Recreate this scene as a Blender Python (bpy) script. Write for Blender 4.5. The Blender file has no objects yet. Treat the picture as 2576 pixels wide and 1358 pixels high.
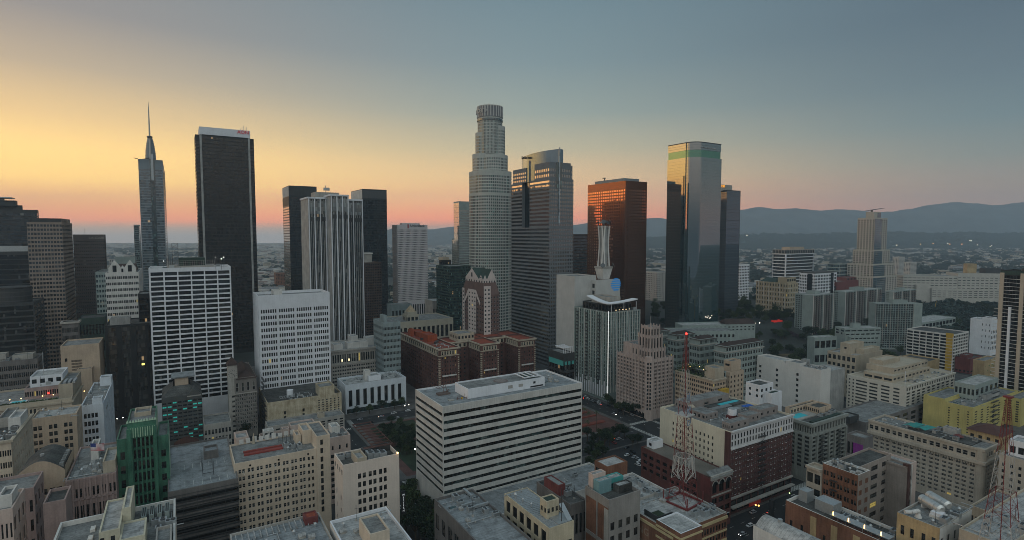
import bpy, math, random
from mathutils import Vector, Matrix
R = math.radians
rnd = random.Random(7)
scn = bpy.context.scene
col = scn.collection
# ---------------------------------------------------------------- camera
F, CX, CY, W0 = 1392.0, 1287.5, 679.0, 2575.0      # focal length and centre of the photograph, in units of its 2575 px wide view
HC = 150.0                                        # camera height above the street
PITCH = R(3.6)
cam = bpy.data.cameras.new("camera")
cam.sensor_width = 36.0
cam.lens = 36.0 * F / W0
cam.clip_start = 1.0
cam.clip_end = 60000.0
camo = bpy.data.objects.new("camera", cam)
camo.location = (0, 0, HC)
camo.rotation_euler = (math.pi / 2 - PITCH, 0, 0)
col.objects.link(camo)
scn.camera = camo
# ---------------------------------------------------------------- render settings
scn.view_settings.view_transform = 'Standard'
scn.view_settings.look = 'None'
scn.view_settings.exposure = 0.0
scn.view_settings.gamma = 1.0
scn.render.engine = 'CYCLES'
scn.cycles.use_denoising = True
scn.cycles.pixel_filter_type = 'BLACKMAN_HARRIS'
scn.cycles.filter_width = 0.9
scn.cycles.max_bounces = 6
scn.cycles.diffuse_bounces = 3
scn.cycles.glossy_bounces = 3
scn.cycles.transmission_bounces = 3
scn.cycles.volume_bounces = 1
scn.cycles.sample_clamp_indirect = 4.0

def lin(c):
    return tuple((x / 255 / 12.92) if x / 255 <= 0.04045 else ((x / 255 + 0.055) / 1.055) ** 2.4 for x in c)

# ---------------------------------------------------------------- world: dusk sky, glow to the left of the view
SUN_AZ, SUN_EL = R(-58), R(1.0)      # azimuth from the view axis (+Y), positive to the right
world = bpy.data.worlds.new("World")
scn.world = world
world.use_nodes = True
nt = world.node_tree
nt.nodes.clear()
N_, L_ = nt.nodes, nt.links
def wn(t, **k):
    n = N_.new(t)
    for a, v in k.items(): setattr(n, a, v)
    return n
def wmath(op, a, b=None, c=None):
    n = wn('ShaderNodeMath', operation=op)
    for i, v in enumerate((a, b, c)):
        if v is None: continue
        if isinstance(v, (int, float)): n.inputs[i].default_value = v
        else: L_.new(v, n.inputs[i])
    return n.outputs[0]
tc = wn('ShaderNodeTexCoord')
sep = wn('ShaderNodeSeparateXYZ')
L_.new(tc.outputs['Generated'], sep.inputs[0])
az = wmath('ARCTAN2', sep.outputs[0], sep.outputs[1])
aaz = wmath('ABSOLUTE', az)
def ramp(stops, k=1.0):
    n = wn('ShaderNodeValToRGB')
    cr = n.color_ramp
    cr.interpolation = 'B_SPLINE' if False else 'LINEAR'
    while len(cr.elements) < len(stops): cr.elements.new(0.5)
    for e, (p, c) in zip(cr.elements, stops):
        e.position = p
        e.color = (*lin(c), 1)
    L_.new(sep.outputs[2], n.inputs[0])
    q = wn('ShaderNodeVectorMath', operation='SCALE'); L_.new(n.outputs[0], q.inputs[0]); q.inputs['Scale'].default_value = k
    return q.outputs[0]
WEST = ramp([(0, (140, 140, 138)), (.011, (168, 146, 128)), (.024, (248, 148, 98)), (.045, (252, 172, 96)), (.08, (255, 206, 108)), (.12, (240, 196, 112)), (.165, (202, 168, 112)), (.23, (154, 136, 112)), (.30, (116, 110, 107)), (.45, (90, 99, 106)), (1, (84, 102, 112))], 1.95)
MIDD = ramp([(0, (128, 128, 132)), (.012, (156, 132, 122)), (.03, (246, 142, 102)), (.06, (242, 170, 116)), (.10, (212, 174, 124)), (.15, (166, 155, 126)), (.21, (124, 133, 126)), (.29, (101, 117, 121)), (.38, (88, 107, 115)), (.55, (80, 102, 112)), (1, (90, 107, 118))], 1.75)
EAST = ramp([(0, (150, 130, 128)), (.035, (168, 138, 126)), (.07, (150, 136, 124)), (.11, (120, 128, 124)), (.16, (97, 116, 122)), (.22, (86, 103, 113)), (.30, (75, 92, 104)), (.45, (77, 97, 110)), (1, (96, 115, 126))], 1.38)
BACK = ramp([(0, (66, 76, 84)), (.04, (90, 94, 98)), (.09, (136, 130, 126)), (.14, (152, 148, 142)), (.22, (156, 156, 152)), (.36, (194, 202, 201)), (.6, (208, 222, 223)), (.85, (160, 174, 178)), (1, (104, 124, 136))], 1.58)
def mr(v, a, b):
    n = wn('ShaderNodeMapRange', interpolation_type='SMOOTHSTEP')
    L_.new(v, n.inputs[0]); n.inputs[1].default_value = a; n.inputs[2].default_value = b
    return n.outputs[0]
def mixc(f, a, b):
    n = wn('ShaderNodeMix', data_type='RGBA')
    L_.new(f, n.inputs[0]); L_.new(a, n.inputs[6]); L_.new(b, n.inputs[7])
    return n.outputs[2]
sky1 = mixc(mr(az, -.85, .12), WEST, MIDD)
sky2 = mixc(mr(az, -.05, .80), sky1, EAST)
CORE = ramp([(0, (150, 132, 112)), (.015, (226, 132, 86)), (.035, (255, 140, 70)), (.07, (255, 172, 74)), (.11, (255, 198, 100)), (.17, (232, 186, 120)), (.25, (168, 146, 116)), (.40, (96, 100, 104)), (1, (84, 102, 112))], 3.5)
sky2b = mixc(mr(az, -.86, -1.12), sky2, CORE)
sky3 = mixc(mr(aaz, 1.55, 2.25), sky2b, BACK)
nish = wn('ShaderNodeTexSky', sky_type='NISHITA')
nish.sun_disc = False
nish.sun_elevation = SUN_EL
nish.sun_rotation = SUN_AZ
nish.altitude = 200
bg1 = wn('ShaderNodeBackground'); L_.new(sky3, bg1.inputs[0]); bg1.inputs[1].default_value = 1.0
bg2 = wn('ShaderNodeBackground'); L_.new(nish.outputs[0], bg2.inputs[0]); bg2.inputs[1].default_value = 0.012
add = wn('ShaderNodeAddShader')
L_.new(bg1.outputs[0], add.inputs[0]); L_.new(bg2.outputs[0], add.inputs[1])
wo = wn('ShaderNodeOutputWorld')
L_.new(add.outputs[0], wo.inputs[0])
# ---------------------------------------------------------------- the last of the sun, low and very soft
sl = bpy.data.lights.new("sun", 'SUN')
sl.energy = 0.10
sl.angle = R(20)
sl.color = (1.0, .72, .5)
so = bpy.data.objects.new("sun", sl)
so.location = (-300, 200, 600)
sd = Vector((math.sin(SUN_AZ) * math.cos(R(6)), math.cos(SUN_AZ) * math.cos(R(6)), math.sin(R(6))))
so.rotation_euler = (-sd).to_track_quat('-Z', 'Y').to_euler()
col.objects.link(so)

# ---------------------------------------------------------------- pixel helpers (used once, to lay the city out in metres)
CROPS = {1: (0, 380, 2.400), 2: (1000, 680, 2.701), 3: (1800, 380, 2.400), 4: (2600, 500, 2.701), 5: (0, 1260, 2.400),
         6: (600, 1360, 2.700), 7: (1500, 1300, 2.512), 8: (2200, 1260, 2.400), 9: (3000, 1260, 2.400), 10: (2900, 760, 3.086), 11: (500, 980, 4.153)}
def cu(k, x): return x / CROPS[k][2] + CROPS[k][0] / 1.5907
def c(k, x, y): return (cu(k, x), y / CROPS[k][2] + CROPS[k][1] / 1.5907)
CP, SP = math.cos(PITCH), math.sin(PITCH)
def ray(u, v):
    x, y = (u - CX) / F, (CY - v) / F
    return Vector((x, CP + y * SP, -SP + y * CP))
def at_y(u, v, Y):
    r = ray(u, v); return Vector((0, 0, HC)) + r * (Y / r.y)
def at_z(u, v, z):
    r = ray(u, v); return Vector((0, 0, HC)) + r * ((z - HC) / r.z)
def proj(p):
    q = Vector(p) - Vector((0, 0, HC))
    dpt = q.y * CP - q.z * SP
    return (CX + F * q.x / dpt, CY - F * (q.y * SP + q.z * CP) / dpt)
def reach(p, d, u):
    """distance along horizontal direction d from p at which the pixel column is u"""
    q = Vector(p) - Vector((0, 0, HC)); k = (u - CX) / F
    dep0 = q.y * CP - q.z * SP; dd = d.y * CP
    return (k * dep0 - q.x) / (d.x - k * dd)

# ---------------------------------------------------------------- materials
MATS = {}
def newmat(key):
    m = bpy.data.materials.new(key); m.use_nodes = True; MATS[key] = m
    return m, m.node_tree, m.node_tree.nodes['Principled BSDF']
def noise(n, l, vec, scale, detail=4):
    t = n.new('ShaderNodeTexNoise'); t.inputs['Scale'].default_value = scale; t.inputs['Detail'].default_value = detail
    if vec is not None: l.new(vec, t.inputs['Vector'])
    return t.outputs[0]
def paint(key, c0, rough=.8, var=.25, scale=.12, streak=True, c1=None, bump=0.0, spec=.3):
    """matte building surface: base colour with cloudy wear and faint vertical streaks"""
    if key in MATS: return MATS[key]
    m, t, b = newmat(key); n, l = t.nodes, t.links
    tcn = n.new('ShaderNodeTexCoord'); v = tcn.outputs['Object']
    mp = n.new('ShaderNodeMapping'); mp.inputs['Scale'].default_value = (1.4, 1.4, .12 if streak else 1.4); l.new(v, mp.inputs[0])
    a = noise(n, l, v, scale, 5); s = noise(n, l, mp.outputs[0], .9, 3); g = noise(n, l, v, 1.7, 2)
    def mth(op, x, y):
        q = n.new('ShaderNodeMath'); q.operation = op
        for i, w in enumerate((x, y)):
            if isinstance(w, (int, float)): q.inputs[i].default_value = w
            else: l.new(w, q.inputs[i])
        return q.outputs[0]
    f = mth('ADD', mth('MULTIPLY', a, .5), mth('ADD', mth('MULTIPLY', s, .3), mth('MULTIPLY', g, .2)))
    cr = n.new('ShaderNodeMapRange'); cr.inputs[1].default_value = .36; cr.inputs[2].default_value = .64; l.new(f, cr.inputs[0])
    mx = n.new('ShaderNodeMix'); mx.data_type = 'RGBA'; l.new(cr.outputs[0], mx.inputs[0])
    lo = c1 or tuple(x * (1 - 1.25 * var) for x in c0); hi = tuple(min(.9, x * (1 + var * .5)) for x in c0)
    mx.inputs[6].default_value = (*lo, 1); mx.inputs[7].default_value = (*hi, 1)
    l.new(mx.outputs[2], b.inputs['Base Color'])
    b.inputs['Roughness'].default_value = rough
    b.inputs['Specular IOR Level'].default_value = spec
    return m
def glass(key, base=(.012, .018, .02), ior=1.9, rough=.03, pane=(1.5, 1.5, 3.8), tilt=.012, metal=0.0, tint=None, blind=(.16, .16, .15), pblind=.16, var=1.0, lit=.0012):
    """window glass: each pane tilts a hair and some have blinds drawn behind"""
    if key in MATS: return MATS[key]
    m, t, b = newmat(key); n, l = t.nodes, t.links
    tcn = n.new('ShaderNodeTexCoord')
    ad = n.new('ShaderNodeVectorMath'); ad.operation = 'ADD'; ad.inputs[1].default_value = (.37, .37, .11); l.new(tcn.outputs['Object'], ad.inputs[0])
    sn = n.new('ShaderNodeVectorMath'); sn.operation = 'SNAP'; sn.inputs[1].default_value = pane; l.new(ad.outputs[0], sn.inputs[0])
    wn_ = n.new('ShaderNodeTexWhiteNoise'); wn_.noise_dimensions = '3D'; l.new(sn.outputs[0], wn_.inputs[0])
    sb = n.new('ShaderNodeVectorMath'); sb.operation = 'SUBTRACT'; sb.inputs[1].default_value = (.5, .5, .5); l.new(wn_.outputs['Color'], sb.inputs[0])
    sc = n.new('ShaderNodeVectorMath'); sc.operation = 'SCALE'; sc.inputs['Scale'].default_value = tilt * 2; l.new(sb.outputs[0], sc.inputs[0])
    ge = n.new('ShaderNodeNewGeometry')
    a2 = n.new('ShaderNodeVectorMath'); a2.operation = 'ADD'; l.new(ge.outputs['Normal'], a2.inputs[0]); l.new(sc.outputs[0], a2.inputs[1])
    nm = n.new('ShaderNodeVectorMath'); nm.operation = 'NORMALIZE'; l.new(a2.outputs[0], nm.inputs[0])
    l.new(nm.outputs[0], b.inputs['Normal'])
    cr = n.new('ShaderNodeValToRGB'); e = cr.color_ramp; e.interpolation = 'CONSTANT'
    stops = [(0, base), (.35, tuple(x * (1 - .45 * var) for x in base)), (.6, tuple(x * (1 + .7 * var) for x in base)), ] + ([(1 - pblind, tuple(.4 * x + .6 * y * .4 for x, y in zip(base, blind))), (1 - pblind * .35, blind)] if pblind > 0 else [])
    while len(e.elements) < len(stops): e.elements.new(.5)
    for el, (p, q) in zip(e.elements, stops): el.position = p; el.color = (*q, 1)
    l.new(wn_.outputs['Value'], cr.inputs[0]); l.new(cr.outputs[0], b.inputs['Base Color'])
    b.inputs['Roughness'].default_value = rough; b.inputs['IOR'].default_value = ior; b.inputs['Metallic'].default_value = metal
    if lit:
        gt_ = n.new('ShaderNodeMath'); gt_.operation = 'LESS_THAN'; gt_.inputs[1].default_value = lit; l.new(wn_.outputs['Value'], gt_.inputs[0]); ms_ = n.new('ShaderNodeMath'); ms_.operation = 'MULTIPLY'; ms_.inputs[1].default_value = .30; l.new(gt_.outputs[0], ms_.inputs[0])
        l.new(ms_.outputs[0], b.inputs['Emission Strength']); b.inputs['Emission Color'].default_value = (1, .66, .33, 1)
    if tint: b.inputs['Specular Tint'].default_value = (*tint, 1)
    return m
def glow(key, c0, strength):
    if key in MATS: return MATS[key]
    m, t, b = newmat(key)
    b.inputs['Base Color'].default_value = (*c0, 1); b.inputs['Emission Color'].default_value = (*c0, 1); b.inputs['Emission Strength'].default_value = strength
    return m
def metal(key, c0, rough=.45, met=.6):
    if key in MATS: return MATS[key]
    m, t, b = newmat(key); n, l = t.nodes, t.links
    tcn = n.new('ShaderNodeTexCoord'); a = noise(n, l, tcn.outputs['Object'], 1.2, 4)
    mx = n.new('ShaderNodeMix'); mx.data_type = 'RGBA'; l.new(a, mx.inputs[0])
    mx.inputs[6].default_value = (*[x * .7 for x in c0], 1); mx.inputs[7].default_value = (*[min(.9, x * 1.2) for x in c0], 1)
    l.new(mx.outputs[2], b.inputs['Base Color']); b.inputs['Roughness'].default_value = rough; b.inputs['Metallic'].default_value = met
    return m

white = paint('white_concrete', (.66, .67, .70), var=.12)
offwhite = paint('offwhite_paint', (.60, .58, .55), var=.18)
bluewhite = paint('bluewhite_paint', (.56, .60, .645), var=.15)
cream = paint('cream_plaster', (.56, .47, .37), var=.2)
palecream = paint('pale_cream_plaster', (.62, .56, .44), var=.14)
pink = paint('pink_plaster', (.52, .41, .36), var=.2)
pinkdk = paint('dusty_pink_plaster', (.34, .25, .23), var=.25)
beige = paint('beige_plaster', (.46, .36, .27), var=.2)
tan = paint('tan_plaster', (.42, .31, .17), var=.3)
sand = paint('sand_stone', (.42, .36, .28), var=.2)
stone = paint('grey_stone', (.36, .34, .31), var=.25)
darkstone = paint('dark_stone', (.16, .15, .145), var=.3)
terra = paint('terracotta_cladding', (.40, .325, .295), var=.2)
brick = paint('red_brick', (.125, .06, .05), var=.4)
brickor = paint('orange_brick', (.20, .095, .06), var=.4)
brickdk = paint('dark_brick', (.10, .052, .045), var=.4)
concrete = paint('concrete', (.34, .34, .33), var=.3)
greygreen = paint('greygreen_plaster', (.27, .315, .30), var=.2)
tealwall = paint('teal_plaster', (.235, .285, .29), var=.25)
greentile = paint('green_terracotta', (.06, .17, .11), rough=.5, var=.5, c1=(.02, .075, .055))
mint = paint('mint_plaster', (.36, .50, .36), var=.2)
yellow = paint('yellow_plaster', (.47, .40, .15), var=.2)
mustard = paint('mustard_paint', (.52, .33, .05), var=.2)
maroon = paint('maroon_paint', (.15, .045, .043), var=.3)
rust = paint('red_roof_paint', (.24, .055, .032), var=.55, streak=False, c1=(.12, .03, .018))
def roofing(key, c0, var):
    m = paint(key, c0, var=var, streak=False, scale=.2); t = m.node_tree; n, l = t.nodes, t.links; b = n['Principled BSDF']; src = b.inputs['Base Color'].links[0].from_socket
    tcn = n.new('ShaderNodeTexCoord'); br = n.new('ShaderNodeTexBrick'); br.inputs['Scale'].default_value = 1; br.inputs['Brick Width'].default_value = 9; br.inputs['Row Height'].default_value = 1.4; br.inputs['Mortar Size'].default_value = .07; br.inputs['Mortar'].default_value = (.62, .62, .62, 1); br.inputs['Color1'].default_value = (1, 1, 1, 1); br.inputs['Color2'].default_value = (.92, .92, .93, 1)
    l.new(tcn.outputs['Object'], br.inputs['Vector']); st_ = noise(n, l, tcn.outputs['Object'], .33, 6); mr_ = n.new('ShaderNodeMapRange'); mr_.inputs[1].default_value = .36; mr_.inputs[2].default_value = .50; mr_.inputs[3].default_value = .68; l.new(st_, mr_.inputs[0])
    m1 = n.new('ShaderNodeMix'); m1.data_type = 'RGBA'; m1.blend_type = 'MULTIPLY'; m1.inputs[0].default_value = 1; l.new(src, m1.inputs[6]); l.new(br.outputs['Color'], m1.inputs[7])
    m2 = n.new('ShaderNodeVectorMath'); m2.operation = 'SCALE'; l.new(m1.outputs[2], m2.inputs[0]); l.new(mr_.outputs[0], m2.inputs['Scale']); l.new(m2.outputs[0], b.inputs['Base Color']); return m
roofgrey = roofing('grey_roofing', (.24, .245, .24), .4)
roofpale = roofing('pale_roofing', (.42, .42, .41), .35)
roofdark = roofing('dark_roofing', (.095, .095, .09), .5)
roofblue = roofing('bluish_roofing', (.27, .29, .30), .3)
tile = paint('brown_roof_tile', (.055, .035, .03), var=.4)
patina = paint('dark_green_roof', (.035, .06, .05), var=.3)
black = paint('black_cladding', (.02, .022, .024), rough=.5, var=.4)
charcoal = paint('charcoal_cladding', (.045, .048, .05), rough=.5, var=.3)
brownclad = paint('brown_cladding', (.075, .05, .042), rough=.45, var=.3)
steel = metal('galvanised_steel', (.42, .44, .45))
steeldk = metal('dark_steel', (.08, .085, .09))
redsteel = metal('red_painted_steel', (.18, .03, .03), .5, .1)
whitesteel = metal('white_painted_steel', (.42, .41, .39), .5, .1)
tanksteel = metal('silver_tank_steel', (.60, .60, .58), .35, .7)
asphalt = paint('asphalt', (.030, .032, .034), var=.35, streak=False)
paving = paint('pavement_concrete', (.115, .11, .105), var=.35, streak=False)
lineW = paint('road_paint', (.55, .55, .52), var=.3, streak=False)
redpave = paint('red_paving', (.115, .058, .05), var=.35, streak=False)
grassm = paint('grass', (.026, .042, .022), var=.5, streak=False)
drygrass = paint('dry_grass', (.14, .10, .05), var=.5, streak=False)
bark = paint('bark', (.09, .065, .045), var=.4)
leafd = paint('dark_foliage', (.022, .040, .020), var=.6, streak=False, scale=1.2)
leafm = paint('mid_foliage', (.05, .078, .03), var=.6, streak=False, scale=1.2)
leafp = paint('purple_foliage', (.065, .042, .06), var=.5, streak=False, scale=1.2)
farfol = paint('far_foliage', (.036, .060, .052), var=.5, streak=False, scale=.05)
hillm = paint('hill_scrub', (.085, .095, .10), var=.5, streak=False, scale=.004)  # scrub turned bluer and paler, distance haze put into the colour
pool = paint('pool_water', (.04, .30, .33), rough=.08, var=.1)
G_dark = glass('dark_glass')
G_black = glass('black_glass', base=(.008, .009, .01), ior=1.6, pblind=.08, blind=(.08, .08, .08))
G_teal = glass('teal_glass', base=(.014, .032, .034), ior=2.0, pblind=.22, blind=(.12, .2, .19))
G_blue = glass('blue_glass', base=(.03, .06, .08), ior=2.3, pblind=.15, blind=(.12, .18, .2))
G_win = glass('window_glass', base=(.012, .014, .015), ior=1.6, pblind=0.02)
G_blind = glass('window_blind', base=(.13, .125, .11), ior=1.6, pblind=.5, blind=(.24, .23, .20))
G_curt = glass('window_shade', base=(.05, .055, .052), ior=1.6, pblind=.5, blind=(.09, .09, .08))
G_lit = glow('lit_window', (.85, .62, .16), .20)
G_warm = glow('warm_lamp', (1.0, .62, .22), 6.0)
G_white = glow('white_lamp', (1.0, .93, .8), 8.0)
G_red = glow('red_lamp', (1.0, .03, .02), 6.0)
G_tealwin = glow('teal_lit_window', (.06, .62, .52), .22)
# ---------------------------------------------------------------- mesh builder
class MB:
    def __init__(s): s.v = []; s.f = []; s.mi = []; s.mats = []; s.cur = 0
    def use(s, m):
        if m not in s.mats: s.mats.append(m)
        s.cur = s.mats.index(m); return s
    def face(s, pts):
        i = len(s.v); s.v += [tuple(p) for p in pts]; s.f.append(tuple(range(i, i + len(pts)))); s.mi.append(s.cur)
    def box(s, x0, x1, y0, y1, z0, z1, bottom=False):
        i = len(s.v)
        s.v += [(x0, y0, z0), (x1, y0, z0), (x1, y1, z0), (x0, y1, z0), (x0, y0, z1), (x1, y0, z1), (x1, y1, z1), (x0, y1, z1)]
        fs = [(4, 5, 6, 7), (0, 1, 5, 4), (1, 2, 6, 5), (2, 3, 7, 6), (3, 0, 4, 7)]
        if bottom: fs.append((3, 2, 1, 0))
        for q in fs: s.f.append(tuple(i + k for k in q)); s.mi.append(s.cur)
        return s
    def prism(s, poly, z0, z1, top=True, poly2=None):
        i = len(s.v); n = len(poly); p2 = poly2 or poly
        s.v += [(x, y, z0) for x, y in poly] + [(x, y, z1) for x, y in p2]
        for k in range(n):
            s.f.append((i + k, i + (k + 1) % n, i + n + (k + 1) % n, i + n + k)); s.mi.append(s.cur)
        if top: s.f.append(tuple(range(i + n, i + 2 * n))); s.mi.append(s.cur)
        return s
    def cyl(s, x, y, z0, z1, r, n=12, r2=None, top=True):
        r2 = r if r2 is None else r2
        a = [2 * math.pi * k / n for k in range(n)]
        return s.prism([(x + r * math.cos(t), y + r * math.sin(t)) for t in a], z0, z1, top, [(x + r2 * math.cos(t), y + r2 * math.sin(t)) for t in a])
    def tube(s, p, q, r, n=4, r2=None):
        p, q = Vector(p), Vector(q); d = q - p
        if d.length < 1e-6: return s
        d.normalize(); u = d.orthogonal().normalized(); w = d.cross(u); r2 = r if r2 is None else r2
        i = len(s.v)
        for k in range(n):
            t = 2 * math.pi * k / n; s.v.append(tuple(p + (u * math.cos(t) + w * math.sin(t)) * r))
        for k in range(n):
            t = 2 * math.pi * k / n; s.v.append(tuple(q + (u * math.cos(t) + w * math.sin(t)) * r2))
        for k in range(n): s.f.append((i + k, i + (k + 1) % n, i + n + (k + 1) % n, i + n + k)); s.mi.append(s.cur)
        s.f.append(tuple(i + k for k in range(n))[::-1]); s.mi.append(s.cur)
        s.f.append(tuple(i + n + k for k in range(n))); s.mi.append(s.cur)
        return s
    def ball(s, c0, r, n=8, m=5, sz=1.0):
        i = len(s.v)
        for a in range(m + 1):
            t = math.pi * a / m
            for k in range(n):
                p = 2 * math.pi * k / n; s.v.append((c0[0] + r * math.sin(t) * math.cos(p), c0[1] + r * math.sin(t) * math.sin(p), c0[2] + r * sz * math.cos(t)))
        for a in range(m):
            for k in range(n): s.f.append((i + a * n + k, i + a * n + (k + 1) % n, i + (a + 1) * n + (k + 1) % n, i + (a + 1) * n + k)); s.mi.append(s.cur)
        return s
    def mesh(s, name, mat=None):
        me = bpy.data.meshes.new(name); me.from_pydata(s.v, [], s.f)
        ms = s.mats if s.mats else [mat]
        for m in ms: me.materials.append(m)
        if len(ms) > 1: me.polygons.foreach_set('material_index', s.mi)
        me.update(); return me
    def build(s, name, mat=None, parent=None):
        o = bpy.data.objects.new(name, s.mesh(name, mat)); col.objects.link(o)
        if parent is not None: o.parent = parent
        return o
def tag(o, label=None, cat=None, group=None, kind=None):
    if label: o['label'] = label
    if cat: o['category'] = cat
    if group: o['group'] = group
    if kind: o['kind'] = kind
    return o
def thing(name, label, cat, loc=(0, 0, 0), rz=0.0, group=None):
    o = bpy.data.objects.new(name, None); col.objects.link(o)
    o.empty_display_size = 1.0; o.location = loc; o.rotation_euler = (0, 0, rz)
    return tag(o, label, cat, group)
def copy_tree(o, parent=None):
    c_ = o.copy(); col.objects.link(c_); c_.parent = parent
    for ch in o.children: copy_tree(ch, c_)
    return c_
AZ = 31.2     # the street grid: local x runs to the right and away, local y to the left and away

# ---------------------------------------------------------------- windows
WM = {}
WSTYLE = {  # name: (glass choices with weights, frame material, sash bars (vertical, horizontal))
    'std': ([(G_win, 6), (G_curt, 3), (G_blind, 3), (G_lit, .08)], steeldk, (0, 1)),
    'sash': ([(G_win, 5), (G_curt, 4), (G_blind, 4), (G_lit, .05)], offwhite, (0, 1)),
    'dark': ([(G_win, 9), (G_curt, 1.6), (G_blind, .7), (G_lit, .1)], charcoal, (1, 0)),
    'office': ([(G_black, 8), (G_dark, 5), (G_curt, 2)], charcoal, (0, 0)),
    'bay': ([(G_black, 9), (G_dark, 4), (G_curt, .8)], charcoal, (3, 0)),
    'wide': ([(G_dark, 6), (G_curt, 4), (G_blind, 2)], steeldk, (3, 1)),
    'tealw': ([(G_dark, 6), (G_tealwin, 2.2)], steeldk, (1, 0)),
    'bluish': ([(G_dark, 6), (G_teal, 5), (G_blue, 1.5), (G_curt, 2)], steeldk, (1, 0)),
    'white': ([(G_win, 8), (G_curt, 2), (G_lit, .05), (G_blind, 1)], white, (0, 0)),
    'slot': ([(G_black, 1)], charcoal, (2, 0)),
    'plain': ([(G_win, 1)], charcoal, (0, 0)),
}
def win_mesh(w, h, style, gi):
    k = (round(w, 2), round(h, 2), style, gi)
    if k in WM: return WM[k]
    gl, fr, (bv, bh) = WSTYLE[style]
    m = MB(); m.use(gl[gi][0]); zb = -h / 2 if gl[gi][0] is not G_blind else -h * .12; m.face([(-w / 2, 0, zb), (w / 2, 0, zb), (w / 2, 0, h / 2), (-w / 2, 0, h / 2)])
    if zb > -h / 2: m.use(G_win); m.face([(-w / 2, 0, -h / 2), (w / 2, 0, -h / 2), (w / 2, 0, zb), (-w / 2, 0, zb)])
    m.use(fr); t = min(.09, w * .08); y = -.06
    def bar(x0, x1, z0, z1): m.face([(x0, y, z0), (x1, y, z0), (x1, y, z1), (x0, y, z1)])
    bar(-w / 2, -w / 2 + t, -h / 2, h / 2); bar(w / 2 - t, w / 2, -h / 2, h / 2)
    bar(-w / 2 + t, w / 2 - t, -h / 2, -h / 2 + t); bar(-w / 2 + t, w / 2 - t, h / 2 - t, h / 2)
    for i in range(bv):
        x = -w / 2 + w * (i + 1) / (bv + 1); bar(x - t / 2, x + t / 2, -h / 2 + t, h / 2 - t)
    for i in range(bh):
        z = -h / 2 + h * (i + 1) / (bh + 1); bar(-w / 2 + t, w / 2 - t, z - t / 2, z + t / 2)
    WM[k] = m.mesh('window'); return WM[k]
FROT = {'F': 0.0, 'L': -math.pi / 2, 'R': math.pi / 2, 'K': math.pi}

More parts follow.
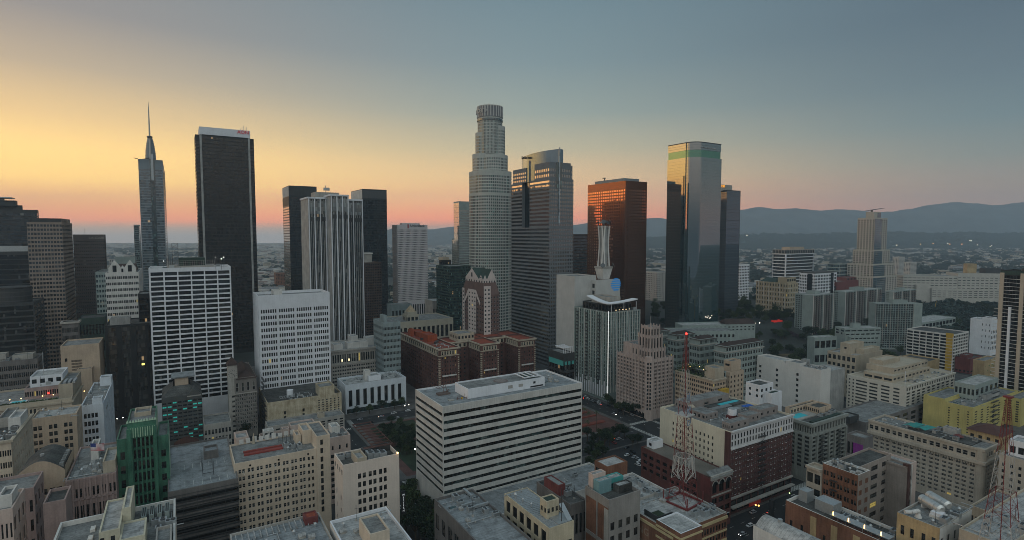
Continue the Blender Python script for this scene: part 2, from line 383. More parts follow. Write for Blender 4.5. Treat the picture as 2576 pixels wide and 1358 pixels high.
# ---------------------------------------------------------------- buildings
BLD = {}
MERGE = set('wall roof parapet glazing panel_joint quoin bracket sill bay_line roof_rib gable gabled_roof slope hip_roof dark_roof pitched_roof curved_roof sloped_roof pyramid hour_marks side_rib cream_band floor_line white_storey string_course cornice gutter glass_band roof_skirt crown_flute stone_storey'.split())
class Bld:
    """a building on the street grid: thing-local x 0..wa along its front, y 0..wb back from it, z up from the ground"""
    def __init__(s, key, name, label, cat, N, Y, R_=None, L_=None, near='L', wa=None, wb=None, az=AZ, group=None, h=None):
        a = R(az); s.ax = Vector((math.cos(a), math.sin(a), 0)); s.ay = Vector((-math.sin(a), math.cos(a), 0))
        p = at_y(N[0], N[1], Y) if h is None else at_z(N[0], N[1], h)
        s.h = p.z; s.az = a
        if near == 'L':
            s.wa = wa if wa else reach(p, s.ax, R_)
            s.wb = wb if wb else reach(p, s.ay, L_)
            o = p
        else:
            s.wa = wa if wa else reach(p, -s.ax, L_)
            s.wb = wb if wb else reach(p, s.ay, R_)
            o = p - s.ax * s.wa
        s.o = Vector((o.x, o.y, 0)); s.key = key
        s.root = thing(name, label, cat, s.o, a, group)
        s.parts = {}; s.wins = []; s._scope = None; s._n = 0
        BLD[key] = s
    def world(s, x, y, z): return s.o + s.ax * x + s.ay * y + Vector((0, 0, z))
    def ux(s, u, y=0.0, z=None):
        """local x on the line y (height z) whose pixel column is u"""
        return reach(s.world(0, y, s.h if z is None else z), s.ax, u)
    def uy(s, u, x=0.0, z=None): return reach(s.world(x, 0, s.h if z is None else z), s.ay, u)
    def zv(s, v, x=0.0, y=0.0):
        """height above local (x, y) that shows at pixel row v"""
        p = s.world(x, y, 0); t = (CY - v) / F
        # (q.y*SP+q.z*CP) = t*(q.y*CP-q.z*SP)
        return HC + p.y * (t * CP - SP) / (CP + t * SP)
    def mb(s, name, mat):
        s._n += 1
        k = (name, mat.name, s._scope or (None if name in MERGE else s._n))
        if k not in s.parts: s.parts[k] = (MB(), mat)
        return s.parts[k][0]
    def fm(s, face, box=None):
        x0, x1, y0, y1 = box or (0, s.wa, 0, s.wb)
        if face == 'F': return (lambda q, z, o: (x0 + q, y0 - o, z)), x1 - x0
        if face == 'L': return (lambda q, z, o: (x0 - o, y0 + q, z)), y1 - y0
        if face == 'R': return (lambda q, z, o: (x1 + o, y0 + q, z)), y1 - y0
        return (lambda q, z, o: (x0 + q, y1 + o, z)), x1 - x0
    def wall(s, face, mat, z0, z1, zones=(), box=None, name='wall', depth=.35, m=(0, 0), core=False):
        """one wall plane from z0 to z1; zones = dicts(z0, z1, nb, pat, nr, rp, style, s0, s1, mat) of recessed openings"""
        f, W = s.fm(face, box); s._n += 1; own = s._scope is None and name != 'wall'
        if own: s._scope = 'w%d' % s._n
        B = s.mb(name, mat)
        def q(a, b, c0, d, o=0.0, o2=None, MBX=None):
            (MBX or B).face([f(a, c0, o), f(b, c0, o), f(b, d, o), f(a, d, o)])
        cz = z0
        for Z in sorted(zones, key=lambda t: t['z0']):
            zb, zt = max(Z['z0'], z0), Z['z1']
            if zb > cz + 1e-4: q(0, W, cz, zb)
            D = Z.get('depth', depth); s0 = Z.get('s0', m[0]); s1 = W - Z.get('s1', m[1])
            BB = s.mb(Z.get('name', name), Z['mat']) if 'mat' in Z else B
            if s0 > 0: q(0, s0, zb, zt)
            if s1 < W: q(s1, W, zb, zt)
            nb, nr = Z['nb'], Z['nr']; cw = (s1 - s0) / nb; ch = (zt - zb) / nr
            cols = []
            for i in range(nb):
                for a, b in Z.get('pat', [(.2, .8)]): cols.append((s0 + (i + a) * cw, s0 + (i + b) * cw))
            skip = Z.get('skip', ())
            for j in range(nr):
                for a, b in Z.get('rp', [(.2, .8)]):
                    r0, r1 = zb + (j + a) * ch, zb + (j + b) * ch
                    if not hasattr(s, '_rz'): s._rz = 0
                    lo = zb + j * ch if a == Z.get('rp', [(.2, .8)])[0][0] else prev
                    if r0 > lo + 1e-5: q(s0, s1, lo, r0, MBX=BB)
                    cx = s0
                    for ci, (c0, c1) in enumerate(cols):
                        if c0 > cx + 1e-5: q(cx, c0, r0, r1, MBX=BB)
                        cx = c1
                        if (ci, j) in skip or (ci, None) in skip:
                            q(c0, c1, r0, r1, MBX=BB); continue
                        for P in ([f(c0, r0, 0), f(c0, r0, -D), f(c0, r1, -D), f(c0, r1, 0)], [f(c1, r0, 0), f(c1, r1, 0), f(c1, r1, -D), f(c1, r0, -D)],
                                  [f(c0, r0, 0), f(c1, r0, 0), f(c1, r0, -D), f(c0, r0, -D)], [f(c0, r1, 0), f(c0, r1, -D), f(c1, r1, -D), f(c1, r1, 0)]):
                            BB.face(P)
                        if not (core or Z.get('core')):
                            s.wins.append((f((c0 + c1) / 2, (r0 + r1) / 2, -D * .9), FROT[face], c1 - c0, r1 - r0, Z.get('style', 'std')))
                    if s1 > cx + 1e-5: q(cx, s1, r0, r1, MBX=BB)
                    prev = r1
                if zb + (j + 1) * ch > prev + 1e-5: q(s0, s1, prev, zb + (j + 1) * ch, MBX=BB)
            cz = zt
        if z1 > cz + 1e-4: q(0, W, cz, z1)
        if own: s._scope = None
    def block(s, mat, z0, z1, box=None, F_=(), L_=(), R__=(), K_=(), roof=None, par=1.0, pt=.45, name='wall', core=None, depth=.35, m=(0, 0), ml=None, cap=None):
        """four walls, parapet and roof deck"""
        bx = box or (0, s.wa, 0, s.wb); x0, x1, y0, y1 = bx; s._n += 1; s._scope = 'b%d' % s._n
        for fc, zz in (('F', F_), ('L', L_), ('R', R__), ('K', K_)):
            s.wall(fc, mat, z0, z1, zz, bx, name, depth, (ml if ml is not None and fc in 'LR' else m), core is not None)
        if core is not None:
            e = depth * .92
            s.mb('glazing', core).box(x0 + e, x1 - e, y0 + e, y1 - e, z0, z1 - max(par, .5) - .05)
        if roof is None: roof = roofgrey
        zr = z1 - par
        s.mb('roof', roof).face([(x0 + pt, y0 + pt, zr), (x1 - pt, y0 + pt, zr), (x1 - pt, y1 - pt, zr), (x0 + pt, y1 - pt, zr)])
        P = s.mb('parapet' if cap else name, cap or mat)
        oo = [(x0, y0), (x1, y0), (x1, y1), (x0, y1)]; ii = [(x0 + pt, y0 + pt), (x1 - pt, y0 + pt), (x1 - pt, y1 - pt), (x0 + pt, y1 - pt)]
        for k in range(4):
            a, b, c0, d = oo[k], oo[(k + 1) % 4], ii[(k + 1) % 4], ii[k]
            P.face([(*a, z1), (*b, z1), (*c0, z1), (*d, z1)]); P.face([(*d, z1), (*c0, z1), (*c0, zr), (*d, zr)])
        s._scope = None
    def band(s, mat, z0, z1, out=.3, box=None, name='cornice', faces='FLRK'):
        x0, x1, y0, y1 = box or (0, s.wa, 0, s.wb); B = s.mb(name, mat); o = out
        if 'F' in faces: B.box(x0 - (o if 'L' in faces else 0), x1 + (o if 'R' in faces else 0), y0 - o, y0 - .003, z0, z1, True)
        if 'K' in faces: B.box(x0 - (o if 'L' in faces else 0), x1 + (o if 'R' in faces else 0), y1 + .003, y1 + o, z0, z1, True)
        if 'L' in faces: B.box(x0 - o, x0 - .003, y0, y1, z0, z1, True)
        if 'R' in faces: B.box(x1 + .003, x1 + o, y0, y1, z0, z1, True)
    def fins(s, mat, face, n, z0, z1, w=.4, out=.5, s0=0, s1=None, name='fin', box=None):
        f, W = s.fm(face, box); s1 = W if s1 is None else s1; B = s.mb(name, mat)
        for i in range(n + 1):
            q = s0 + (s1 - s0) * i / n
            p, r = f(q - w / 2, z0, out), f(q + w / 2, z1, .002)
            B.box(min(p[0], r[0]), max(p[0], r[0]), min(p[1], r[1]), max(p[1], r[1]), z0, z1, True)
    def done(s):
        cnt = {}
        for (nm, mn, _), (B, mat) in s.parts.items():
            if not B.f: continue
            cnt[nm] = cnt.get(nm, 0) + 1
            if cnt[nm] <= 100: B.build(nm, mat, s.root)
            else:
                E = cnt.setdefault(nm + '*', (MB(), mat))[0]; i = len(E.v); E.v += B.v; E.f += [tuple(q + i for q in f) for f in B.f]; E.mi += [0] * len(B.f)
        for nm, E in cnt.items():
            if nm[-1] == '*': tag(E[0].build(nm[:-1], E[1], s.root), kind='stuff')
        s.parts = {}
        if not s.wins: return s
        camp = Vector((0, 0, HC)); items = []
        for (p, rz, w, h, st) in s.wins:
            wp = s.world(*p); nrm = Matrix.Rotation(rz + s.az, 3, 'Z') @ Vector((0, -1, 0)); d = camp - wp
            vis = nrm.dot(d) / d.length; uv = proj(wp)
            inn = -5 < uv[0] < 2580 and -5 < uv[1] < 1363
            items.append((-(w * h * vis / d.length_squared * (1 + wp.z / 300)) + (0 if vis > 0 and inn else 1), p, rz, w, h, st))
        items.sort(key=lambda t: t[0])
        cut = 100 if len(items) > 104 else len(items)
        B = MB()
        for i, (_, p, rz, w, h, st) in enumerate(items):
            gl = WSTYLE[st][0]; tot = sum(k for _, k in gl); r = rnd.random() * tot; gi = 0
            while r > gl[gi][1] and gi < len(gl) - 1: r -= gl[gi][1]; gi += 1
            if i < cut:
                o = bpy.data.objects.new('window', win_mesh(w, h, st, gi)); col.objects.link(o)
                o.parent = s.root; o.location = p; o.rotation_euler = (0, 0, rz)
            else:
                M = Matrix.Translation(p) @ Matrix.Rotation(rz, 4, 'Z'); me = win_mesh(w, h, st, gi)
                for pl in me.polygons:
                    B.use(me.materials[pl.material_index]); B.face([M @ me.vertices[v].co for v in pl.vertices])
        if B.f: tag(B.build('window', None, s.root), kind='stuff')
        s.wins = []
        return s
def Zn(z0, z1, nb, nr, pat=((.2, .8),), rp=((.2, .8),), style='std', **k):
    return dict(z0=z0, z1=z1, nb=nb, nr=nr, pat=list(pat), rp=list(rp), style=style, **k)
PAIR = ((.10, .44), (.56, .90))
TRIO = ((.08, .32), (.38, .62), (.68, .92))

# ---------------------------------------------------------------- lettering
def letters(txt, size, mat, parent, loc, rot, ext=.25, name='sign_lettering', align='LEFT', fit=0):
    cv = bpy.data.curves.new(name, 'FONT'); cv.body = txt; cv.size = size; cv.extrude = ext; cv.align_x = align; cv.resolution_u = 3
    o = bpy.data.objects.new(name, cv); col.objects.link(o)
    bpy.context.view_layer.update()
    me = bpy.data.meshes.new_from_object(o.evaluated_get(bpy.context.evaluated_depsgraph_get()))
    bpy.data.objects.remove(o); me.materials.clear(); me.materials.append(mat); me.name = name
    if fit: k = fit / max(1e-3, max(v.co.x for v in me.vertices) - min(v.co.x for v in me.vertices)); me.transform(Matrix.Diagonal((k, k, 1, 1)))
    o = bpy.data.objects.new(name, me); col.objects.link(o)
    if parent is not None: o.parent = parent
    o.location = loc; o.rotation_euler = rot
    return o
UP = math.pi / 2
# ================================================================= far and middle towers
OFF='office tower'
# --- far left dark stepped tower
b=Bld('stepdark','office_tower','dark stepped office tower at the left edge, a flat helipad on its crown',OFF,c(1,222,694),620,R_=c(1,232,0)[0],L_=-70,near='R')
gd=glass('smoky_glass',base=(.022,.026,.03),ior=1.9,pane=(3,3,4),pblind=.05)
ht=b.h
b.block(charcoal,0,ht,core=gd,F_=[Zn(4,ht-3,1,40,[(.02,.98)],[(.15,.85)])],R__=[Zn(4,ht-3,1,40,[(.05,.95)],[(.15,.85)])],roof=roofdark)
x2=b.ux(c(1,130,0)[0]);z2=b.zv(c(1,0,665)[1],x2)
b.block(charcoal,ht-1,z2,box=(-8,x2,4,b.wb-3),roof=roofdark,name='upper_tier')
x3=b.ux(c(1,97,0)[0]);z3=b.zv(c(1,0,637)[1],x3)
b.block(charcoal,z2-1,z3,box=(-8,x3,8,b.wb-8),roof=roofdark,name='crown')
b.mb('helipad',steel).box(x3-26,x3-6,12,30,z3+3,z3+4.2,True);b.mb('helipad',steel).tube((x3-16,20,z3-1),(x3-16,20,z3+3),3,8)
b.done()
# --- pale grid tower behind it
b=Bld('palegrid','office_tower','brown gridded office tower with pale window bands, second from the left edge',OFF,c(1,374,768),565,R_=c(1,434,0)[0],L_=c(1,160,0)[0],near='R')
ht=b.h;gridw=paint('brown_grid_panels',(.26,.205,.17),var=.15)
b.block(gridw,0,ht,core=gd,F_=[Zn(4,ht-1.5,11,38,[(.12,.88)],[(.25,.8)])],R__=[Zn(4,ht-1.5,9,38,[(.0,1)],[(.3,.75)])],roof=roofdark)
zc=b.zv(c(1,0,742)[1]);b.block(charcoal,ht-1,zc,box=(3,b.wa-1,3,b.wb*.55),name='crown',roof=roofdark)
b.block(gridw,ht-1,zc,box=(b.wa*.82,b.wa,b.wb*.55+.05,b.wb*.8),name='stair_head')
b.done()
# --- flat brown slab
b=Bld('brownslab','office_tower','plain flat topped brown slab tower between the gridded tower and the needle tower',OFF,c(1,626,842),680,R_=c(1,637,0)[0],L_=c(1,440,0)[0],near='R')
ht=b.h;bs=paint('brown_slab_cladding',(.085,.070,.066),var=.12)
b.block(bs,0,ht,core=gd,F_=[Zn(3,ht-7,16,36,[(.2,.8)],[(.45,.8)])],R__=[Zn(3,ht-7,6,36,[(.2,.8)],[(.45,.8)])],roof=roofdark)
letters('LA CARE',4.2,stone,b.root,(b.wa*.5,-.15,ht-5.5),(UP,0,0))
b.mb('roof_mast',steel).tube((b.wa*.35,10,ht),(b.wa*.35,10,ht+7),.3)
b.done()
# --- low dark blocks at left
b=Bld('lowdark','office_block','wide dark glass block with a paler end wall, in front of the gridded tower','office block',c(1,304,942),560,R_=c(1,362,0)[0],L_=-60,near='R')
ht=b.h
b.block(charcoal,0,ht,core=G_black,F_=[Zn(3,ht-3,1,26,[(.0,.98)],[(.12,.9)])],R__=[Zn(3,ht-5,4,26,[(.0,1)],[(.1,.2)])],roof=roofdark)
b.wall('R',paint('slate_panels',(.10,.115,.125)),0,ht-.5,box=(0,b.wa+.05,1,b.wb),name='end_wall')
xb=b.ux(c(1,185,0)[0]);zb_=b.zv(c(1,0,915)[1]);b.block(steel,ht-1,zb_,box=(-2,xb,6,24),name='plant_screen',roof=roofdark)
b.done()
b=Bld('lowdark2','office_block','low dark block with a rounded drum on top near the left edge','office block',c(1,205,1250),500,R_=c(1,266,0)[0],L_=-80,near='R')
ht=b.h
b.block(charcoal,0,ht,core=G_black,F_=[Zn(3,ht-2,1,16,[(.0,.98)],[(.12,.85)])],R__=[Zn(3,ht-2,3,16,[(.05,.95)],[(.12,.85)])],roof=roofdark)
zd=b.zv(c(1,0,1175)[1],0,14);xd=b.ux(c(1,60,0)[0])
b.mb('drum',charcoal).cyl(xd,15,ht-1,zd,13,24)
for k in range(4):b.mb('drum_band',steeldk).cyl(xd,15,ht+1+k*4,ht+1.8+k*4,13.15,24)
b.done()
# --- white tower with gothic dormers
b=Bld('gothic','office_tower','white tower with pointed gable dormers on a dark hipped roof, left of the needle tower',OFF,c(1,836,1068),500,R_=c(1,858,0)[0],L_=c(1,635,0)[0],near='R')
ht=b.h
b.block(offwhite,0,ht,F_=[Zn(6,ht-2,6,20,TRIO,[(.3,.75)],'dark')],R__=[Zn(6,ht-2,4,20,PAIR,[(.3,.75)],'dark')],par=.3)
zr=b.zv(c(1,0,1020)[1],0,b.wb/2)
P=b.mb('hip_roof',tile);w,d=b.wa,b.wb
rg=[(w*.12,d*.5),(w*.88,d*.5)]
P.face([(3,2,ht-.2),(w-3,2,ht-.2),(*rg[1],zr),(*rg[0],zr)]);P.face([(w-3,d-2,ht-.2),(3,d-2,ht-.2),(*rg[0],zr),(*rg[1],zr)])
P.face([(w-3,2,ht-.2),(w-3,d-2,ht-.2),(*rg[1],zr)]);P.face([(3,d-2,ht-.2),(3,2,ht-.2),(*rg[0],zr)])
def gable(b,name,mat,x0,x1,y0,y1,z0,zs,za,win=True):
    """a pointed dormer facing the front"""
    B=b.mb(name,mat);xm=(x0+x1)/2
    B.face([(x0,y0,z0),(x1,y0,z0),(x1,y0,zs),(xm,y0,za),(x0,y0,zs)])
    B.face([(x0,y0,z0),(x0,y0,zs),(x0,y1,zs),(x0,y1,z0)]);B.face([(x1,y0,z0),(x1,y1,z0),(x1,y1,zs),(x1,y0,zs)])
    B.face([(x0,y0,zs),(xm,y0,za),(xm,y1,za),(x0,y1,zs)]);B.face([(x1,y0,zs),(x1,y1,zs),(xm,y1,za),(xm,y0,za)])
    if win:b.mb('gable_window',G_black).box(xm-(x1-x0)*.16,xm+(x1-x0)*.16,y0-.12,y0-.003,z0+(zs-z0)*.2,zs+(za-zs)*.35)
for f_,wd,hh in((.28,9,11),(.74,9,11),(.51,4.5,6)):
    gable(b,'dormer',offwhite,w*f_-wd/2,w*f_+wd/2,-.1,6,ht-.2,ht+hh*.35,ht+hh)
b.done()
b=Bld('bluegrey','office_block','blue grey banded block tucked behind the left side of the gabled white tower','office block',c(1,641,1068),585,R_=c(1,680,0)[0],L_=c(1,575,0)[0],near='R')
ht=b.h;b.block(greygreen,0,ht,core=G_teal,F_=[Zn(3,ht-2,4,20,[(.15,.85)],[(.3,.85)])],R__=[Zn(3,ht-2,4,20,[(.15,.85)],[(.3,.85)])]);b.done()
b=Bld('greycol','office_block','grey flat roofed block with tall windows, behind the gabled white tower','office block',c(1,815,978),640,R_=c(1,822,0)[0],L_=c(1,695,0)[0],near='R')
ht=b.h;b.block(greygreen,0,ht,core=gd,F_=[Zn(ht-22,ht-6,11,1,[(.2,.8)],[(.1,.9)]),Zn(4,ht-24,11,24,[(.2,.8)],[(.3,.8)])]);b.done()
b=Bld('slim','office_tower','slim dark teal slab standing at the left side of the needle tower',OFF,c(1,838,783),900,R_=c(1,846,0)[0],L_=c(1,806,0)[0],near='R')
ht=b.h;b.block(tealwall,0,ht,core=G_teal,F_=[Zn(3,ht-2,1,45,[(.0,1)],[(.2,.9)])],R__=[Zn(3,ht-2,1,45,[(.0,1)],[(.2,.9)])]);b.done()
b=Bld('darkbox','office_block','plain black box between the gabled white tower and the white six bay tower','office block',c(11,250,505),470,R_=c(11,262,0)[0],L_=c(11,135,0)[0],near='R')
ht=b.h;b.block(black,0,ht,core=G_black,F_=[Zn(3,ht-3,1,16,[(.02,.98)],[(.1,.9)])]);b.done()
# --- needle tower with sail crown and spire
b=Bld('needle','skyscraper','grey blue glass needle tower at left with a sail crown and long spire','skyscraper',c(1,981,394),820,R_=c(1,996,0)[0],L_=c(1,833,0)[0],near='R')
ht=b.h;gw=glass('sky_blue_glass',base=(.06,.085,.10),ior=2.1,pane=(3,3,4.2),pblind=.1,blind=(.12,.15,.17))
pan=paint('grey_metal_panels',(.20,.23,.25),rough=.45,var=.08)
b.block(pan,0,ht-8,core=gw,F_=[Zn(5,ht-14,1,62,[(.03,.97)],[(.22,.95)])],R__=[Zn(5,ht-14,1,62,[(.03,.97)],[(.22,.95)])],depth=.25)
x0,x1=b.wa*.46,b.wa*.66
b.mb('center_spine',G_teal).box(x0,x1,-.45,.2,0,ht+1)
b.block(pan,ht-8,ht,name='crown_screen',F_=[Zn(ht-6,ht-1,22,1,[(.2,.8)],[(0,1)],core=True)],R__=[Zn(ht-6,ht-1,12,1,[(.2,.8)],[(0,1)],core=True)],par=6)
b.mb('spine_light',steel).box(x0+1.5,x1-1.5,-.75,-.46,ht-30,ht+8)
# sail crown: a tall rounded shell
zs=b.zv(c(1,0,258)[1],b.wa*.5,12);xs0,xs1=b.ux(c(1,877,0)[0],14),b.ux(c(1,943,0)[0],14)
S=b.mb('sail_crown',pan);xm=(xs0+xs1)/2;rw=(xs1-xs0)/2
prev=None
for i in range(13):
    t=i/12;z=ht-3+(zs-ht+3)*t;k=(1-.55*t**2.2)
    ring=[(xm+rw*k*math.cos(a),15+9*k*math.sin(a),z)for a in[2*math.pi*j/20 for j in range(20)]]
    if prev:
        for j in range(20):S.face([prev[j],prev[(j+1)%20],ring[(j+1)%20],ring[j]])
    prev=ring
S.face(prev)
for i in range(9):
    z=ht+(zs-ht)*i/9.5;k=1-.55*((z-ht+3)/(zs-ht+3))**2.2
    b.mb('sail_rib',pan).prism([(xm+(rw*k+.25)*math.cos(a),15+(9*k+.25)*math.sin(a))for a in[2*math.pi*j/20 for j in range(20)]],z,z+.7)
zt=b.zv(c(1,0,44)[1],xm,8)
Sp=b.mb('spire',whitesteel)
Sp.tube((xm,5,ht-12),(xm,5,zs+2),1.3,10,1.2);Sp.tube((xm,5,zs+2),(xm,5,zs+(zt-zs)*.85),1.1,10,.6);Sp.tube((xm,5,zs+(zt-zs)*.85),(xm,5,zt),.4,8,.2)
b.mb('mast_ring',steeldk).cyl(xm,5,zs-1,zs+1,3.6,16)
b.mb('crane_arm',steeldk).tube((0,0,ht),(-5,-4,ht+.5),.5);b.mb('crane_arm',steeldk).tube((4,6,ht),(18,6,ht+4),.8)
b.done()
# --- black slab with white crown and red lettering
b=Bld('blackslab','skyscraper','tall black slab tower with white corner piers and a white crown carrying red letters','skyscraper',c(1,1203,236),680,R_=c(1,1510,0)[0],wb=38)
ht=b.h;gb=glass('bronze_black_glass',base=(.016,.015,.014),ior=1.55,pane=(1.6,1.6,4.0),pblind=.03,blind=(.05,.04,.03),tilt=.004)
cl=paint('black_spandrels',(.022,.021,.02),rough=.5,var=.2);W=b.wa
zt=b.zv(c(1,0,190)[1])
b.block(cl,0,ht,box=(-4.5,W+4.5,4,b.wb),core=gb,F_=[Zn(4,ht-8,1,60,[(.0,1)],[(.3,.95)])],L_=[Zn(4,ht-8,1,60,[(.0,1)],[(.3,.95)])],R__=[Zn(4,ht-8,1,60,[(.0,1)],[(.3,.95)])],depth=.2)
b.block(cl,0,ht,box=(2.6,W-2.6,0,4.2),core=gb,F_=[Zn(4,ht-2,44,60,[(.12,.94)],[(.22,.96)])],depth=.2)
for x in(.1,W-2.7):b.mb('corner_pier',concrete).box(x,x+2.2,-.9,4.3,0,ht)
b.block(white,ht,zt,box=(0,W,-.9,b.wb),name='crown',roof=roofdark,par=2)
xa=b.ux(c(1,1432,0)[0],-1)
letters('AON',6.6,glow('red_sign',(.42,.02,.03),.25),b.root,(xa,-1.2,ht+4.6),(UP,0,0),.4,fit=13)
for i in range(5):b.mb('roof_antenna',steel).tube((W*.83+i*1.7,12,zt-2),(W*.83+i*1.7,12,zt+4+(i*37%5)),.25)
b.done()
# --- white six-bay tower
b=Bld('sixbay','office_tower','white office tower with six wide window bays per floor and steelwork on its roof',OFF,c(11,245,245),416,R_=c(11,1104,0)[0],wb=34)
ht=b.h;zw=b.zv(c(11,0,288)[1]);n=27
b.block(white,0,ht,F_=[Zn(zw-n*3.78,zw,6,n,[(.055,.955)],[(.28,.99)],'bay',s0=.6,s1=.6)],L_=[Zn(zw-n*3.78,zw,5,n,[(.055,.955)],[(.28,.99)],'bay')],R__=[Zn(zw-n*3.78,zw,5,n,[(.055,.955)],[(.28,.99)],'bay')],depth=.8,par=1.4)
b.done()
B6=b
# --- white tower of four window groups
b=Bld('fourbay','office_tower','white office tower with a ribbed blank crown and four groups of small windows per floor',OFF,c(11,1385,530),440,R_=c(11,2135,0)[0],L_=c(11,1335,0)[0])
ht=b.h;zw=b.zv(c(11,0,668)[1]);n=17;fh=5.08
pat=[(.10+i*.128,.10+i*.128+.094)for i in range(7)]
b.block(white,0,ht,F_=[Zn(zw-n*fh,zw,4,n,pat,[(.20,.80)],'white',s0=.6,s1=.8)],L_=[Zn(zw-n*fh,zw,3,n,[(.0,.0)],[(.2,.8)],'white')],depth=.5,par=2.2)
for i in range(1,4):b.mb('pier',white).box(.6+i*(b.wa-1.4)/4-.45,.6+i*(b.wa-1.4)/4+.45,-.35,-.003,4,zw)
b.fins(white,'F',34,zw+.6,ht-.3,.16,.14,name='crown_rib');b.fins(white,'L',14,zw+.6,ht-.3,.16,.14,name='crown_rib')
b.fins(white,'L',6,3,zw,.5,.2,name='side_rib')
b.block(offwhite,ht-2.2,ht+2.6,box=(b.wa*.24,b.wa*.36,b.wb*.35,b.wb*.75),name='stair_head')
b.mb('helipad',paint('helipad_paint',(.45,.30,.17))).cyl(b.wa*.66,b.wb*.45,ht-2.1,ht-2.0,6.2,28)
b.mb('helipad_mark',white).cyl(b.wa*.66,b.wb*.45,ht-2.0,ht-1.93,2.6,20)
b.mb('yellow_deck',mustard).box(2,8,2,6,ht-2.1,ht-1.9)
b.done()
# --- dark twins
gn=glass('navy_glass',base=(.010,.016,.020),ior=1.6,pane=(1.6,1.6,3.9),pblind=.02,tilt=.005)
cl2=paint('navy_spandrels',(.022,.029,.033),rough=.35,var=.15)
for key,lab,N,L_,R_,Y,lc in(('twinA','left of the two matching dark slab towers, beside the ribbed pale tower',c(2,262,105),c(2,220,0)[0],c(2,452,0)[0],800,1),
                                   ('twinB','right of the two matching dark slab towers, rising behind the ribbed pale tower',c(2,762,128),c(2,687,0)[0],c(2,928,0)[0],860,0)):
    b=Bld(key,'skyscraper',lab,'skyscraper',N,Y,R_=R_,L_=L_,group='dark twin towers');ht=b.h
    b.block(cl2,0,ht,core=gn,F_=[Zn(3,ht-16,34,52,[(.15,.95)],[(.18,.95)])],L_=[Zn(3,ht-30,1,48,[(.0,1)],[(.3,.92)])],R__=[Zn(3,ht-3,1,54,[(.0,1)],[(.2,.95)])],depth=.2,roof=roofdark)
    b.mb('crown_screen',charcoal if lc else steeldk).box(.3,b.wa-.3,-.25,-.003,ht-14,ht-2)
    b.mb('side_glazing',glass('gold_side_glass',lit=0,base=(.55,.47,.36),ior=1.7,metal=.85,pane=(3,3,3.9),tilt=.006,pblind=0,var=.2)).box(.1,.17,.3,b.wb-.3,3,ht-29)  # added mirror panel on one side, sunset gold put into its colour
    if lc:
        b.mb('crown_panel',offwhite).box(-.25,-.003,.3,b.wb-.3,ht-15,ht-1);b.mb('crown_louvre',black).box(-.25,-.003,.3,b.wb-.3,ht-28,ht-16)
    else:
        b.mb('crown_panel',offwhite).box(-.25,-.003,.3,b.wb-.3,ht-15,ht-1)
    b.done()
# --- ribbed pale tower of three wings
b=Bld('ribbed','skyscraper','pale tower of tall vertical ribs in three wings before the dark twin towers','skyscraper',c(2,392,182),560,R_=c(2,519,0)[0],L_=c(2,358,0)[0])
ht=b.h;gr=glass('ribbed_tower_glass',base=(.014,.02,.022),ior=1.7,pane=(1.5,1.5,4),pblind=.06,tilt=.006)
xa,y0=b.wa,-b.ux(0)*0
# middle wing stands forward of the left one, the right wing stands back
yp=-b.uy(c(2,545,0)[0],xa);yp=abs(yp);yp=max(6,min(yp,20))
xb0=xa;xb1=b.ux(c(2,670,0)[0],-yp);xc1=b.ux(c(2,766,0)[0],6)
for(q0,q1,f0,ztop,nf)in((0,xa-.02,0,ht,12),(xb0,xb1,-yp,ht+2.2,13),(xb1+.02,xc1,6,ht-.5,10)):
    bx=(q0,q1,f0,b.wb+12)
    b.block(concrete,0,ztop,box=bx,core=gr,F_=[Zn(0,ztop-2,nf,1,[(.13,.87)],[(0,1)])],L_=[Zn(0,ztop-2,1,1,[(.25,.75)],[(0,.0)])],R__=[Zn(0,ztop-2,5,1,[(.2,.8)],[(0,1)])],depth=.6)
    f,Wd=b.fm('F',bx)
    b.fins(white,'F',2 if nf<12 else 3,2,ztop-.5,.9,.8,.8,Wd-.8,name='main_rib',box=bx)
    b.mb('floor_line',charcoal).box(q0+.8,q1-.8,f0-.3,f0-.003,ztop-24,ztop-20,True)
    b.mb('top_glazing',glass('top_floor_glass',base=(.10,.12,.12),ior=2.2)).box(q0+1,q1-1,f0-.25,f0-.002,ztop-17,ztop-4)
    b.band(white,ztop-1.6,ztop+.02,.8,bx,'cornice','FL')
b.block(stone,ht-1,ht+6,box=(xa*.5,xb1-3,10,b.wb+4),name='plant_room')
b.mb('roof_mast',steel).tube((xb1-16,12,ht+5),(xb1-16,12,ht+13),.4);b.mb('roof_mast',steel).box(xb1-18,xb1-12,12,14,ht+8,ht+11)
b.done()
# --- brown grid building right of it
b=Bld('browngrid','office_tower','lower brown gridded tower with a flat capped lift house, right of the ribbed pale tower',OFF,c(2,783,628),690,R_=c(2,892,0)[0],wb=40)
ht=b.h;b.block(brownclad,0,ht,core=gn,F_=[Zn(3,ht-1.5,9,34,[(.15,.85)],[(.25,.8)])],L_=[Zn(3,ht-1.5,9,34,[(.15,.85)],[(.25,.8)])])
zc=b.zv(c(2,0,562)[1],5,8);b.block(stone,ht-1,zc,box=(-1,b.wa*.5,6,22),name='lift_house');b.band(offwhite,zc-1.5,zc,1.2,(-1,b.wa*.5,6,22),'roof_cap');b.done()
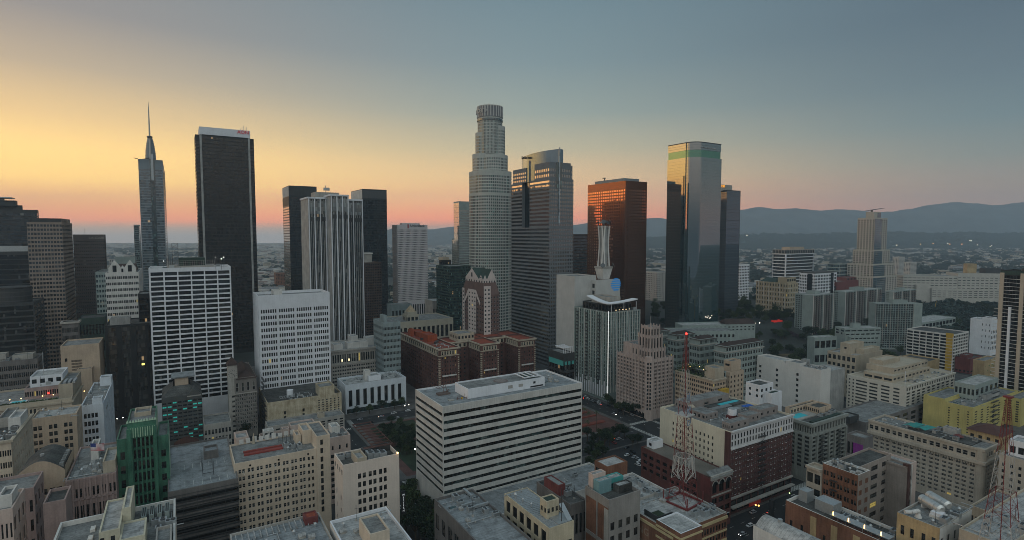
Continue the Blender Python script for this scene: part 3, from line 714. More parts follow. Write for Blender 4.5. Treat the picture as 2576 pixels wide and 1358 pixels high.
# --- pale lattice tower with bank lettering
b=Bld('lattice','office_tower','pale lattice tower with grey bank lettering across its crown, standing alone before the hazy hills',OFF,c(2,1000,372),900,R_=c(2,1205,0)[0],L_=c(2,965,0)[0])
ht=b.h;zw=b.zv(c(2,0,402)[1]);zg=b.zv(c(2,0,895)[1])
lw=paint('lattice_panels',(.52,.49,.50),var=.08)
b.block(lw,0,ht,core=G_black,F_=[Zn(zg,zw,26,40,[(.2,.8)],[(.32,.8)]),Zn(1,zg-2,13,1,[(.2,.8)],[(.1,.9)])],L_=[Zn(zg,zw,20,40,[(.2,.8)],[(.32,.8)])],depth=.6)
b.mb('crown_roof',lw).box(b.wa*.2,b.wa*.8,8,b.wb-8,ht-1,ht+3)
letters('UnionBank',7.8,charcoal,b.root,(b.wa*.42,-.3,zw+4),(UP,0,0),.2,fit=25)
b.mb('sign_mark',paint('sign_red',(.35,.10,.10))).box(b.wa*.33,b.wa*.38,-.3,-.003,zw+1.5,zw+8)
b.done()
# --- tower left of the tallest
b=Bld('goldtower','office_tower','slim tower with a gold lit glass side, half hidden behind the tall round crowned tower',OFF,c(2,1420,212),900,R_=c(2,1545,0)[0],L_=c(2,1383,0)[0])
ht=b.h;gg=glass('mirror_glass',var=.12,base=(.36,.36,.32),ior=1.8,metal=.8,pane=(3,3,3.9),tilt=.006,pblind=0,rough=.06)
b.block(greygreen,0,ht,core=gg,F_=[Zn(3,ht-14,1,46,[(0,.99)],[(.35,.95)])],L_=[Zn(3,ht-2,1,50,[(.0,1)],[(.06,.98)])],depth=.15)
yl=b.uy(c(2,1370,0)[0]);zl=b.zv(c(2,0,466)[1],0,yl)
b.block(greygreen,0,zl,box=(0,b.wa,b.wb+.05,yl),core=gg,L_=[Zn(3,zl-2,1,40,[(.0,1)],[(.06,.98)])],name='rear_wing',depth=.15)
b.mb('roof_mast',steel).tube((3,b.wb*.5,ht),(3,b.wb*.5,ht+5),.3);b.done()
b=Bld('darkstep','office_tower','dark green banded block left of the brown and white gabled tower',OFF,c(2,1352,654),690,R_=c(2,1500,0)[0],wb=40)
ht=b.h;b.block(patina,0,ht,core=G_teal,F_=[Zn(3,ht-1,1,30,[(.0,1)],[(.3,.95)])],L_=[Zn(3,ht-1,1,30,[(.0,1)],[(.3,.95)])],depth=.2);b.done()
b=Bld('blackpost','office_tower','short black tower left of the dark green banded block',OFF,c(2,1300,612),760,R_=c(2,1366,0)[0],L_=c(2,1285,0)[0])
ht=b.h;b.block(black,0,ht,core=G_black,F_=[Zn(3,ht-3,10,1,[(.1,.9)],[(0,1)])],L_=[Zn(3,ht-3,5,1,[(.1,.9)],[(0,1)])]);b.block(sand,ht-1,ht+4,box=(b.wa*.3,b.wa*.95,5,20),name='plant_room');b.done()
# --- tallest tower with round crown
Yt=720.0
def uz(u,v):return at_y(u,v,Yt)
cxp=at_y(c(3,237,0)[0],500,Yt)
b=thing('skyscraper','tallest central tower, pale stone stepping up in drums to a round glass crown','skyscraper',(cxp.x,Yt+30,0),R(AZ))
gt=glass('crown_tower_glass',base=(.014,.045,.042),ior=2.1,pane=(2,2,4),pblind=.15,blind=(.11,.24,.21),tilt=.01)
st=paint('pale_granite',(.41,.42,.39),var=.14)
def drum(name,half,nside,z0,z1,nper,fh,wall_mat=st,flat=.0,rot=0,solidtop=3,wf=.60,hf=.62,off=0):
    """a stacked drum: a ring of piers and spandrels round a glass core. flat>0 squares it off"""
    pts=[]
    n=nside
    for k in range(n):
        a=2*math.pi*(k+.5)/n+rot;ca,sa=math.cos(a),math.sin(a)
        r=half/max(abs(ca),abs(sa));r=half*(1-flat)+min(r,half*1.22)*flat
        pts.append((r*ca+off/F*Yt*math.cos(R(AZ)),r*sa-off/F*Yt*math.sin(R(AZ))))
    W=MB();G=MB();nr=max(1,int((z1-z0-solidtop)/fh))
    ox,oy=sum(q[0]for q in pts)/n,sum(q[1]for q in pts)/n
    G.prism([(ox+(x-ox)*.985,oy+(y-oy)*.985)for x,y in pts],z0,z1-1,True)
    zt_=z0+nr*fh
    for k in range(n):
        p,q=Vector((*pts[k],0)),Vector((*pts[(k+1)%n],0));d=q-p
        W.face([(p.x,p.y,zt_),(q.x,q.y,zt_),(q.x,q.y,z1),(p.x,p.y,z1)])
        for i in range(nper):
            for a,e in((0,(1-wf)/2),((1+wf)/2,1)):
                u,w_=p+d*((i+a)/nper),p+d*((i+e)/nper)
                W.face([(u.x,u.y,z0),(w_.x,w_.y,z0),(w_.x,w_.y,zt_),(u.x,u.y,zt_)])
            u,w_=p+d*((i+(1-wf)/2)/nper),p+d*((i+(1+wf)/2)/nper)
            for j in range(nr):
                zz=z0+j*fh;W.face([(u.x,u.y,zz),(w_.x,w_.y,zz),(w_.x,w_.y,zz+fh*(1-hf)),(u.x,u.y,zz+fh*(1-hf))])
    W.face([(x,y,z1-.9)for x,y in pts])
    wl=W.build(name,wall_mat,b);G.build('glazing',gt,wl)
def zP(v):return at_y(CX,v,Yt).z
def hw(pxl):return pxl/F*Yt/2
zA,zB,zC,zD,zE,zF=zP(486),zP(425),zP(382),zP(315),zP(285),zP(255)
drum('main_shaft',hw(107),32,0,zA+1,2,3.95,flat=.25)
drum('upper_shaft',hw(103),32,zA,zP(427),2,3.95,flat=.42)
drum('left_shoulder',hw(62),24,zA,zP(381),2,3.95,off=-15);drum('right_shoulder',hw(76),26,zA,zP(384),2,3.95,off=8)
drum('left_neck',hw(50),22,zC-4,zP(325),2,3.95,off=-13);drum('right_neck',hw(48),22,zC-4,zP(308),2,3.95,off=15)
drum('collar',hw(64),28,zC,zE,2,3.95,flat=0,hf=.75)
cg=glass('crown_glass',base=(.05,.06,.07),ior=2.0,pane=(50,50,50));CR=MB();nn=28;r0=hw(66)
ring=[(r0*math.cos(2*math.pi*k/nn),r0*math.sin(2*math.pi*k/nn))for k in range(nn)]
CR.prism(ring,zE-.5,zF-2);cr_=CR.build('crown',paint('crown_panels',(.16,.16,.17),rough=.4,var=.2),b)
ff=MB()
for k in range(nn):
    a=2*math.pi*k/nn
    for s_ in(-.012,.012):
        x,y=r0*math.cos(a+s_*2),r0*math.sin(a+s_*2);ff.tube((x*1.012,y*1.012,zE),(x*1.012,y*1.012,zF-1),.35)
ff.build('crown_rib',offwhite,cr_)
MB().prism([(x*1.02,y*1.02)for x,y in ring],zF-2,zF-.8).build('crown_rim',stone,cr_)
MB().prism([(x*1.015,y*1.015)for x,y in ring],zE-5,zE-2.5).build('crown_light_band',G_teal,cr_)
ms=MB()
for k in range(4):ms.tube((r0*.5*math.cos(k*2),r0*.5*math.sin(k*2),zF-2),(r0*.5*math.cos(k*2),r0*.5*math.sin(k*2),zF+3+2*(k%2)),.25)
ms.build('antenna',steel,cr_)
# curved lettering round the crown, facing left of the camera
lt='us bank'
for i,ch in enumerate(lt):
    if ch==' ':continue
    a=R(-214+i*13.5);rr=r0+.9
    letters(ch,11.5,whitesteel,cr_,(rr*math.cos(a),rr*math.sin(a),zE+4.5),(UP,0,a+UP),.3,align='CENTER')
# --- gas-blue tower with elliptical glass crown
b=Bld('bluecrown','skyscraper','grey banded tower with a blue curved glass crown bearing dark letters','skyscraper',c(3,600,402),600,R_=c(3,746,0)[0],L_=c(3,370,0)[0])
ht=b.h;gr_=paint('grey_granite',(.155,.165,.175),var=.15);gm=glass('bronze_mirror',lit=0,var=.3,base=(.03,.032,.034),ior=3.9,pane=(1.6,1.6,4),tilt=.008,pblind=.0,rough=.05,tint=(1,.9,.82))
x1,y1=b.wa,b.wb
ys=b.uy(c(3,510,0)[0]);yt0,yt1=b.uy(c(3,480,0)[0]),b.uy(c(3,435,0)[0]);yu0,yu1=b.uy(c(3,462,0)[0]),b.uy(c(3,380,0)[0])
zm=b.zv(c(3,0,515)[1],0,ys);zsl=b.zv(c(3,0,800)[1],0,yt0)
zleft=b.zv(c(3,0,440)[1],0,yu0);zup=b.zv(c(3,0,540)[1],0,y1*.97)
zr2=b.zv(c(3,0,425)[1],x1*.9)
fh=4.05
def rows(z0,z1):return max(1,int((z1-z0)/fh))
def Lz(z0,z1,nb,wide=False):return Zn(z0,z1,1 if wide else nb,rows(z0,z1),[(0,1)]if wide else[(.2,.85)],[(.40,.92)]if wide else[(.3,.85)])
# lower body up to the slot sill, then the pieces either side of the dark slot
b.block(gr_,0,zsl,core=gm,L_=[Lz(4,zsl-1,1,True)],F_=[Lz(4,zsl-1,14)],depth=.3,par=.3)
b.block(gr_,zsl,zm,box=(0,x1,0,yt0),core=gm,L_=[Lz(zsl,zm-2,1,True)],F_=[Lz(zsl,zm-2,14)],depth=.3,par=.3,name='front_wing')
b.block(gr_,zsl,zup,box=(0,x1,yt1,y1),core=gm,L_=[Lz(zsl,zup-2,1,True)],depth=.3,par=.3,name='rear_wing')
b.mb('slot_glazing',gn).box(4,x1,yt0+.02,yt1-.02,zsl,zm-1)
b.block(gr_,zm,ht,box=(0,x1*.88,0,ys),core=gm,L_=[Lz(zm,ht-6,8)],F_=[Lz(zm,ht-6,12)],depth=.3,name='upper_front')
b.block(gr_,zup,zleft,box=(0,x1,yu0+1,yu1),core=gm,L_=[Lz(zup,zleft-4,7)],depth=.3,name='upper_rear')
b.block(gr_,zm,zr2,box=(x1*.88+.02,x1,2,y1*.5),core=gm,F_=[Lz(zm,zr2-5,2)],depth=.3,name='right_shoulder')
# notch on the right face and the curved crown
xn0,xn1=b.ux(c(3,640,0)[0]),b.ux(c(3,676,0)[0]);zn=b.zv(c(3,0,560)[1],xn0)
b.mb('notch',G_teal).box(xn0,xn1,-.35,.02,zn,ht+.3);b.mb('notch_blade',glass('pale_blade_glass',base=(.2,.25,.28),ior=2.3)).box(xn0+(xn1-xn0)*.42,xn0+(xn1-xn0)*.62,-.9,-.36,zn-40,ht+16)
zc0=b.zv(c(3,0,372)[1],0,yu0);zc1=b.zv(c(3,0,320)[1],x1*.3,4)
V=MB();gcr=glass('crown_blue_glass',lit=0,var=.12,base=(.10,.15,.19),ior=2.2,metal=.35,pane=(4,4,4),tilt=.004,pblind=0)
pA=Vector((1.5,b.uy(c(3,433,0)[0],1.5),0));pB=Vector((b.ux(c(3,660,0)[0],6),6,0));nseg=18;bow=11
dirn=(pB-pA);nrm=Vector((dirn.y,-dirn.x,0)).normalized();nrm=nrm if nrm.x<0 else-nrm
arc=[pA+dirn*t+nrm*bow*4*t*(1-t)*.55 for t in[i/nseg for i in range(nseg+1)]]
for i in range(nseg):
    p,q=arc[i],arc[i+1];t0,t1=i/nseg,(i+1)/nseg;e0=zc0+(zc1-zc0)*t0**.7;e1=zc0+(zc1-zc0)*t1**.7
    zb0=zm-1
    V.face([(p.x,p.y,zb0),(q.x,q.y,zb0),(q.x,q.y,e1),(p.x,p.y,e0)])
    pi,qi=p-nrm*7,q-nrm*7
    V.face([(p.x,p.y,e0),(q.x,q.y,e1),(qi.x,qi.y,e1),(pi.x,pi.y,e0)]);V.face([(pi.x,pi.y,zb0),(pi.x,pi.y,e0),(qi.x,qi.y,e1),(qi.x,qi.y,zb0)])
pE,pi=arc[-1],arc[-1]-nrm*7;V.face([(pE.x,pE.y,zb0),(pi.x,pi.y,zb0),(pi.x,pi.y,zc1),(pE.x,pE.y,zc1)])
pE,pi=arc[0],arc[0]-nrm*7;V.face([(pE.x,pE.y,zb0),(pi.x,pi.y,zb0),(pi.x,pi.y,zc0),(pE.x,pE.y,zc0)])
vo=V.build('glass_crown',gcr,b.root)
q0=arc[2];q1=arc[9];ddd=(q1-q0);ang=math.atan2(ddd.y,ddd.x)
for i,ch in enumerate('Deloitte.'):
    t=.7+i*.8;p=arc[int(t)]+(arc[int(t)+1]-arc[int(t)])*(t-int(t));p=p+nrm*.6
    dl=arc[int(t)+1]-arc[int(t)]
    letters(ch,4.4,black,vo,(p.x,p.y,b.zv(c(3,0,386)[1],p.x,p.y)),(UP,0,math.atan2(dl.y,dl.x)),.3,align='CENTER')
b.done()
# --- orange-reflecting bronze tower
b=Bld('bronze','skyscraper','bronze gridded tower whose left side mirrors the orange sunset','skyscraper',c(3,1060,517),772,R_=c(3,1190,0)[0],L_=c(3,832,0)[0])
ht=b.h;bw=metal('bronze_frame',(.19,.082,.045),.24,.85);bg=glass('bronze_glass',lit=0,var=.12,base=(.04,.016,.012),ior=8.0,pane=(3.2,3.2,4.2),tilt=.006,pblind=0,rough=.05,tint=(1,.60,.42))
zw=b.zv(c(3,0,565)[1]);nr=50
b.block(bw,0,ht,core=bg,L_=[Zn(3,zw,17,nr,[(.14,.88)],[(.22,.82)])],F_=[Zn(3,zw,12,nr,[(.14,.88)],[(.22,.82)])],depth=.35,roof=roofdark)
zp=b.zv(c(3,0,520)[1],0,b.wb*.85);b.block(pan,ht-1,ht+4.5,box=(4,b.wa*.8,8,b.wb*.86),name='plant_room',roof=roofdark)
b.mb('roof_crane',steeldk).tube((6,b.wb*.62,ht+4),(6,b.wb*.62,ht+8),.8);b.mb('roof_crane',steeldk).tube((6,b.wb*.60,ht+8),(6,b.wb*.67,ht+8.4),.9)
b.done()
b=Bld('darkmid','office_tower','dark banded tower in the gap between the blue crowned tower and the bronze tower',OFF,c(3,745,840),900,R_=c(3,860,0)[0],wb=40)
ht=b.h;b.block(brownclad,0,ht,core=gd,F_=[Zn(3,ht-3,1,30,[(0,1)],[(.3,.9)])],L_=[Zn(3,ht-3,1,30,[(0,1)],[(.3,.9)])]);b.done()
# --- telephone exchange with microwave mast and blue globe
b=Bld('exchange','telephone_exchange','windowless cream exchange block with a blue striped globe sign','exchange building',c(3,880,1120),540,R_=c(3,1026,0)[0],L_=c(3,853,0)[0])
ht=b.h;pw=paint('exchange_panels',(.46,.45,.43),var=.12)
b.block(pw,0,ht,L_=[Zn(2,ht-2,1,15,[(.25,.8)],[(.2,.8)],'plain')],depth=.4)
yl0,yl1=b.wb+.05,b.wb+46;xl1=b.ux(c(3,853,0)[0],b.wb)
zl=b.zv(c(3,0,1090)[1],0,b.wb);xl0=b.ux(c(3,745,0)[0],b.wb+2)
b.block(pw,0,zl,box=(xl0,0+6,b.wb+.05,b.wb+30),name='rear_block')
xg,zg=b.ux(c(3,1001,0)[0]),b.zv(c(3,0,1144)[1],b.wa*.8);gl=MB();gl2=MB();rg_=6.6
gb_=glow('globe_blue',(.015,.20,.52),.32);gl.use(gb_)
for j in range(6):
    t0,t1=-1+j/3+.05,-1+(j+1)/3-.09
    ptop=[];pbot=[]
    for i in range(13):
        a=math.pi*i/12;ptop.append((xg-math.cos(a)*rg_*math.sqrt(max(0,1-t1*t1)),-.25-.12*math.sin(a),zg+rg_*t1+.35*math.sin(a)));pbot.append((xg-math.cos(a)*rg_*math.sqrt(max(0,1-t0*t0)),-.25-.12*math.sin(a),zg+rg_*t0+.35*math.sin(a)))
    for i in range(12):gl.face([pbot[i],pbot[i+1],ptop[i+1],ptop[i]])
gl.build('globe_sign',gb_,b.root)
b.done();EX=b
mx_=b.world(b.ux(c(3,934,0)[0],12),14,0)
t=thing('microwave_mast','flared concrete microwave mast with ribbed legs rising from the exchange block','mast',(mx_.x,mx_.y,ht),R(AZ))
k_=mx_.y/F;cz=lambda y:at_y(CX,y/2.4+238.9,mx_.y).z-ht
m=MB()
hm_=62/2.4*k_/2.746;zC1=cz(790);r_c=hm_
secs=[(cz(1045),1.08),(cz(1000),.98),(cz(930),.84),(cz(880),.82),(cz(830),.92),(zC1,1.04)]
for q in range(4):
    a=math.pi/4+q*math.pi/2;ca,sa=math.cos(a)*1.414,math.sin(a)*1.414
    for s_ in(-1,1):
        for(z0,f0),(z1,f1)in zip(secs,secs[1:]):
            g0,g1=.16+.75*abs(f0-.8)*2.4,.16+.75*abs(f1-.8)*2.4
            e=Vector((-sa,ca,0))*s_*hm_;m.tube((ca*hm_*f0+e.x*g0*.5,sa*hm_*f0+e.y*g0*.5,z0),(ca*hm_*f1+e.x*g1*.5,sa*hm_*f1+e.y*g1*.5,z1),.75,6)
m.build('legs',offwhite,t)
sq=lambda r:[(r,-r),(r,r),(-r,r),(-r,-r)]
m=MB();m.prism(sq(hm_*.74),0,zC1,True,sq(hm_*.74));m.build('core_shaft',concrete,t)
hb_=108/2.4*k_/2.746
for zz,rr,th in((cz(1045),hb_,2.0),(cz(800),hm_*1.15,1.3),(cz(772),hm_*1.0,1.2)):MB().prism(sq(rr),zz,zz+th).build('platform',stone,t)
MB().prism(sq(hm_*1.1),0,cz(1045),False,sq(hb_*.95)).build('flared_base',offwhite,t)
for i,(ax_,ay_,zz)in enumerate(((-1,-1,cz(770)),(1,-1,cz(768)),(-1,1,cz(772)),(1,1,cz(770)),(.1,-1.1,cz(774)),(-1.5,-1.5,cz(1030)),(1.5,-1.5,cz(1028)))):
    m=MB();x,y=ax_*r_c,ay_*r_c;m.tube((x,y,zz-3),(x*1.15,y*1.15,zz+1.5),.5,6,.5);m.tube((x,y,zz),(x*1.25,y*1.25,zz+.8),.4,10,2.4);m.build('horn_antenna',steeldk,t)
# --- curved glass tower with bank lettering and arched base
b=Bld('curvedglass','skyscraper','tall blue green mirror glass tower with a rounded corner and white lettering','skyscraper',c(4,302,212),740,R_=c(4,487,0)[0],L_=c(4,119,0)[0])
ht=b.h;x1,y1=b.wa,b.wb;rad=15.0
gcv=glass('blue_green_mirror',lit=0,var=.1,base=(.015,.04,.045),ior=3.3,pane=(200,200,3.9),tilt=.0015,pblind=0,rough=.04)
cv=glass('green_mirror',lit=0,var=.1,base=(.025,.10,.065),ior=2.6,pane=(200,200,3.9),tilt=.0015,pblind=0,rough=.05,tint=(.6,1,.8))
dl_=paint('thin_mullion',(.03,.045,.05),rough=.4)
def rounded(ins,insr=0):
    pts=[(x1-insr,ins)]
    pts+=[]
    arcp=[(ins+rad+rad*math.cos(a),ins+rad+rad*math.sin(a))for a in[R(270-90*i/12)for i in range(13)]]
    return[(ins,y1-ins)]+arcp[::-1]+[(x1-insr,ins),(x1-insr,y1-ins)]
zt=b.zv(c(4,0,110)[1],2,4);zg0=b.zv(c(4,0,165)[1],2,4)
def skin(name,mat,poly,z0,z1,top=True):
    m=MB();n=len(poly);i=0
    m.prism(poly,z0,z1,top);o=m.build(name,mat,b.root)
    return o
zbase=14
gl_=skin('glazing',gcv,rounded(0),zbase,ht)
skin('green_band',cv,rounded(.8,1.6),ht,zg0);skin('crown',gcv,rounded(.4,1.2),zg0,zt-.5,False);skin('crown_roof',roofdark,rounded(.6,1.4),zt-2.2,zt-2.0)
M_=MB()
for z in range(int(zbase)+4,int(ht),4):
    po=rounded(-.06);M_.prism(po,z,z+.12,False)
for z in[zg0+3+3.2*i for i in range(int((zt-zg0)/3.2))]:M_.prism(rounded(.34,1.1),z,z+.18,False)
M_.build('mullion',dl_,b.root)
M_=MB();M_.prism(rounded(.2,1.0),zt-1,zt);M_.build('rim',steeldk,b.root)
ysl=5.5;M_=MB();M_.box(-.12,-.02,rad+1.0,rad+3.4,40,b.zv(c(4,0,345)[1],0,rad));M_.build('dark_slot',gn,b.root)
letters('CITY NATIONAL BANK',5.0,whitesteel,b.root,(b.ux(c(4,352,0)[0],0),.1,zt-8.5),(UP,0,0),.3,fit=27)
P=b.mb('arched_base',paint('base_stone',(.30,.33,.32)));
b.wall('L',P and paint('base_stone',(.3,.33,.32)),0,zbase,box=(-2,x1+1,-2,y1),name='arched_base');b.wall('F',paint('base_stone',(.3,.33,.32)),0,zbase,box=(-2,x1+1,-2,y1),name='arched_base')
b.mb('arched_base',paint('base_stone',(.3,.33,.32))).face([(-2,-2,zbase),(x1+1,-2,zbase),(x1+1,y1,zbase),(-2,y1,zbase)])
for fc,W_,n_ in(('F',x1+3,6),('L',y1+2,7)):
    f,w_=b.fm(fc,(-2,x1+1,-2,y1))
    for i in range(n_):
        q=(i+.5)*w_/n_;cc=f(q,8.5,.35);m1,m2=MB(),MB()
        def oct_(r,o):return[f(q+r*math.cos(a),8.5+r*math.sin(a),o)for a in[R(22.5+45*k)for k in range(8)]]
        A_,B_=oct_(3.0,.25),oct_(1.9,.25);C_=oct_(3.0,.003)
        for k in range(8):
            m1.face([A_[k],A_[(k+1)%8],B_[(k+1)%8],B_[k]]);m1.face([C_[k],C_[(k+1)%8],A_[(k+1)%8],A_[k]])
        m2.face(oct_(1.9,.12));o=m1.build('porthole',white,b.root);m2.build('pane',G_black,o)
b.done()
b=Bld('secondglass','skyscraper','dark blue glass tower with an amber rooftop sign, half hidden behind the rounded mirror tower','skyscraper',c(4,523,441),850,R_=c(4,616,0)[0],L_=c(4,430,0)[0])
ht=b.h;g2=glass('indigo_mirror',lit=0,var=.12,base=(.11,.135,.165),ior=1.8,metal=.6,pane=(200,200,3.9),tilt=.002,pblind=0,rough=.05)
b.block(charcoal,0,ht,core=g2,F_=[Zn(12,ht-1,1,50,[(.0,1)],[(.08,.98)])],L_=[Zn(12,ht-1,1,50,[(0,1)],[(.08,.98)])],depth=.12,roof=roofdark)
zs0=b.zv(c(4,0,405)[1],0,8);xs1=b.ux(c(4,558,0)[0],8)
b.mb('sign_box',stone).box(-18,xs1,8,20,ht-1,zs0)
letters('AECOM',14.5,glow('amber_sign',(.9,.36,.03),.9),b.root,(b.ux(c(4,458,0)[0],7.7),7.7,ht+4.5),(UP,0,0),.3,fit=17)
b.wall('F',paint('base_stone',(.3,.33,.32)),0,14,[Zn(2,11,8,2,[(.2,.8)],[(.2,.8)],'plain')],(-1,b.wa+1,-1.5,b.wb),'arcade_base');b.mb('arcade_base',paint('base_stone',(.3,.33,.32))).face([(-1,-1.5,14),(b.wa+1,-1.5,14),(b.wa+1,0,14),(-1,0,14)])
b.done()
# ================================================================= middle distance, right of the towers
# --- civic and residential blocks beyond
b=Bld('whitegrid1','office_block','small white gridded block beside the foot of the dark blue glass tower','office block',c(4,612,947),1050,R_=c(4,676,0)[0],wb=24)
ht=b.h;b.block(white,0,ht,F_=[Zn(6,ht-2,6,16,[(.2,.85)],[(.2,.75)],'dark')],L_=[Zn(6,ht-2,5,16,[(.2,.85)],[(.2,.75)],'dark')]);b.done()
b=Bld('banded','office_block','broad dark block with thin white floor bands and a tan lid','office block',c(4,925,848),1200,R_=c(4,1117,0)[0],L_=c(4,832,0)[0])
ht=b.h;b.block(white,0,ht-9,core=gd,F_=[Zn(3,ht-9.2,1,15,[(0,1)],[(.05,.82)])],L_=[Zn(3,ht-9.2,1,15,[(0,1)],[(.05,.82)])],depth=2.2)
b.block(stone,ht-9,ht,F_=[Zn(ht-8,ht-1,16,1,[(.1,.9)],[(0,1)],'plain')],L_=[Zn(ht-8,ht-1,9,1,[(.1,.9)],[(0,1)],'plain')],name='top_storey')
b.block(beige,ht-1,ht+5.5,box=(b.wa*.22,b.wa*.72,b.wb*.2,b.wb*.8),name='roof_lid');b.done()
b=Bld('tanblock','apartment_block','tan apartment block with pale balcony grid and dark roof, right of the mirror towers','apartment block',c(4,938,1075),860,R_=c(4,1008,0)[0],L_=c(4,722,0)[0])
ht=b.h;tb=paint('tan_apartment_walls',(.37,.31,.215),var=.12)
b.block(tb,0,ht,L_=[Zn(8,ht-1,12,9,[(.25,.6)],[(.3,.8)],'std')],F_=[Zn(8,ht-1,4,9,[(.25,.6)],[(.3,.8)],'std')],depth=.4)
for k in range(9):b.band(offwhite,8+k*(ht-9)/9,8.35+k*(ht-9)/9,.5,None,'balcony_rail','FL')
for k in range(6):b.mb('gutter',offwhite).box(-.4,-.003,b.wb*(k+.5)/6,b.wb*(k+.5)/6+.4,6,ht)
b.block(tb,ht-1,ht+8,box=(3,b.wa,4,b.wb*.35),name='upper_block',roof=roofdark,F_=[Zn(ht+2,ht+6,4,1,[(.15,.85)],[(0,1)],'plain')]);
P=b.mb('dark_roof',patina);zr=ht+6;y0,y1=b.wb*.4,b.wb*.9
P.face([(1,y0,ht),(1,y1,ht),(b.wa*.5,y1-4,zr),(b.wa*.5,y0+4,zr)]);P.face([(b.wa-1,y0,ht),(b.wa-1,y1,ht),(b.wa*.5,y1-4,zr),(b.wa*.5,y0+4,zr)]);P.face([(1,y0,ht),(b.wa-1,y0,ht),(b.wa*.5,y0+4,zr)])
b.done()
b=Bld('whiteframe','apartment_block','white framed apartment block with a dark glass middle, behind the tan housing block','apartment block',c(10,700,650),1000,R_=c(10,868,0)[0],L_=c(10,580,0)[0])
ht=b.h;b.block(white,0,ht,F_=[Zn(5,ht-2,8,13,[(.15,.85)],[(.2,.8)],'dark')],L_=[Zn(5,ht-2,9,13,[(.15,.85)],[(.2,.8)],'dark')],depth=.7)
b.mb('glass_bay',G_black).box(-.6,-.003,b.wb*.18,b.wb*.48,4,ht-.4);b.mb('glass_bay',G_black).box(b.wa*.72,b.wa*.84,-.6,-.003,4,ht-.4)
b.mb('roof_canopy',roofdark).box(1,b.wa-1,1,b.wb-1,ht-.3,ht+2.2);b.done()
b=Bld('stepped','hotel_tower','tan stepped tower with a blue glass corner and tilted helipad against the mountains','tower',c(10,1166,214),1120,R_=c(10,1262,0)[0],L_=c(10,1030,0)[0])
ht=b.h;tw=paint('tan_tower_walls',(.42,.385,.335),var=.12)
zs=[b.zv(c(10,0,y)[1])for y in(465,575,672)]
def tier(z0,z1,e,fl,k):
    bx=(-e[0],b.wa+e[1],-e[0]*.6,b.wb+e[2]);nr=max(2,int((z1-z0)/3.9))
    b.block(tw,z0,z1,box=bx,L_=[Zn(z0,z1-3,6+k,nr,[(.2,.74)],[(.2,.74)],'plain')],F_=[Zn(z0,z1-3,6+k,nr,[(.22,.74)],[(.2,.74)],'plain')],name='tier',depth=.35)
    xg=(bx[1]-bx[0])*.52
    b.mb('glass_corner',G_blue).box(bx[0]-.3,bx[0]+xg,bx[2]-.35,bx[2]-.003,z0,z1-3)
    for j in range(nr):b.mb('glass_band',stone).box(bx[0]-.3,bx[0]+xg,bx[2]-.5,bx[2]-.36,z0+j*3.9,z0+j*3.9+.4)
def ext(yrow,ua,ub):
    z=zs[yrow];return(0.01+yrow*1.6,b.ux(c(10,ub,0)[0],0,z)-b.wa,b.uy(c(10,ua,0)[0],0,z)-b.wb)
tier(zs[0],ht,(0,0,0),1,0)
tier(zs[1],zs[0],ext(0,993,1280),1,1);tier(zs[2],zs[1],ext(1,953,1310),1,2);tier(0,zs[2],ext(2,975,1327),1,3)
zc=b.zv(c(10,0,168)[1]);xa,xb=b.wa*.05,b.wa*.75
b.block(tw,ht-1,zc,box=(1,b.wa*.55,3,b.wb*.55),name='crown');b.mb('crown_glass',G_blue).box(b.wa*.3,b.wa*.56,2.6,2.99,ht,zc-2)
m=b.mb('helipad',steeldk);m.face([(-2,12,zc+2),(b.wa*.9,2,zc+8),(b.wa*.9,12,zc+8.3),(-2,22,zc+2.3)]);m.box(4,7,8,11,zc-.5,zc+3.6)
b.done()
b=Bld('glasswing','office_block','low teal glass block at the left foot of the tan stepped tower','office block',c(10,888,575),1150,R_=c(10,955,0)[0],wb=25)
ht=b.h;b.block(greygreen,0,ht,core=G_blue,F_=[Zn(3,ht-1,1,12,[(.05,1)],[(.25,.95)])],L_=[Zn(3,ht-1,1,12,[(0,1)],[(.25,.95)])]);b.done()
b=Bld('redblock','museum_building','dull red stone block below the tan stepped tower','building',c(10,868,712),1030,R_=c(10,1036,0)[0],wb=30)
rs=paint('red_sandstone',(.17,.05,.045),var=.25);ht=b.h;b.block(rs,0,ht,L_=[Zn(4,ht-3,4,2,style='plain')]);b.block(rs,ht-1,ht+6,box=(b.wa*.55,b.wa,4,24),name='upper_block',F_=[Zn(ht,ht+5,3,1,style='plain')]);b.done()
# long pale complex, turned off the downtown grid
b=Bld('courthouse','civic_building','long pale civic complex of stepped terraces with rows of slit windows','civic building',c(10,1385,662),1200,R_=c(10,1806,0)[0],wb=40,az=-10)
ht=b.h;cw=paint('courthouse_concrete',(.44,.42,.38),var=.12)
b.block(cw,0,ht,F_=[Zn(ht-30,ht-3,12,5,[(.15,.85)],[(.45,.7)],'plain')],L_=[Zn(ht-30,ht-3,6,5,[(.15,.85)],[(.45,.7)],'plain')])
x2,x3=b.ux(c(10,1808,0)[0],6),b.ux(c(10,2200,0)[0],6);z2=b.zv(c(10,0,645)[1],x2,6)
b.block(cw,0,z2,box=(x2,x3,6,50),F_=[Zn(z2-36,z2-8,11,5,[(.1,.75)],[(.5,.75)],'plain')],name='high_wing')
x4,x5=b.ux(c(10,1612,0)[0],-14),b.ux(c(10,2180,0)[0],-14);z4=b.zv(c(10,0,765)[1],x4,-14)
b.block(cw,0,z4,box=(x4,x5,-14,-.05),F_=[Zn(z4-20,z4-3,14,4,[(.1,.8)],[(.45,.7)],'plain')],name='front_terrace')
x6=b.ux(c(10,1490,0)[0],-8);z6=b.zv(c(10,0,735)[1],x6,-8)
b.block(cw,0,z6,box=(x6,x4-.05,-8,-.05),name='low_terrace')
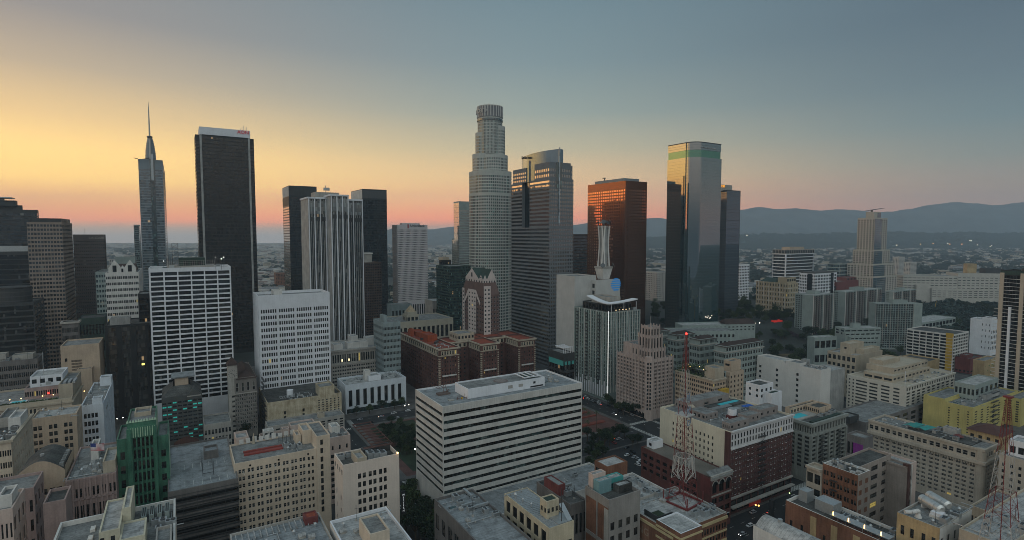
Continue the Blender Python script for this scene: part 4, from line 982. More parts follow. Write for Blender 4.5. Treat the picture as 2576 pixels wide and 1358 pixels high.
xk0,xk1=b.ux(c(10,1878,0)[0],20),b.ux(c(10,1950,0)[0],20);b.block(tan,z2-1,b.zv(c(10,0,572)[1],xk0,20),box=(xk0,xk1,20,34),name='stair_tower')
xk0,xk1=b.ux(c(10,2020,0)[0],20),b.ux(c(10,2165,0)[0],20);b.block(charcoal,z2-1,b.zv(c(10,0,610)[1],xk0,20),box=(xk0,xk1,20,40),name='plant_room')
b.done()
# balcony slabs on the hill
balc=paint('balcony_rust_panel',(.17,.10,.085),var=.4)
def balcony_slab(key,label,N,Y,R_,L_,nb,yb,darkend=True):
    b=Bld(key,'apartment_block',label,'apartment block',N,Y,R_=R_,L_=L_,group='balconied slab blocks on the hill');ht=b.h;nr=int(ht/3)
    b.block(greygreen,0,ht,F_=[Zn(2,ht-1,nb,nr,[(.12,.92)],[(.06,.9)],'plain')],depth=1.6,par=.8,roof=roofpale,L_=[Zn(2,ht-1,3,nr,[(.1,.9)],[(.2,.8)],'plain',s0=b.wb*.58,s1=.5)]if darkend else())
    for i in range(nb):
        if i%4==3:continue
        x0,x1=b.wa*(i+.16)/nb,b.wa*(i+.9)/nb
        for j in range(nr):z=2+j*(ht-3)/nr;b.mb('balcony',balc).box(x0,x1,-.9,-.75,z,z+1.0,True)
    for i in range(0,nb+1,4):b.mb('pier',offwhite).box(b.wa*i/nb-.25+(.3 if i==0 else 0),b.wa*i/nb+.25,-1.2,-.003,0,ht-.4)
    b.block(greygreen,ht-.9,ht+4,box=(b.wa*.35,b.wa*.6,b.wb*.3,b.wb*.8),name='lift_house');b.done()
balcony_slab('slab1','leftmost grey green balconied slab, tall blank end wall, beside the tan apartment block',c(10,685,817),760,c(10,842,0)[0],c(10,545,0)[0],8,0)
balcony_slab('slab2','grey green balconied slab in the middle, longest of the hillside slabs',c(10,935,790),800,c(10,1218,0)[0],c(10,840,0)[0],14,0)
balcony_slab('slab3','grey green balconied slab furthest right, in front of the long civic complex',c(10,1308,788),900,c(10,1484,0)[0],c(10,1245,0)[0],11,0)
b=Bld('slab4','apartment_block','teal glazed balconied slab with one pale blank end, standing in front of the grey slabs','apartment block',c(10,1172,880),720,R_=c(10,1534,0)[0],wb=14,az=0)
ht=b.h;nr=int(ht/3.0)
b.block(greygreen,0,ht,F_=[Zn(2,ht-1,15,nr,[(.06,.94)],[(.1,.92)],'bluish',s1=b.wa*.19)],depth=1.0,par=.8,roof=roofpale)
for i in range(6):b.mb('pier',stone).box(b.wa*.81*i/5-.2,b.wa*.81*i/5+.2,-.6,-.003,0,ht-.3)
b.block(greygreen,ht-.9,ht+4,box=(b.wa*.4,b.wa*.72,4,10),name='lift_house');b.done()
# terraces / school
b=Bld('terrace','school_building','low grey terraced building with stepped balconies among dark trees','school building',c(10,930,1075),640,R_=c(10,1212,0)[0],wb=16,az=8)
ht=b.h;b.block(greygreen,0,ht,F_=[Zn(ht-8,ht-1.5,6,2,[(.1,.9)],[(.35,.8)],'plain')],L_=[Zn(ht-8,ht-1.5,2,2,style='plain')],roof=roofpale)
for k in range(3):b.block(greygreen,0,ht-4-4*k,box=(-3+3*k,b.wa*(.9-.14*k),-5-5*k,-5*k-.05),name='terrace',F_=[Zn(max(0,ht-7.5-4*k),ht-5-4*k,7,1,[(.1,.8)],[(.2,.8)],'plain')])
b.block(greygreen,ht-1,ht+5,box=(b.wa*.3,b.wa*.5,4,10),name='stair_head');b.done()
b=Bld('terracewing','school_building','low grey wing with two rows of windows, left of the terraced building','school building',c(10,697,1145),620,R_=c(10,868,0)[0],L_=c(10,640,0)[0],az=14)
ht=b.h;b.block(greygreen,0,ht,F_=[Zn(1,ht-1,4,2,[(.1,.9)],[(.3,.8)],'plain')],roof=roofpale);b.done()
b=Bld('lowgrey','low_building','low grey flat building behind the teal glazed slab','building',c(10,1530,1030),800,R_=c(10,1790,0)[0],wb=30)
ht=b.h;b.block(greygreen,0,ht,F_=[Zn(1,ht-1,10,2,[(.1,.9)],[(.3,.8)],'plain')],roof=roofpale);b.done()
# parking deck with yellow stripe, neighbours
b=Bld('parkdeck','parking_garage','open white framed parking garage with yellow stair panels','parking garage',c(10,1777,1122),600,R_=c(10,1892,0)[0],L_=c(10,1412,0)[0])
ht=b.h;nr=max(3,int(ht/3.6))
b.block(offwhite,0,ht,L_=[Zn(1,ht-1,7,nr,[(.06,.95)],[(.12,.8)],'plain')],F_=[Zn(1,ht-1,6,nr,[(.06,.95)],[(.12,.8)],'plain')],depth=1.2,roof=roofdark)
for j in range(nr):b.mb('stair_panel',mustard).box(-.5,-.003,1,b.wb*.15,1.2+j*(ht-2)/nr,1+(j+.85)*(ht-2)/nr)
b.mb('stair_panel',mustard).box(-.5,-.003,.2,b.wb*.16,ht-2,ht+1)
b.done()
b=Bld('whitewedge','building','white windowless block with a sloping top left of the right hand tower','building',c(10,2070,1010),680,R_=c(10,2118,0)[0],L_=c(10,1906,0)[0])
ht=b.h;b.block(white,0,ht,L_=[Zn(6,ht-3,3,5,[(.4,.6)],[(.3,.7)],'plain',s1=b.wb*.5)],F_=[Zn(6,ht-12,4,4,style='dark')],roof=roofpale);b.block(white,ht-1,ht+2.5,box=(.01,b.wa*.8,.01,b.wb*.45),name='stair_head');b.done()
b=Bld('maroonbox','warehouse','maroon painted windowless warehouse beside the parking garage','warehouse',c(9,1330,265),590,R_=c(9,1400,0)[0],L_=c(9,1238,0)[0])
ht=b.h;b.block(maroon,0,ht,roof=roofdark,L_=[Zn(1,4,4,1,style='plain')],F_=[Zn(1,4,3,1,style='plain')]);b.block(maroon,ht-1,ht+3,box=(1,b.wa*.6,b.wb*.3,b.wb*.7),name='stair_head');b.done()
b=Bld('mural','building','small mustard building with a green leaf mural on its wall','building',c(9,1415,278),540,R_=c(9,1500,0)[0],L_=c(9,1347,0)[0])
ht=b.h;b.block(tan,0,ht);mp_=paint('mural_paint',(.05,.20,.04),var=.5);m=b.mb('mural',mp_)
rr2=random.Random(3)
for i in range(22):
    x,z,a,l_=rr2.uniform(2,b.wa-2),rr2.uniform(4,ht-3),rr2.uniform(0,6.28),rr2.uniform(2.0,4.5)
    e,w_=Vector((math.cos(a),0,math.sin(a))),Vector((-math.sin(a),0,math.cos(a)))
    p0=Vector((x,-.02-i*.003,z));P4=[p0,p0+e*l_*.5+w_*l_*.13,p0+e*l_,p0+e*l_*.5-w_*l_*.13]
    m.face([(min(max(p.x,.2),b.wa-.2),p.y,min(max(p.z,.5),ht-.5))for p in P4])
b.done()
# right hand tower
b=Bld('righttower','apartment_tower','tall dark apartment tower with cream pillars and thin white balcony edges at the right edge','apartment tower',c(10,2560,640),440,L_=c(10,2140,0)[0],wa=26)
ht=b.h;nr=int(ht/3.3);cp_=paint('cream_pillar',(.44,.37,.29),var=.1);D=b.wb
b.block(black,0,ht,core=G_black,L_=[Zn(1,ht-4,16,nr,[(.06,.98)],[(.1,.92)])],F_=[Zn(1,ht-4,8,nr,[(.06,.98)],[(.1,.92)])],depth=.4,roof=patina)
for a,d in((2141,2172),(2300,2330),(2470,2500)):b.mb('pillar',cp_).box(-1.3,.1,b.uy(c(10,d,0)[0]),b.uy(c(10,a,0)[0]),0,ht-2)
b.mb('white_pier',white).box(-1.3,.1,b.uy(c(10,2240,0)[0]),b.uy(c(10,2219,0)[0]),0,b.zv(c(10,0,908)[1],0,D*.8))
ztop=b.zv(c(10,0,900)[1],0,D)
for j in range(nr):
    z=1+j*(ht-5)/nr;e=3.0 if z<ztop else 0.01
    b.mb('balcony_edge',offwhite).box(-.9,-.003,0,D+e,z,z+.28,True)
b.mb('green_screen',patina).box(-.1,-.003,.1,D-.1,ht-3.6,ht-.3);b.mb('roof_plant',steeldk).ball((6,D*.6,ht+.8),2,10,5)
b.done()
# --- grey-green housing cluster with hip roofs (Bunker Hill side)
def hip(b,mat,z0,z1,box,over=.8,name='hip_roof'):
    x0,x1,y0,y1=box;x0-=over;x1+=over;y0-=over;y1+=over;m=b.mb(name,mat);w,d=x1-x0,y1-y0
    if w<d:r0,r1=((x0+x1)/2,y0+w/2),((x0+x1)/2,y1-w/2)
    else:r0,r1=(x0+d/2,(y0+y1)/2),(x1-d/2,(y0+y1)/2)
    A,B_,C_,D_=(x0,y0,z0),(x1,y0,z0),(x1,y1,z0),(x0,y1,z0);P,Q=(*r0,z1),(*r1,z1)
    if w<d:m.face([A,B_,P]);m.face([B_,C_,Q,P]);m.face([C_,D_,Q]);m.face([D_,A,P,Q])
    else:m.face([A,B_,Q,P]);m.face([B_,C_,Q]);m.face([C_,D_,P,Q]);m.face([D_,A,P])
    m.face([A,B_,C_,D_])
labs=['nearest grey hip roofed apartment block, its side turned to the street behind the roof garden','grey apartment block with brown hip roof, directly behind the roof garden trees','grey apartment block with brown hip roof, right behind the pink stepped tower','small grey hip roofed block right beside the crown of the pink stepped tower']
for i,(N,Y,r_,l_,nr)in enumerate(((c(8,1062,190),480,c(8,1288,0)[0],c(8,1030,0)[0],8),(c(8,905,148),510,c(8,1008,0)[0],c(8,888,0)[0],7),(c(8,766,120),535,c(8,873,0)[0],c(8,752,0)[0],7),(c(8,650,98),555,c(8,722,0)[0],c(8,640,0)[0],7))):
    b=Bld('hip%d'%i,'apartment_block',labs[i],'apartment block',N,Y,R_=r_,L_=l_,group='grey hip roofed apartment blocks');ht=b.h;b.wb=max(b.wb,12)
    b.block(greygreen,0,ht,F_=[Zn(ht-5,ht-1.2,7,1,PAIR,[(.1,.9)],'dark'),Zn(3,ht-6.4,7,nr,PAIR,[(.25,.8)],'std')],L_=[Zn(3,ht-6.4,3,nr,PAIR,[(.25,.8)],'std')],R__=[Zn(3,ht-6.4,3,nr,PAIR,[(.25,.8)],'std')])
    b.band(stone,ht-6.2,ht-5.4,.8);hip(b,tile,ht-.9,ht+2.2,(0,b.wa,0,b.wb));b.done()
b=Bld('hiplong','apartment_block','long low pale block with a dark pitched roof behind the grey hip roofed blocks','apartment block',c(8,800,62),630,R_=c(8,1240,0)[0],wb=20,az=8)
ht=b.h;b.block(greygreen,0,ht,F_=[Zn(ht-8,ht-2,18,2,[(.25,.75)],[(.3,.75)],'dark')],roof=roofpale)
x0=b.ux(c(8,1060,0)[0]);P=b.mb('pitched_roof',tile);P.face([(x0,-.5,ht),(b.wa+.5,-.5,ht),(b.wa-2,8,ht+5),(x0+2,8,ht+5)]);P.face([(x0,17,ht),(b.wa+.5,17,ht),(b.wa-2,8,ht+5),(x0+2,8,ht+5)]);P.face([(x0,-.5,ht),(x0,17,ht),(x0+2,8,ht+5)]);P.face([(b.wa+.5,-.5,ht),(b.wa+.5,17,ht),(b.wa-2,8,ht+5)])
b.done()
b=Bld('hiplink','apartment_block','flat roofed grey block linking the hip roofed apartment blocks','apartment block',c(8,720,100),590,R_=c(8,1120,0)[0],wb=24,az=4)
ht=b.h;b.block(greygreen,0,ht,F_=[Zn(2,ht-2,16,6,[(.25,.75)],[(.3,.75)],'dark')]);b.done()
# --- green glass residential tower with white canopy roof
b=Bld('greenglass','apartment_tower','green glass apartment tower with a white curved roof canopy and a glowing vertical light strip','apartment tower',c(3,957,1312),490,R_=c(8,543,0)[0],L_=c(8,146,0)[0])
ht=b.h;gq=glass('green_tower_glass',base=(.03,.06,.055),ior=2.1,pane=(1.6,1.6,3.3),pblind=.25,blind=(.15,.22,.19));nr=int((ht-14)/3.3)
gwall=paint('grey_green_cladding',(.24,.29,.275),var=.2)
b.block(gwall,0,ht,core=gq,L_=[Zn(14,ht-1,14,nr,[(.12,.62)],[(.08,.95)])],F_=[Zn(14,ht-1,14,nr,[(.12,.7)],[(.08,.95)])],depth=.5,m=(.4,.4))
b.fins(offwhite,'L',6,2,ht,.35,.4,name='fin');b.fins(offwhite,'F',12,8,ht,.3,.4,name='fin')
b.mb('light_strip',glow('strip_light',(.95,.93,.88),.6)).box(-.62,-.2,-.62,-.2,6,ht+1)
zb=b.zv(c(8,0,375)[1],0,0)
for i in range(16):b.mb('base_column',white).box(-1.0,-.41,b.wb*(i+.1)/16,b.wb*(i+.42)/16,3,14+4*(i%2))
for j in range(0,nr,1):
    for i in(3,8,12):b.mb('balcony',steeldk).box(-1.3,-.003,b.wb*i/14,b.wb*(i+.9)/14,14+j*3.3,14+j*3.3+1,True)
b.block(charcoal,ht-1,ht+6,box=(4,b.wa-6,5,b.wb-8),name='penthouse',core=G_black,F_=[Zn(ht,ht+5,8,1,[(.1,.9)],[(0,1)])],L_=[Zn(ht,ht+5,8,1,[(.1,.9)],[(0,1)])]);b.block(stone,ht+5,ht+12,box=(10,b.wa-16,9,b.wb-14),name='plant_room')
m=b.mb('canopy',white);n=14
yl=b.uy(c(3,822,0)[0],-2,ht+9);xr=b.ux(c(3,1143,0)[0],-2,ht+9)
prevL=None
for i in range(n+1): # a ribbon that sweeps along the left side, turns the corner and runs along the front
    t=i/n
    if t<.45:k=t/.45;p=Vector((-1.5+0*k,yl*(1-k),ht+12.5-4.5*math.sin(k*1.57)));q=p+Vector((7,0,.1))
    else:k=(t-.45)/.55;p=Vector((xr*k-1.5,-1.5,ht+8+2.4*k*k));q=p+Vector((0,7,.1))
    if i and prevL:
        a_,c_=prevL
        m.face([a_,p,q,c_]);m.face([a_+Vector((0,0,-.8)),p+Vector((0,0,-.8)),q+Vector((0,0,-.8)),c_+Vector((0,0,-.8))]);m.face([a_,p,p+Vector((0,0,-.8)),a_+Vector((0,0,-.8))]);m.face([c_,q,q+Vector((0,0,-.8)),c_+Vector((0,0,-.8))])
    prevL=(p,q)
for i in range(5):b.mb('canopy_light',glow('canopy_lamp',(1,.75,.4),1.6)).box(8+i*4,9.2+i*4,-.4,-.1,ht+1.2,ht+1.6)
for x in(4,b.wa*.5,b.wa*.9):b.mb('canopy_post',white).tube((x,1,ht-1),(x,1,ht+8),.25)
b.done()
# --- dark low glass with white pergola
b=Bld('darkglasslow','office_block','low black glass block with teal lit floors and a white pergola on its roof','office block',c(7,1195,182),470,R_=c(7,1262,0)[0],L_=c(7,1095,0)[0])
ht=b.h;tl_=glow('dim_teal_glazing',(.03,.16,.15),.22)
b.block(charcoal,0,ht,core=G_black,F_=[Zn(2,ht-6,4,4,[(.06,.94)],[(.1,.9)])],L_=[Zn(2,ht-6,5,4,[(.06,.94)],[(.1,.9)])])
b.mb('lit_floor',tl_).box(-.2,-.003,1,b.wb-1,ht-11,ht-6.5)
for i in range(3):b.mb('lit_pane',tl_).box(b.wa*(i+.15)/3,b.wa*(i+.75)/3,-.2,-.003,ht-10,ht-7)
for i in range(6):x=b.wa*.1+b.wa*.8*i/5;b.mb('pergola',white).box(x-.2,x+.2,2,b.wb*.6,ht+4,ht+4.4,True);b.mb('pergola',white).box(x-.15,x+.15,2,2.3,ht-1,ht+4)
b.mb('pergola',white).box(b.wa*.05,b.wa*.95,1.6,2.3,ht+4.4,ht+4.8,True);b.mb('pergola',white).box(b.wa*.05,b.wa*.95,b.wb*.6-.4,b.wb*.6,ht+4.4,ht+4.8,True);b.done()
# --- pink setback tower
b=Bld('pinktower','office_tower','pink terracotta tower stepping up to a fluted crown, behind the crossing',OFF,c(8,600,272),440,R_=c(8,741,0)[0],L_=c(8,408,0)[0])
ht=b.h;n=13;ch=3.2
tp=terra
# body with a chamfered corner
z1=ht
b.block(tp,0,ht,L_=[Zn(8,ht-2,10,n,PAIR,[(.2,.78)],'std')],F_=[Zn(8,ht-2,6,n,PAIR,[(.2,.78)],'std')],depth=.7)
b.fins(tp,'L',10,4,ht+1.2,.8,.55,name='rib');b.fins(tp,'F',6,4,ht+1.2,.8,.55,name='rib')
b.mb('corner_bay',tp).prism([(-1.6,3.2),(-1.6,1.2),(1.2,-1.6),(3.2,-1.6),(3.2,.2),(.2,3.2)],0,ht+2.5)
for j in range(n):
    z=8+j*(ht-10)/n;b.mb('corner_window',G_dark).face([(-1.45,.9,z+.8),(.9,-1.45,z+.8),(.9,-1.45,z+2.8),(-1.45,.9,z+2.8)])
b.mb('shopfront',G_black).box(-.2,-.003,1,b.wb-1,.8,5)
zb=b.zv(c(8,0,172)[1],0,b.wb*.6);y0,y1=b.uy(c(8,540,0)[0]),b.uy(c(8,436,0)[0])
b.block(tp,ht-1,zb,box=(2,b.wa*.8,y0,y1),name='rear_tier',L_=[Zn(ht,zb-2,5,1,[(.2,.5)],[(.2,.8)],'std')]);b.fins(tp,'L',6,ht,zb+.6,.7,.35,name='rib',box=(2,b.wa*.8,y0,y1))
k_=b.wa*.85
cxx,cyy=b.wa*.40,b.uy(c(8,600,0)[0],b.wa*.40)
cyy=b.wb*.26
def steptier(nm,hx,z0,z1,nf,out=.6):
    bx=(cxx-hx,cxx+hx,cyy-hx,cyy+hx)
    b.block(tp,z0,z1,box=bx,name=nm,par=.6,F_=[Zn(z0+.5,z1-1.5,nf,1,[(.25,.75)],[(.05,.9)],'plain')],L_=[Zn(z0+.5,z1-1.5,nf,1,[(.25,.75)],[(.05,.9)],'plain')],depth=.4)
    for fc in 'FLR':b.fins(tp,fc,nf,z0,z1+1.3,.9,out,name='rib',box=bx)
z=[b.zv(c(8,0,y)[1],cxx,cyy-5)for y in(248,190,120,70)]
hp=lambda w:w/2.4/2/F*(at_y(CX,800,452).y)/1.25
steptier('tier',hp(150),ht-1,z[1]-1.5,5);steptier('tier',hp(118),z[1]-2,z[2],4);steptier('tier',hp(92),z[2]-1,z[3],3,.5)
b.mb('flagpole',steel).tube((cxx,cyy,z[3]),(cxx,cyy,z[3]+8),.18)
b.done()
# --- red brick hotel with three wings
b=Bld('brickhotel','hotel_building','great red brick hotel with three wings, stone trimmed top floors and red painted roofs','hotel',c(7,405,152),485,R_=c(7,530,0)[0],L_=c(7,160,0)[0])
ht=b.h;bk=brick
x1=b.wa;xw2a,xw2b=b.ux(c(7,670,0)[0]),b.ux(c(7,781,0)[0]);xw3a,xw3b=b.ux(c(7,910,0)[0]),b.ux(c(7,1013,0)[0])
d_=30.0
nw=10
def hz(nb,s0=2,s1=2):return[Zn(6,ht-7,nb,nw,[(.3,.7)],[(.25,.72)],'std',s0=s0,s1=s1),Zn(ht-6.3,ht-2.4,nb,1,[(.25,.75)],[(.1,.9)],'std',s0=s0,s1=s1,mat=sand,name='stone_storey')]
wings=((0,x1,b.wb,6,18),(xw2a,xw2b,d_,5,7),(xw3a,xw3b,d_,5,7))
for(xa,xb,dep,nf,nl)in wings:
    bx=(xa,xb,0,dep)
    b.block(bk,0,ht,box=bx,F_=hz(nf),L_=hz(nl),R__=hz(nl),roof=rust,par=1.2,pt=.6)
    b.band(sand,ht-1.3,ht+.02,1.0,bx,'cornice','FLR');b.band(sand,ht-7.2,ht-6.5,.35,bx,'string_course','FLR')
    for x in(xa,xb):
        for j in range(19):b.mb('quoin',sand).box(x-(.2 if x==xa else 1.2),x+(1.2 if x==xa else .2),-.22,-.003,3+j*(ht-11)/19,3+(j+.55)*(ht-11)/19)
    for j in range(19):b.mb('quoin',sand).box(xa-.22,xa-.003,.1,1.3,3+j*(ht-11)/19,3+(j+.55)*(ht-11)/19)
    wd=(xb-xa);b.mb('balcony',offwhite).box(xa+wd*.15,xb-wd*.15,-1.2,-.003,24,25,True)
for(xa,xb)in((x1+.02,xw2a-.02),(xw2b+.02,xw3a-.02)):
    b.block(bk,0,ht-.5,box=(xa,xb,d_*.85,d_+22),F_=hz(4),roof=rust,par=1.2,pt=.6);b.band(sand,ht-1.8,ht-.48,.9,(xa,xb,d_*.85,d_+22),'cornice','F')
b.block(bk,0,ht,box=(xw2a,xw3b,d_+.02,d_+22),roof=rust)
or_=paint('orange_roof_house',(.30,.07,.03),var=.3)
yr=b.wb
for(xa,xb,ya,yb_,hh)in((x1*.35,x1*.85,yr*.42,yr*.62,5),(x1*.1,x1*.35,yr*.78,yr*.83,6),(x1*.45,x1*.9,yr*.72,yr*.92,3)):
    b.block(or_,ht-1.2,ht+hh,box=(xa,xb,ya,yb_),roof=rust,name='roof_house')
b.block(sand,ht-2,ht+6,box=(xw2a-10,xw2a+8,d_*.9+2,d_+18),name='lift_house',F_=[Zn(ht,ht+4.5,5,1,style='dark')],L_=[Zn(ht,ht+4.5,5,1,style='dark')])
for(x,y)in((x1*.5,yr*.3),(x1*.7,yr*.36),(x1*.3,yr*.55)):b.mb('roof_fan',steeldk).cyl(x,y,ht-1.2,ht+.6,1.6,12)
b.done()
# --- brown and white gabled tower behind the hotel
b=Bld('gabled','office_tower','brown and white tower with pointed gables and green roof behind the red brick hotel',OFF,c(2,1588,735),560,R_=c(2,1694,0)[0],L_=c(2,1440,0)[0])
gb2=paint('brown_brick_tower',(.135,.085,.075),var=.2);wt=paint('pale_pink_stone',(.56,.48,.45),var=.1)
zsh,zmid,zap=b.zv(c(2,0,850)[1]),b.zv(c(2,0,745)[1]),b.zv(c(2,0,668)[1],0,b.wb*.4)
w,d=b.wa,b.wb
b.block(gb2,0,zsh,L_=[Zn(3,zsh-1,9,20,[(.25,.75)],[(.3,.75)],'white')],F_=[Zn(3,zsh-1,5,20,[(.25,.75)],[(.3,.75)],'white')])
b.wall('L',wt,0,zsh+4,[Zn(3,zsh+2,3,21,[(.25,.75)],[(.3,.75)],'white')],box=(-.6,w,d*.32,d*.68),name='stone_bay');b.wall('L',wt,0,zsh+4,[Zn(3,zsh+2,1,21,[(.25,.75)],[(.3,.75)],'white')],box=(-.6,w,d*.86,d*.96),name='stone_bay')
b.wall('F',wt,0,zsh+9,[Zn(3,zsh+7,2,22,[(.25,.75)],[(.3,.75)],'white')],box=(-.3,w*.42,-.6,d),name='stone_bay')
i_=d*.11;bx=(w*.10,w*.92,d*.10,d*.90)
b.block(wt,zsh-1,zmid,box=bx,L_=[Zn(zsh+3,zmid-1,7,3,[(.25,.75)],[(.25,.8)],'white')],F_=[Zn(zsh+3,zmid-1,5,3,[(.25,.75)],[(.25,.8)],'white')],name='upper_tier')
P=b.mb('gabled_roof',patina);x0,x1,y0,y1=bx;xm,ym=(x0+x1)/2,(y0+y1)/2;ze=zmid-.3
hw_=(y1-y0)
def Lgable(ya,yb_,z0,za,out,nm='gable'):
    m=b.mb(nm,wt);yc=(ya+yb_)/2;x=x0-out
    m.face([(x,ya,z0),(x,yb_,z0),(x,yc,za)]);r=b.mb('gabled_roof',patina)
    r.face([(x,ya,z0),(x,yc,za),(x1,yc,za),(x1,ya,z0)]);r.face([(x,yb_,z0),(x1,yb_,z0),(x1,yc,za),(x,yc,za)]);m.face([(x1,ya,z0),(x1,yb_,z0),(x1,yc,za)])
    b.mb('gable_window',G_black).box(x-.1,x-.003,yc-1.3,yc+1.3,z0+1.5,z0+(za-z0)*.55)
def Fgable(xa,xb,z0,za,out):
    m=b.mb('gable',wt);xc=(xa+xb)/2;y=y0-out
    m.face([(xa,y,z0),(xb,y,z0),(xc,y,za)]);r=b.mb('gabled_roof',patina)
    r.face([(xa,y,z0),(xc,y,za),(xc,y1,za),(xa,y1,z0)]);r.face([(xb,y,z0),(xb,y1,z0),(xc,y1,za),(xc,y,za)]);m.face([(xa,y1,z0),(xb,y1,z0),(xc,y1,za)])
Lgable(y0+hw_*.22,y1,ze,zap,.3);Fgable(x0+(x1-x0)*.3,x1,ze,zap-.5,.3);Lgable(y0,y0+hw_*.2,ze,ze+(zap-ze)*.42,.35);Fgable(x0,x0+(x1-x0)*.28,ze,ze+(zap-ze)*.42,.35)
# chevrons where the white stone steps down into the brown brick
for(ya,yb_)in((d*.68,d*.86),(d*.14,d*.32)):
    b.mb('stone_shoulder',wt).face([(-.62,ya,zsh+4),(-.62,yb_,zsh-8),(-.62,yb_,zsh-12),(-.62,ya,zsh-2)]if ya>d*.5 else[(-.62,yb_,zsh+4),(-.62,ya,zsh-8),(-.62,ya,zsh-12),(-.62,yb_,zsh-2)])
b.mb('slope',gb2).face([(0,0,zsh),(0,d,zsh),(bx[0],bx[3],zsh+12),(bx[0],bx[2],zsh+12)]);b.mb('slope',gb2).face([(0,0,zsh),(w,0,zsh),(bx[1],bx[2],zsh+12),(bx[0],bx[2],zsh+12)])
b.mb('slope',gb2).face([(w,0,zsh),(w,d,zsh),(bx[1],bx[3],zsh+12),(bx[1],bx[2],zsh+12)])
b.done()
# --- library with pyramid
b=Bld('library','library_building','sand coloured library with a small tiled pyramid on its central tower','library',c(2,1065,985),640,R_=c(2,1145,0)[0],wb=20)
ht=b.h;b.wb=b.wa;sd_=paint('library_stone',(.40,.37,.30),var=.15)
b.block(sd_,0,ht,F_=[Zn(ht-12,ht-2,3,1,[(.15,.85)],[(.1,.9)],'plain')],L_=[Zn(ht-12,ht-2,3,1,[(.15,.85)],[(.1,.9)],'plain')],name='tower')
zt=b.zv(c(2,0,915)[1],b.wa/2,b.wa/2);e=b.wa;z0=ht+3
b.block(sd_,ht-1,z0,box=(e*.12,e*.88,e*.12,e*.88),name='tower',par=.2)
P=b.mb('pyramid',paint('pyramid_tile',(.42,.33,.22),var=.3));A=[(e*.16,e*.16,z0),(e*.84,e*.16,z0),(e*.84,e*.84,z0),(e*.16,e*.84,z0)]
for k in range(4):P.face([A[k],A[(k+1)%4],(e/2,e/2,zt)])
zl=b.zv(c(2,0,1020)[1]);b.block(sd_,0,zl,box=(-14,e+40,-10,e+26),name='lower_block',F_=[Zn(3,zl-3,12,2,style='plain')])
b.block(sd_,0,ht-8,box=(-6,e+8,-4,e+10),name='mid_block');b.done()
b=Bld('hwy_low','low_building','low pale building with a lit entrance at the foot of the pale lattice tower','building',c(2,960,918),840,R_=c(2,1100,0)[0],wb=22)
ht=b.h;b.block(tealwall,0,ht,F_=[Zn(2,ht-1,6,1,style='dark')]);b.done()
b=Bld('hwy_low2','low_building','long low pale wall-like building right of the pale lattice tower','building',c(2,1240,890),800,R_=c(2,1340,0)[0],wb=30)
ht=b.h;b.block(stone,0,ht,F_=[Zn(2,ht-2,6,1,style='plain')],roof=roofpale);b.done()
# --- teal block left of the hotel
b=Bld('tealblock','apartment_block','pale teal block with rows of small windows between the classical block and the brick hotel','apartment block',c(2,905,1038),500,R_=c(2,1022,0)[0],L_=c(2,838,0)[0])
ht=b.h;b.block(tealwall,0,ht,F_=[Zn(4,ht-3,6,11,PAIR,[(.3,.75)],'std')],L_=[Zn(4,ht-3,6,11,PAIR,[(.3,.75)],'std')]);b.block(tealwall,ht-1,ht+6,box=(2,b.wa*.3,4,16),name='stair_head');b.done()
# --- grey classical block
b=Bld('classical','office_block','grey stone classical block with deep cornice and tall top windows, behind the white slotted building','office block',c(2,556,1228),500,R_=c(2,966,0)[0],wb=46)
ht=b.h;b.block(stone,0,ht,F_=[Zn(ht-13,ht-3,13,1,PAIR,[(.1,.85)],'std'),Zn(4,ht-14.5,13,8,PAIR,[(.25,.75)],'std')],R__=[Zn(4,ht-14.5,9,8,PAIR,[(.25,.75)],'std')],depth=.6,roof=roofpale)
b.band(stone,ht-1.5,ht+.02,1.6);b.band(stone,ht-14.2,ht-13.2,.6)
b.block(offwhite,ht-1,ht+4.5,box=(b.wa*.28,b.wa*.62,7,17),name='roof_house',roof=roofpale);b.block(offwhite,ht-1,ht+8,box=(b.wa*.40,b.wa*.52,20,32),name='roof_house',roof=roofpale);b.block(offwhite,ht-1,ht+6,box=(b.wa*.64,b.wa*.9,14,26),name='roof_house',roof=roofpale);b.block(offwhite,ht-1,ht+4,box=(b.wa*.06,b.wa*.2,6,20),name='roof_house',roof=roofpale)
for x in(.15,.26):b.mb('lit_window',glow('bright_window',(1,.85,.5),1.5)).box(b.wa*x,b.wa*x+1.0,-.25,-.003,ht-11,ht-9)
b.done()
b=Bld('slotted','bank_building','white windowless looking block with eight tall black window slots, on the tree lined street','bank building',c(6,1326,308),455,R_=c(6,1738,0)[0],L_=c(6,1270,0)[0])
ht=b.h;b.block(bluewhite,0,ht,F_=[Zn(6,ht-5,8,1,[(.28,.78)],[(.0,1)],'slot',s0=1,s1=3)],L_=[Zn(6,ht-5,5,1,[(.3,.75)],[(.0,1)],'slot')],roof=roofpale,par=1.6,depth=.9)
b.block(white,ht-1.5,ht+3,box=(b.wa*.42,b.wa*.62,8,20),name='roof_house',roof=roofpale);b.block(offwhite,ht-1.5,ht+7,box=(b.wa*.38,b.wa*.47,12,18),name='stair_head')
b.mb('shopfront',G_teal).box(1,b.wa-1,-.15,-.003,.5,4.2);b.done()
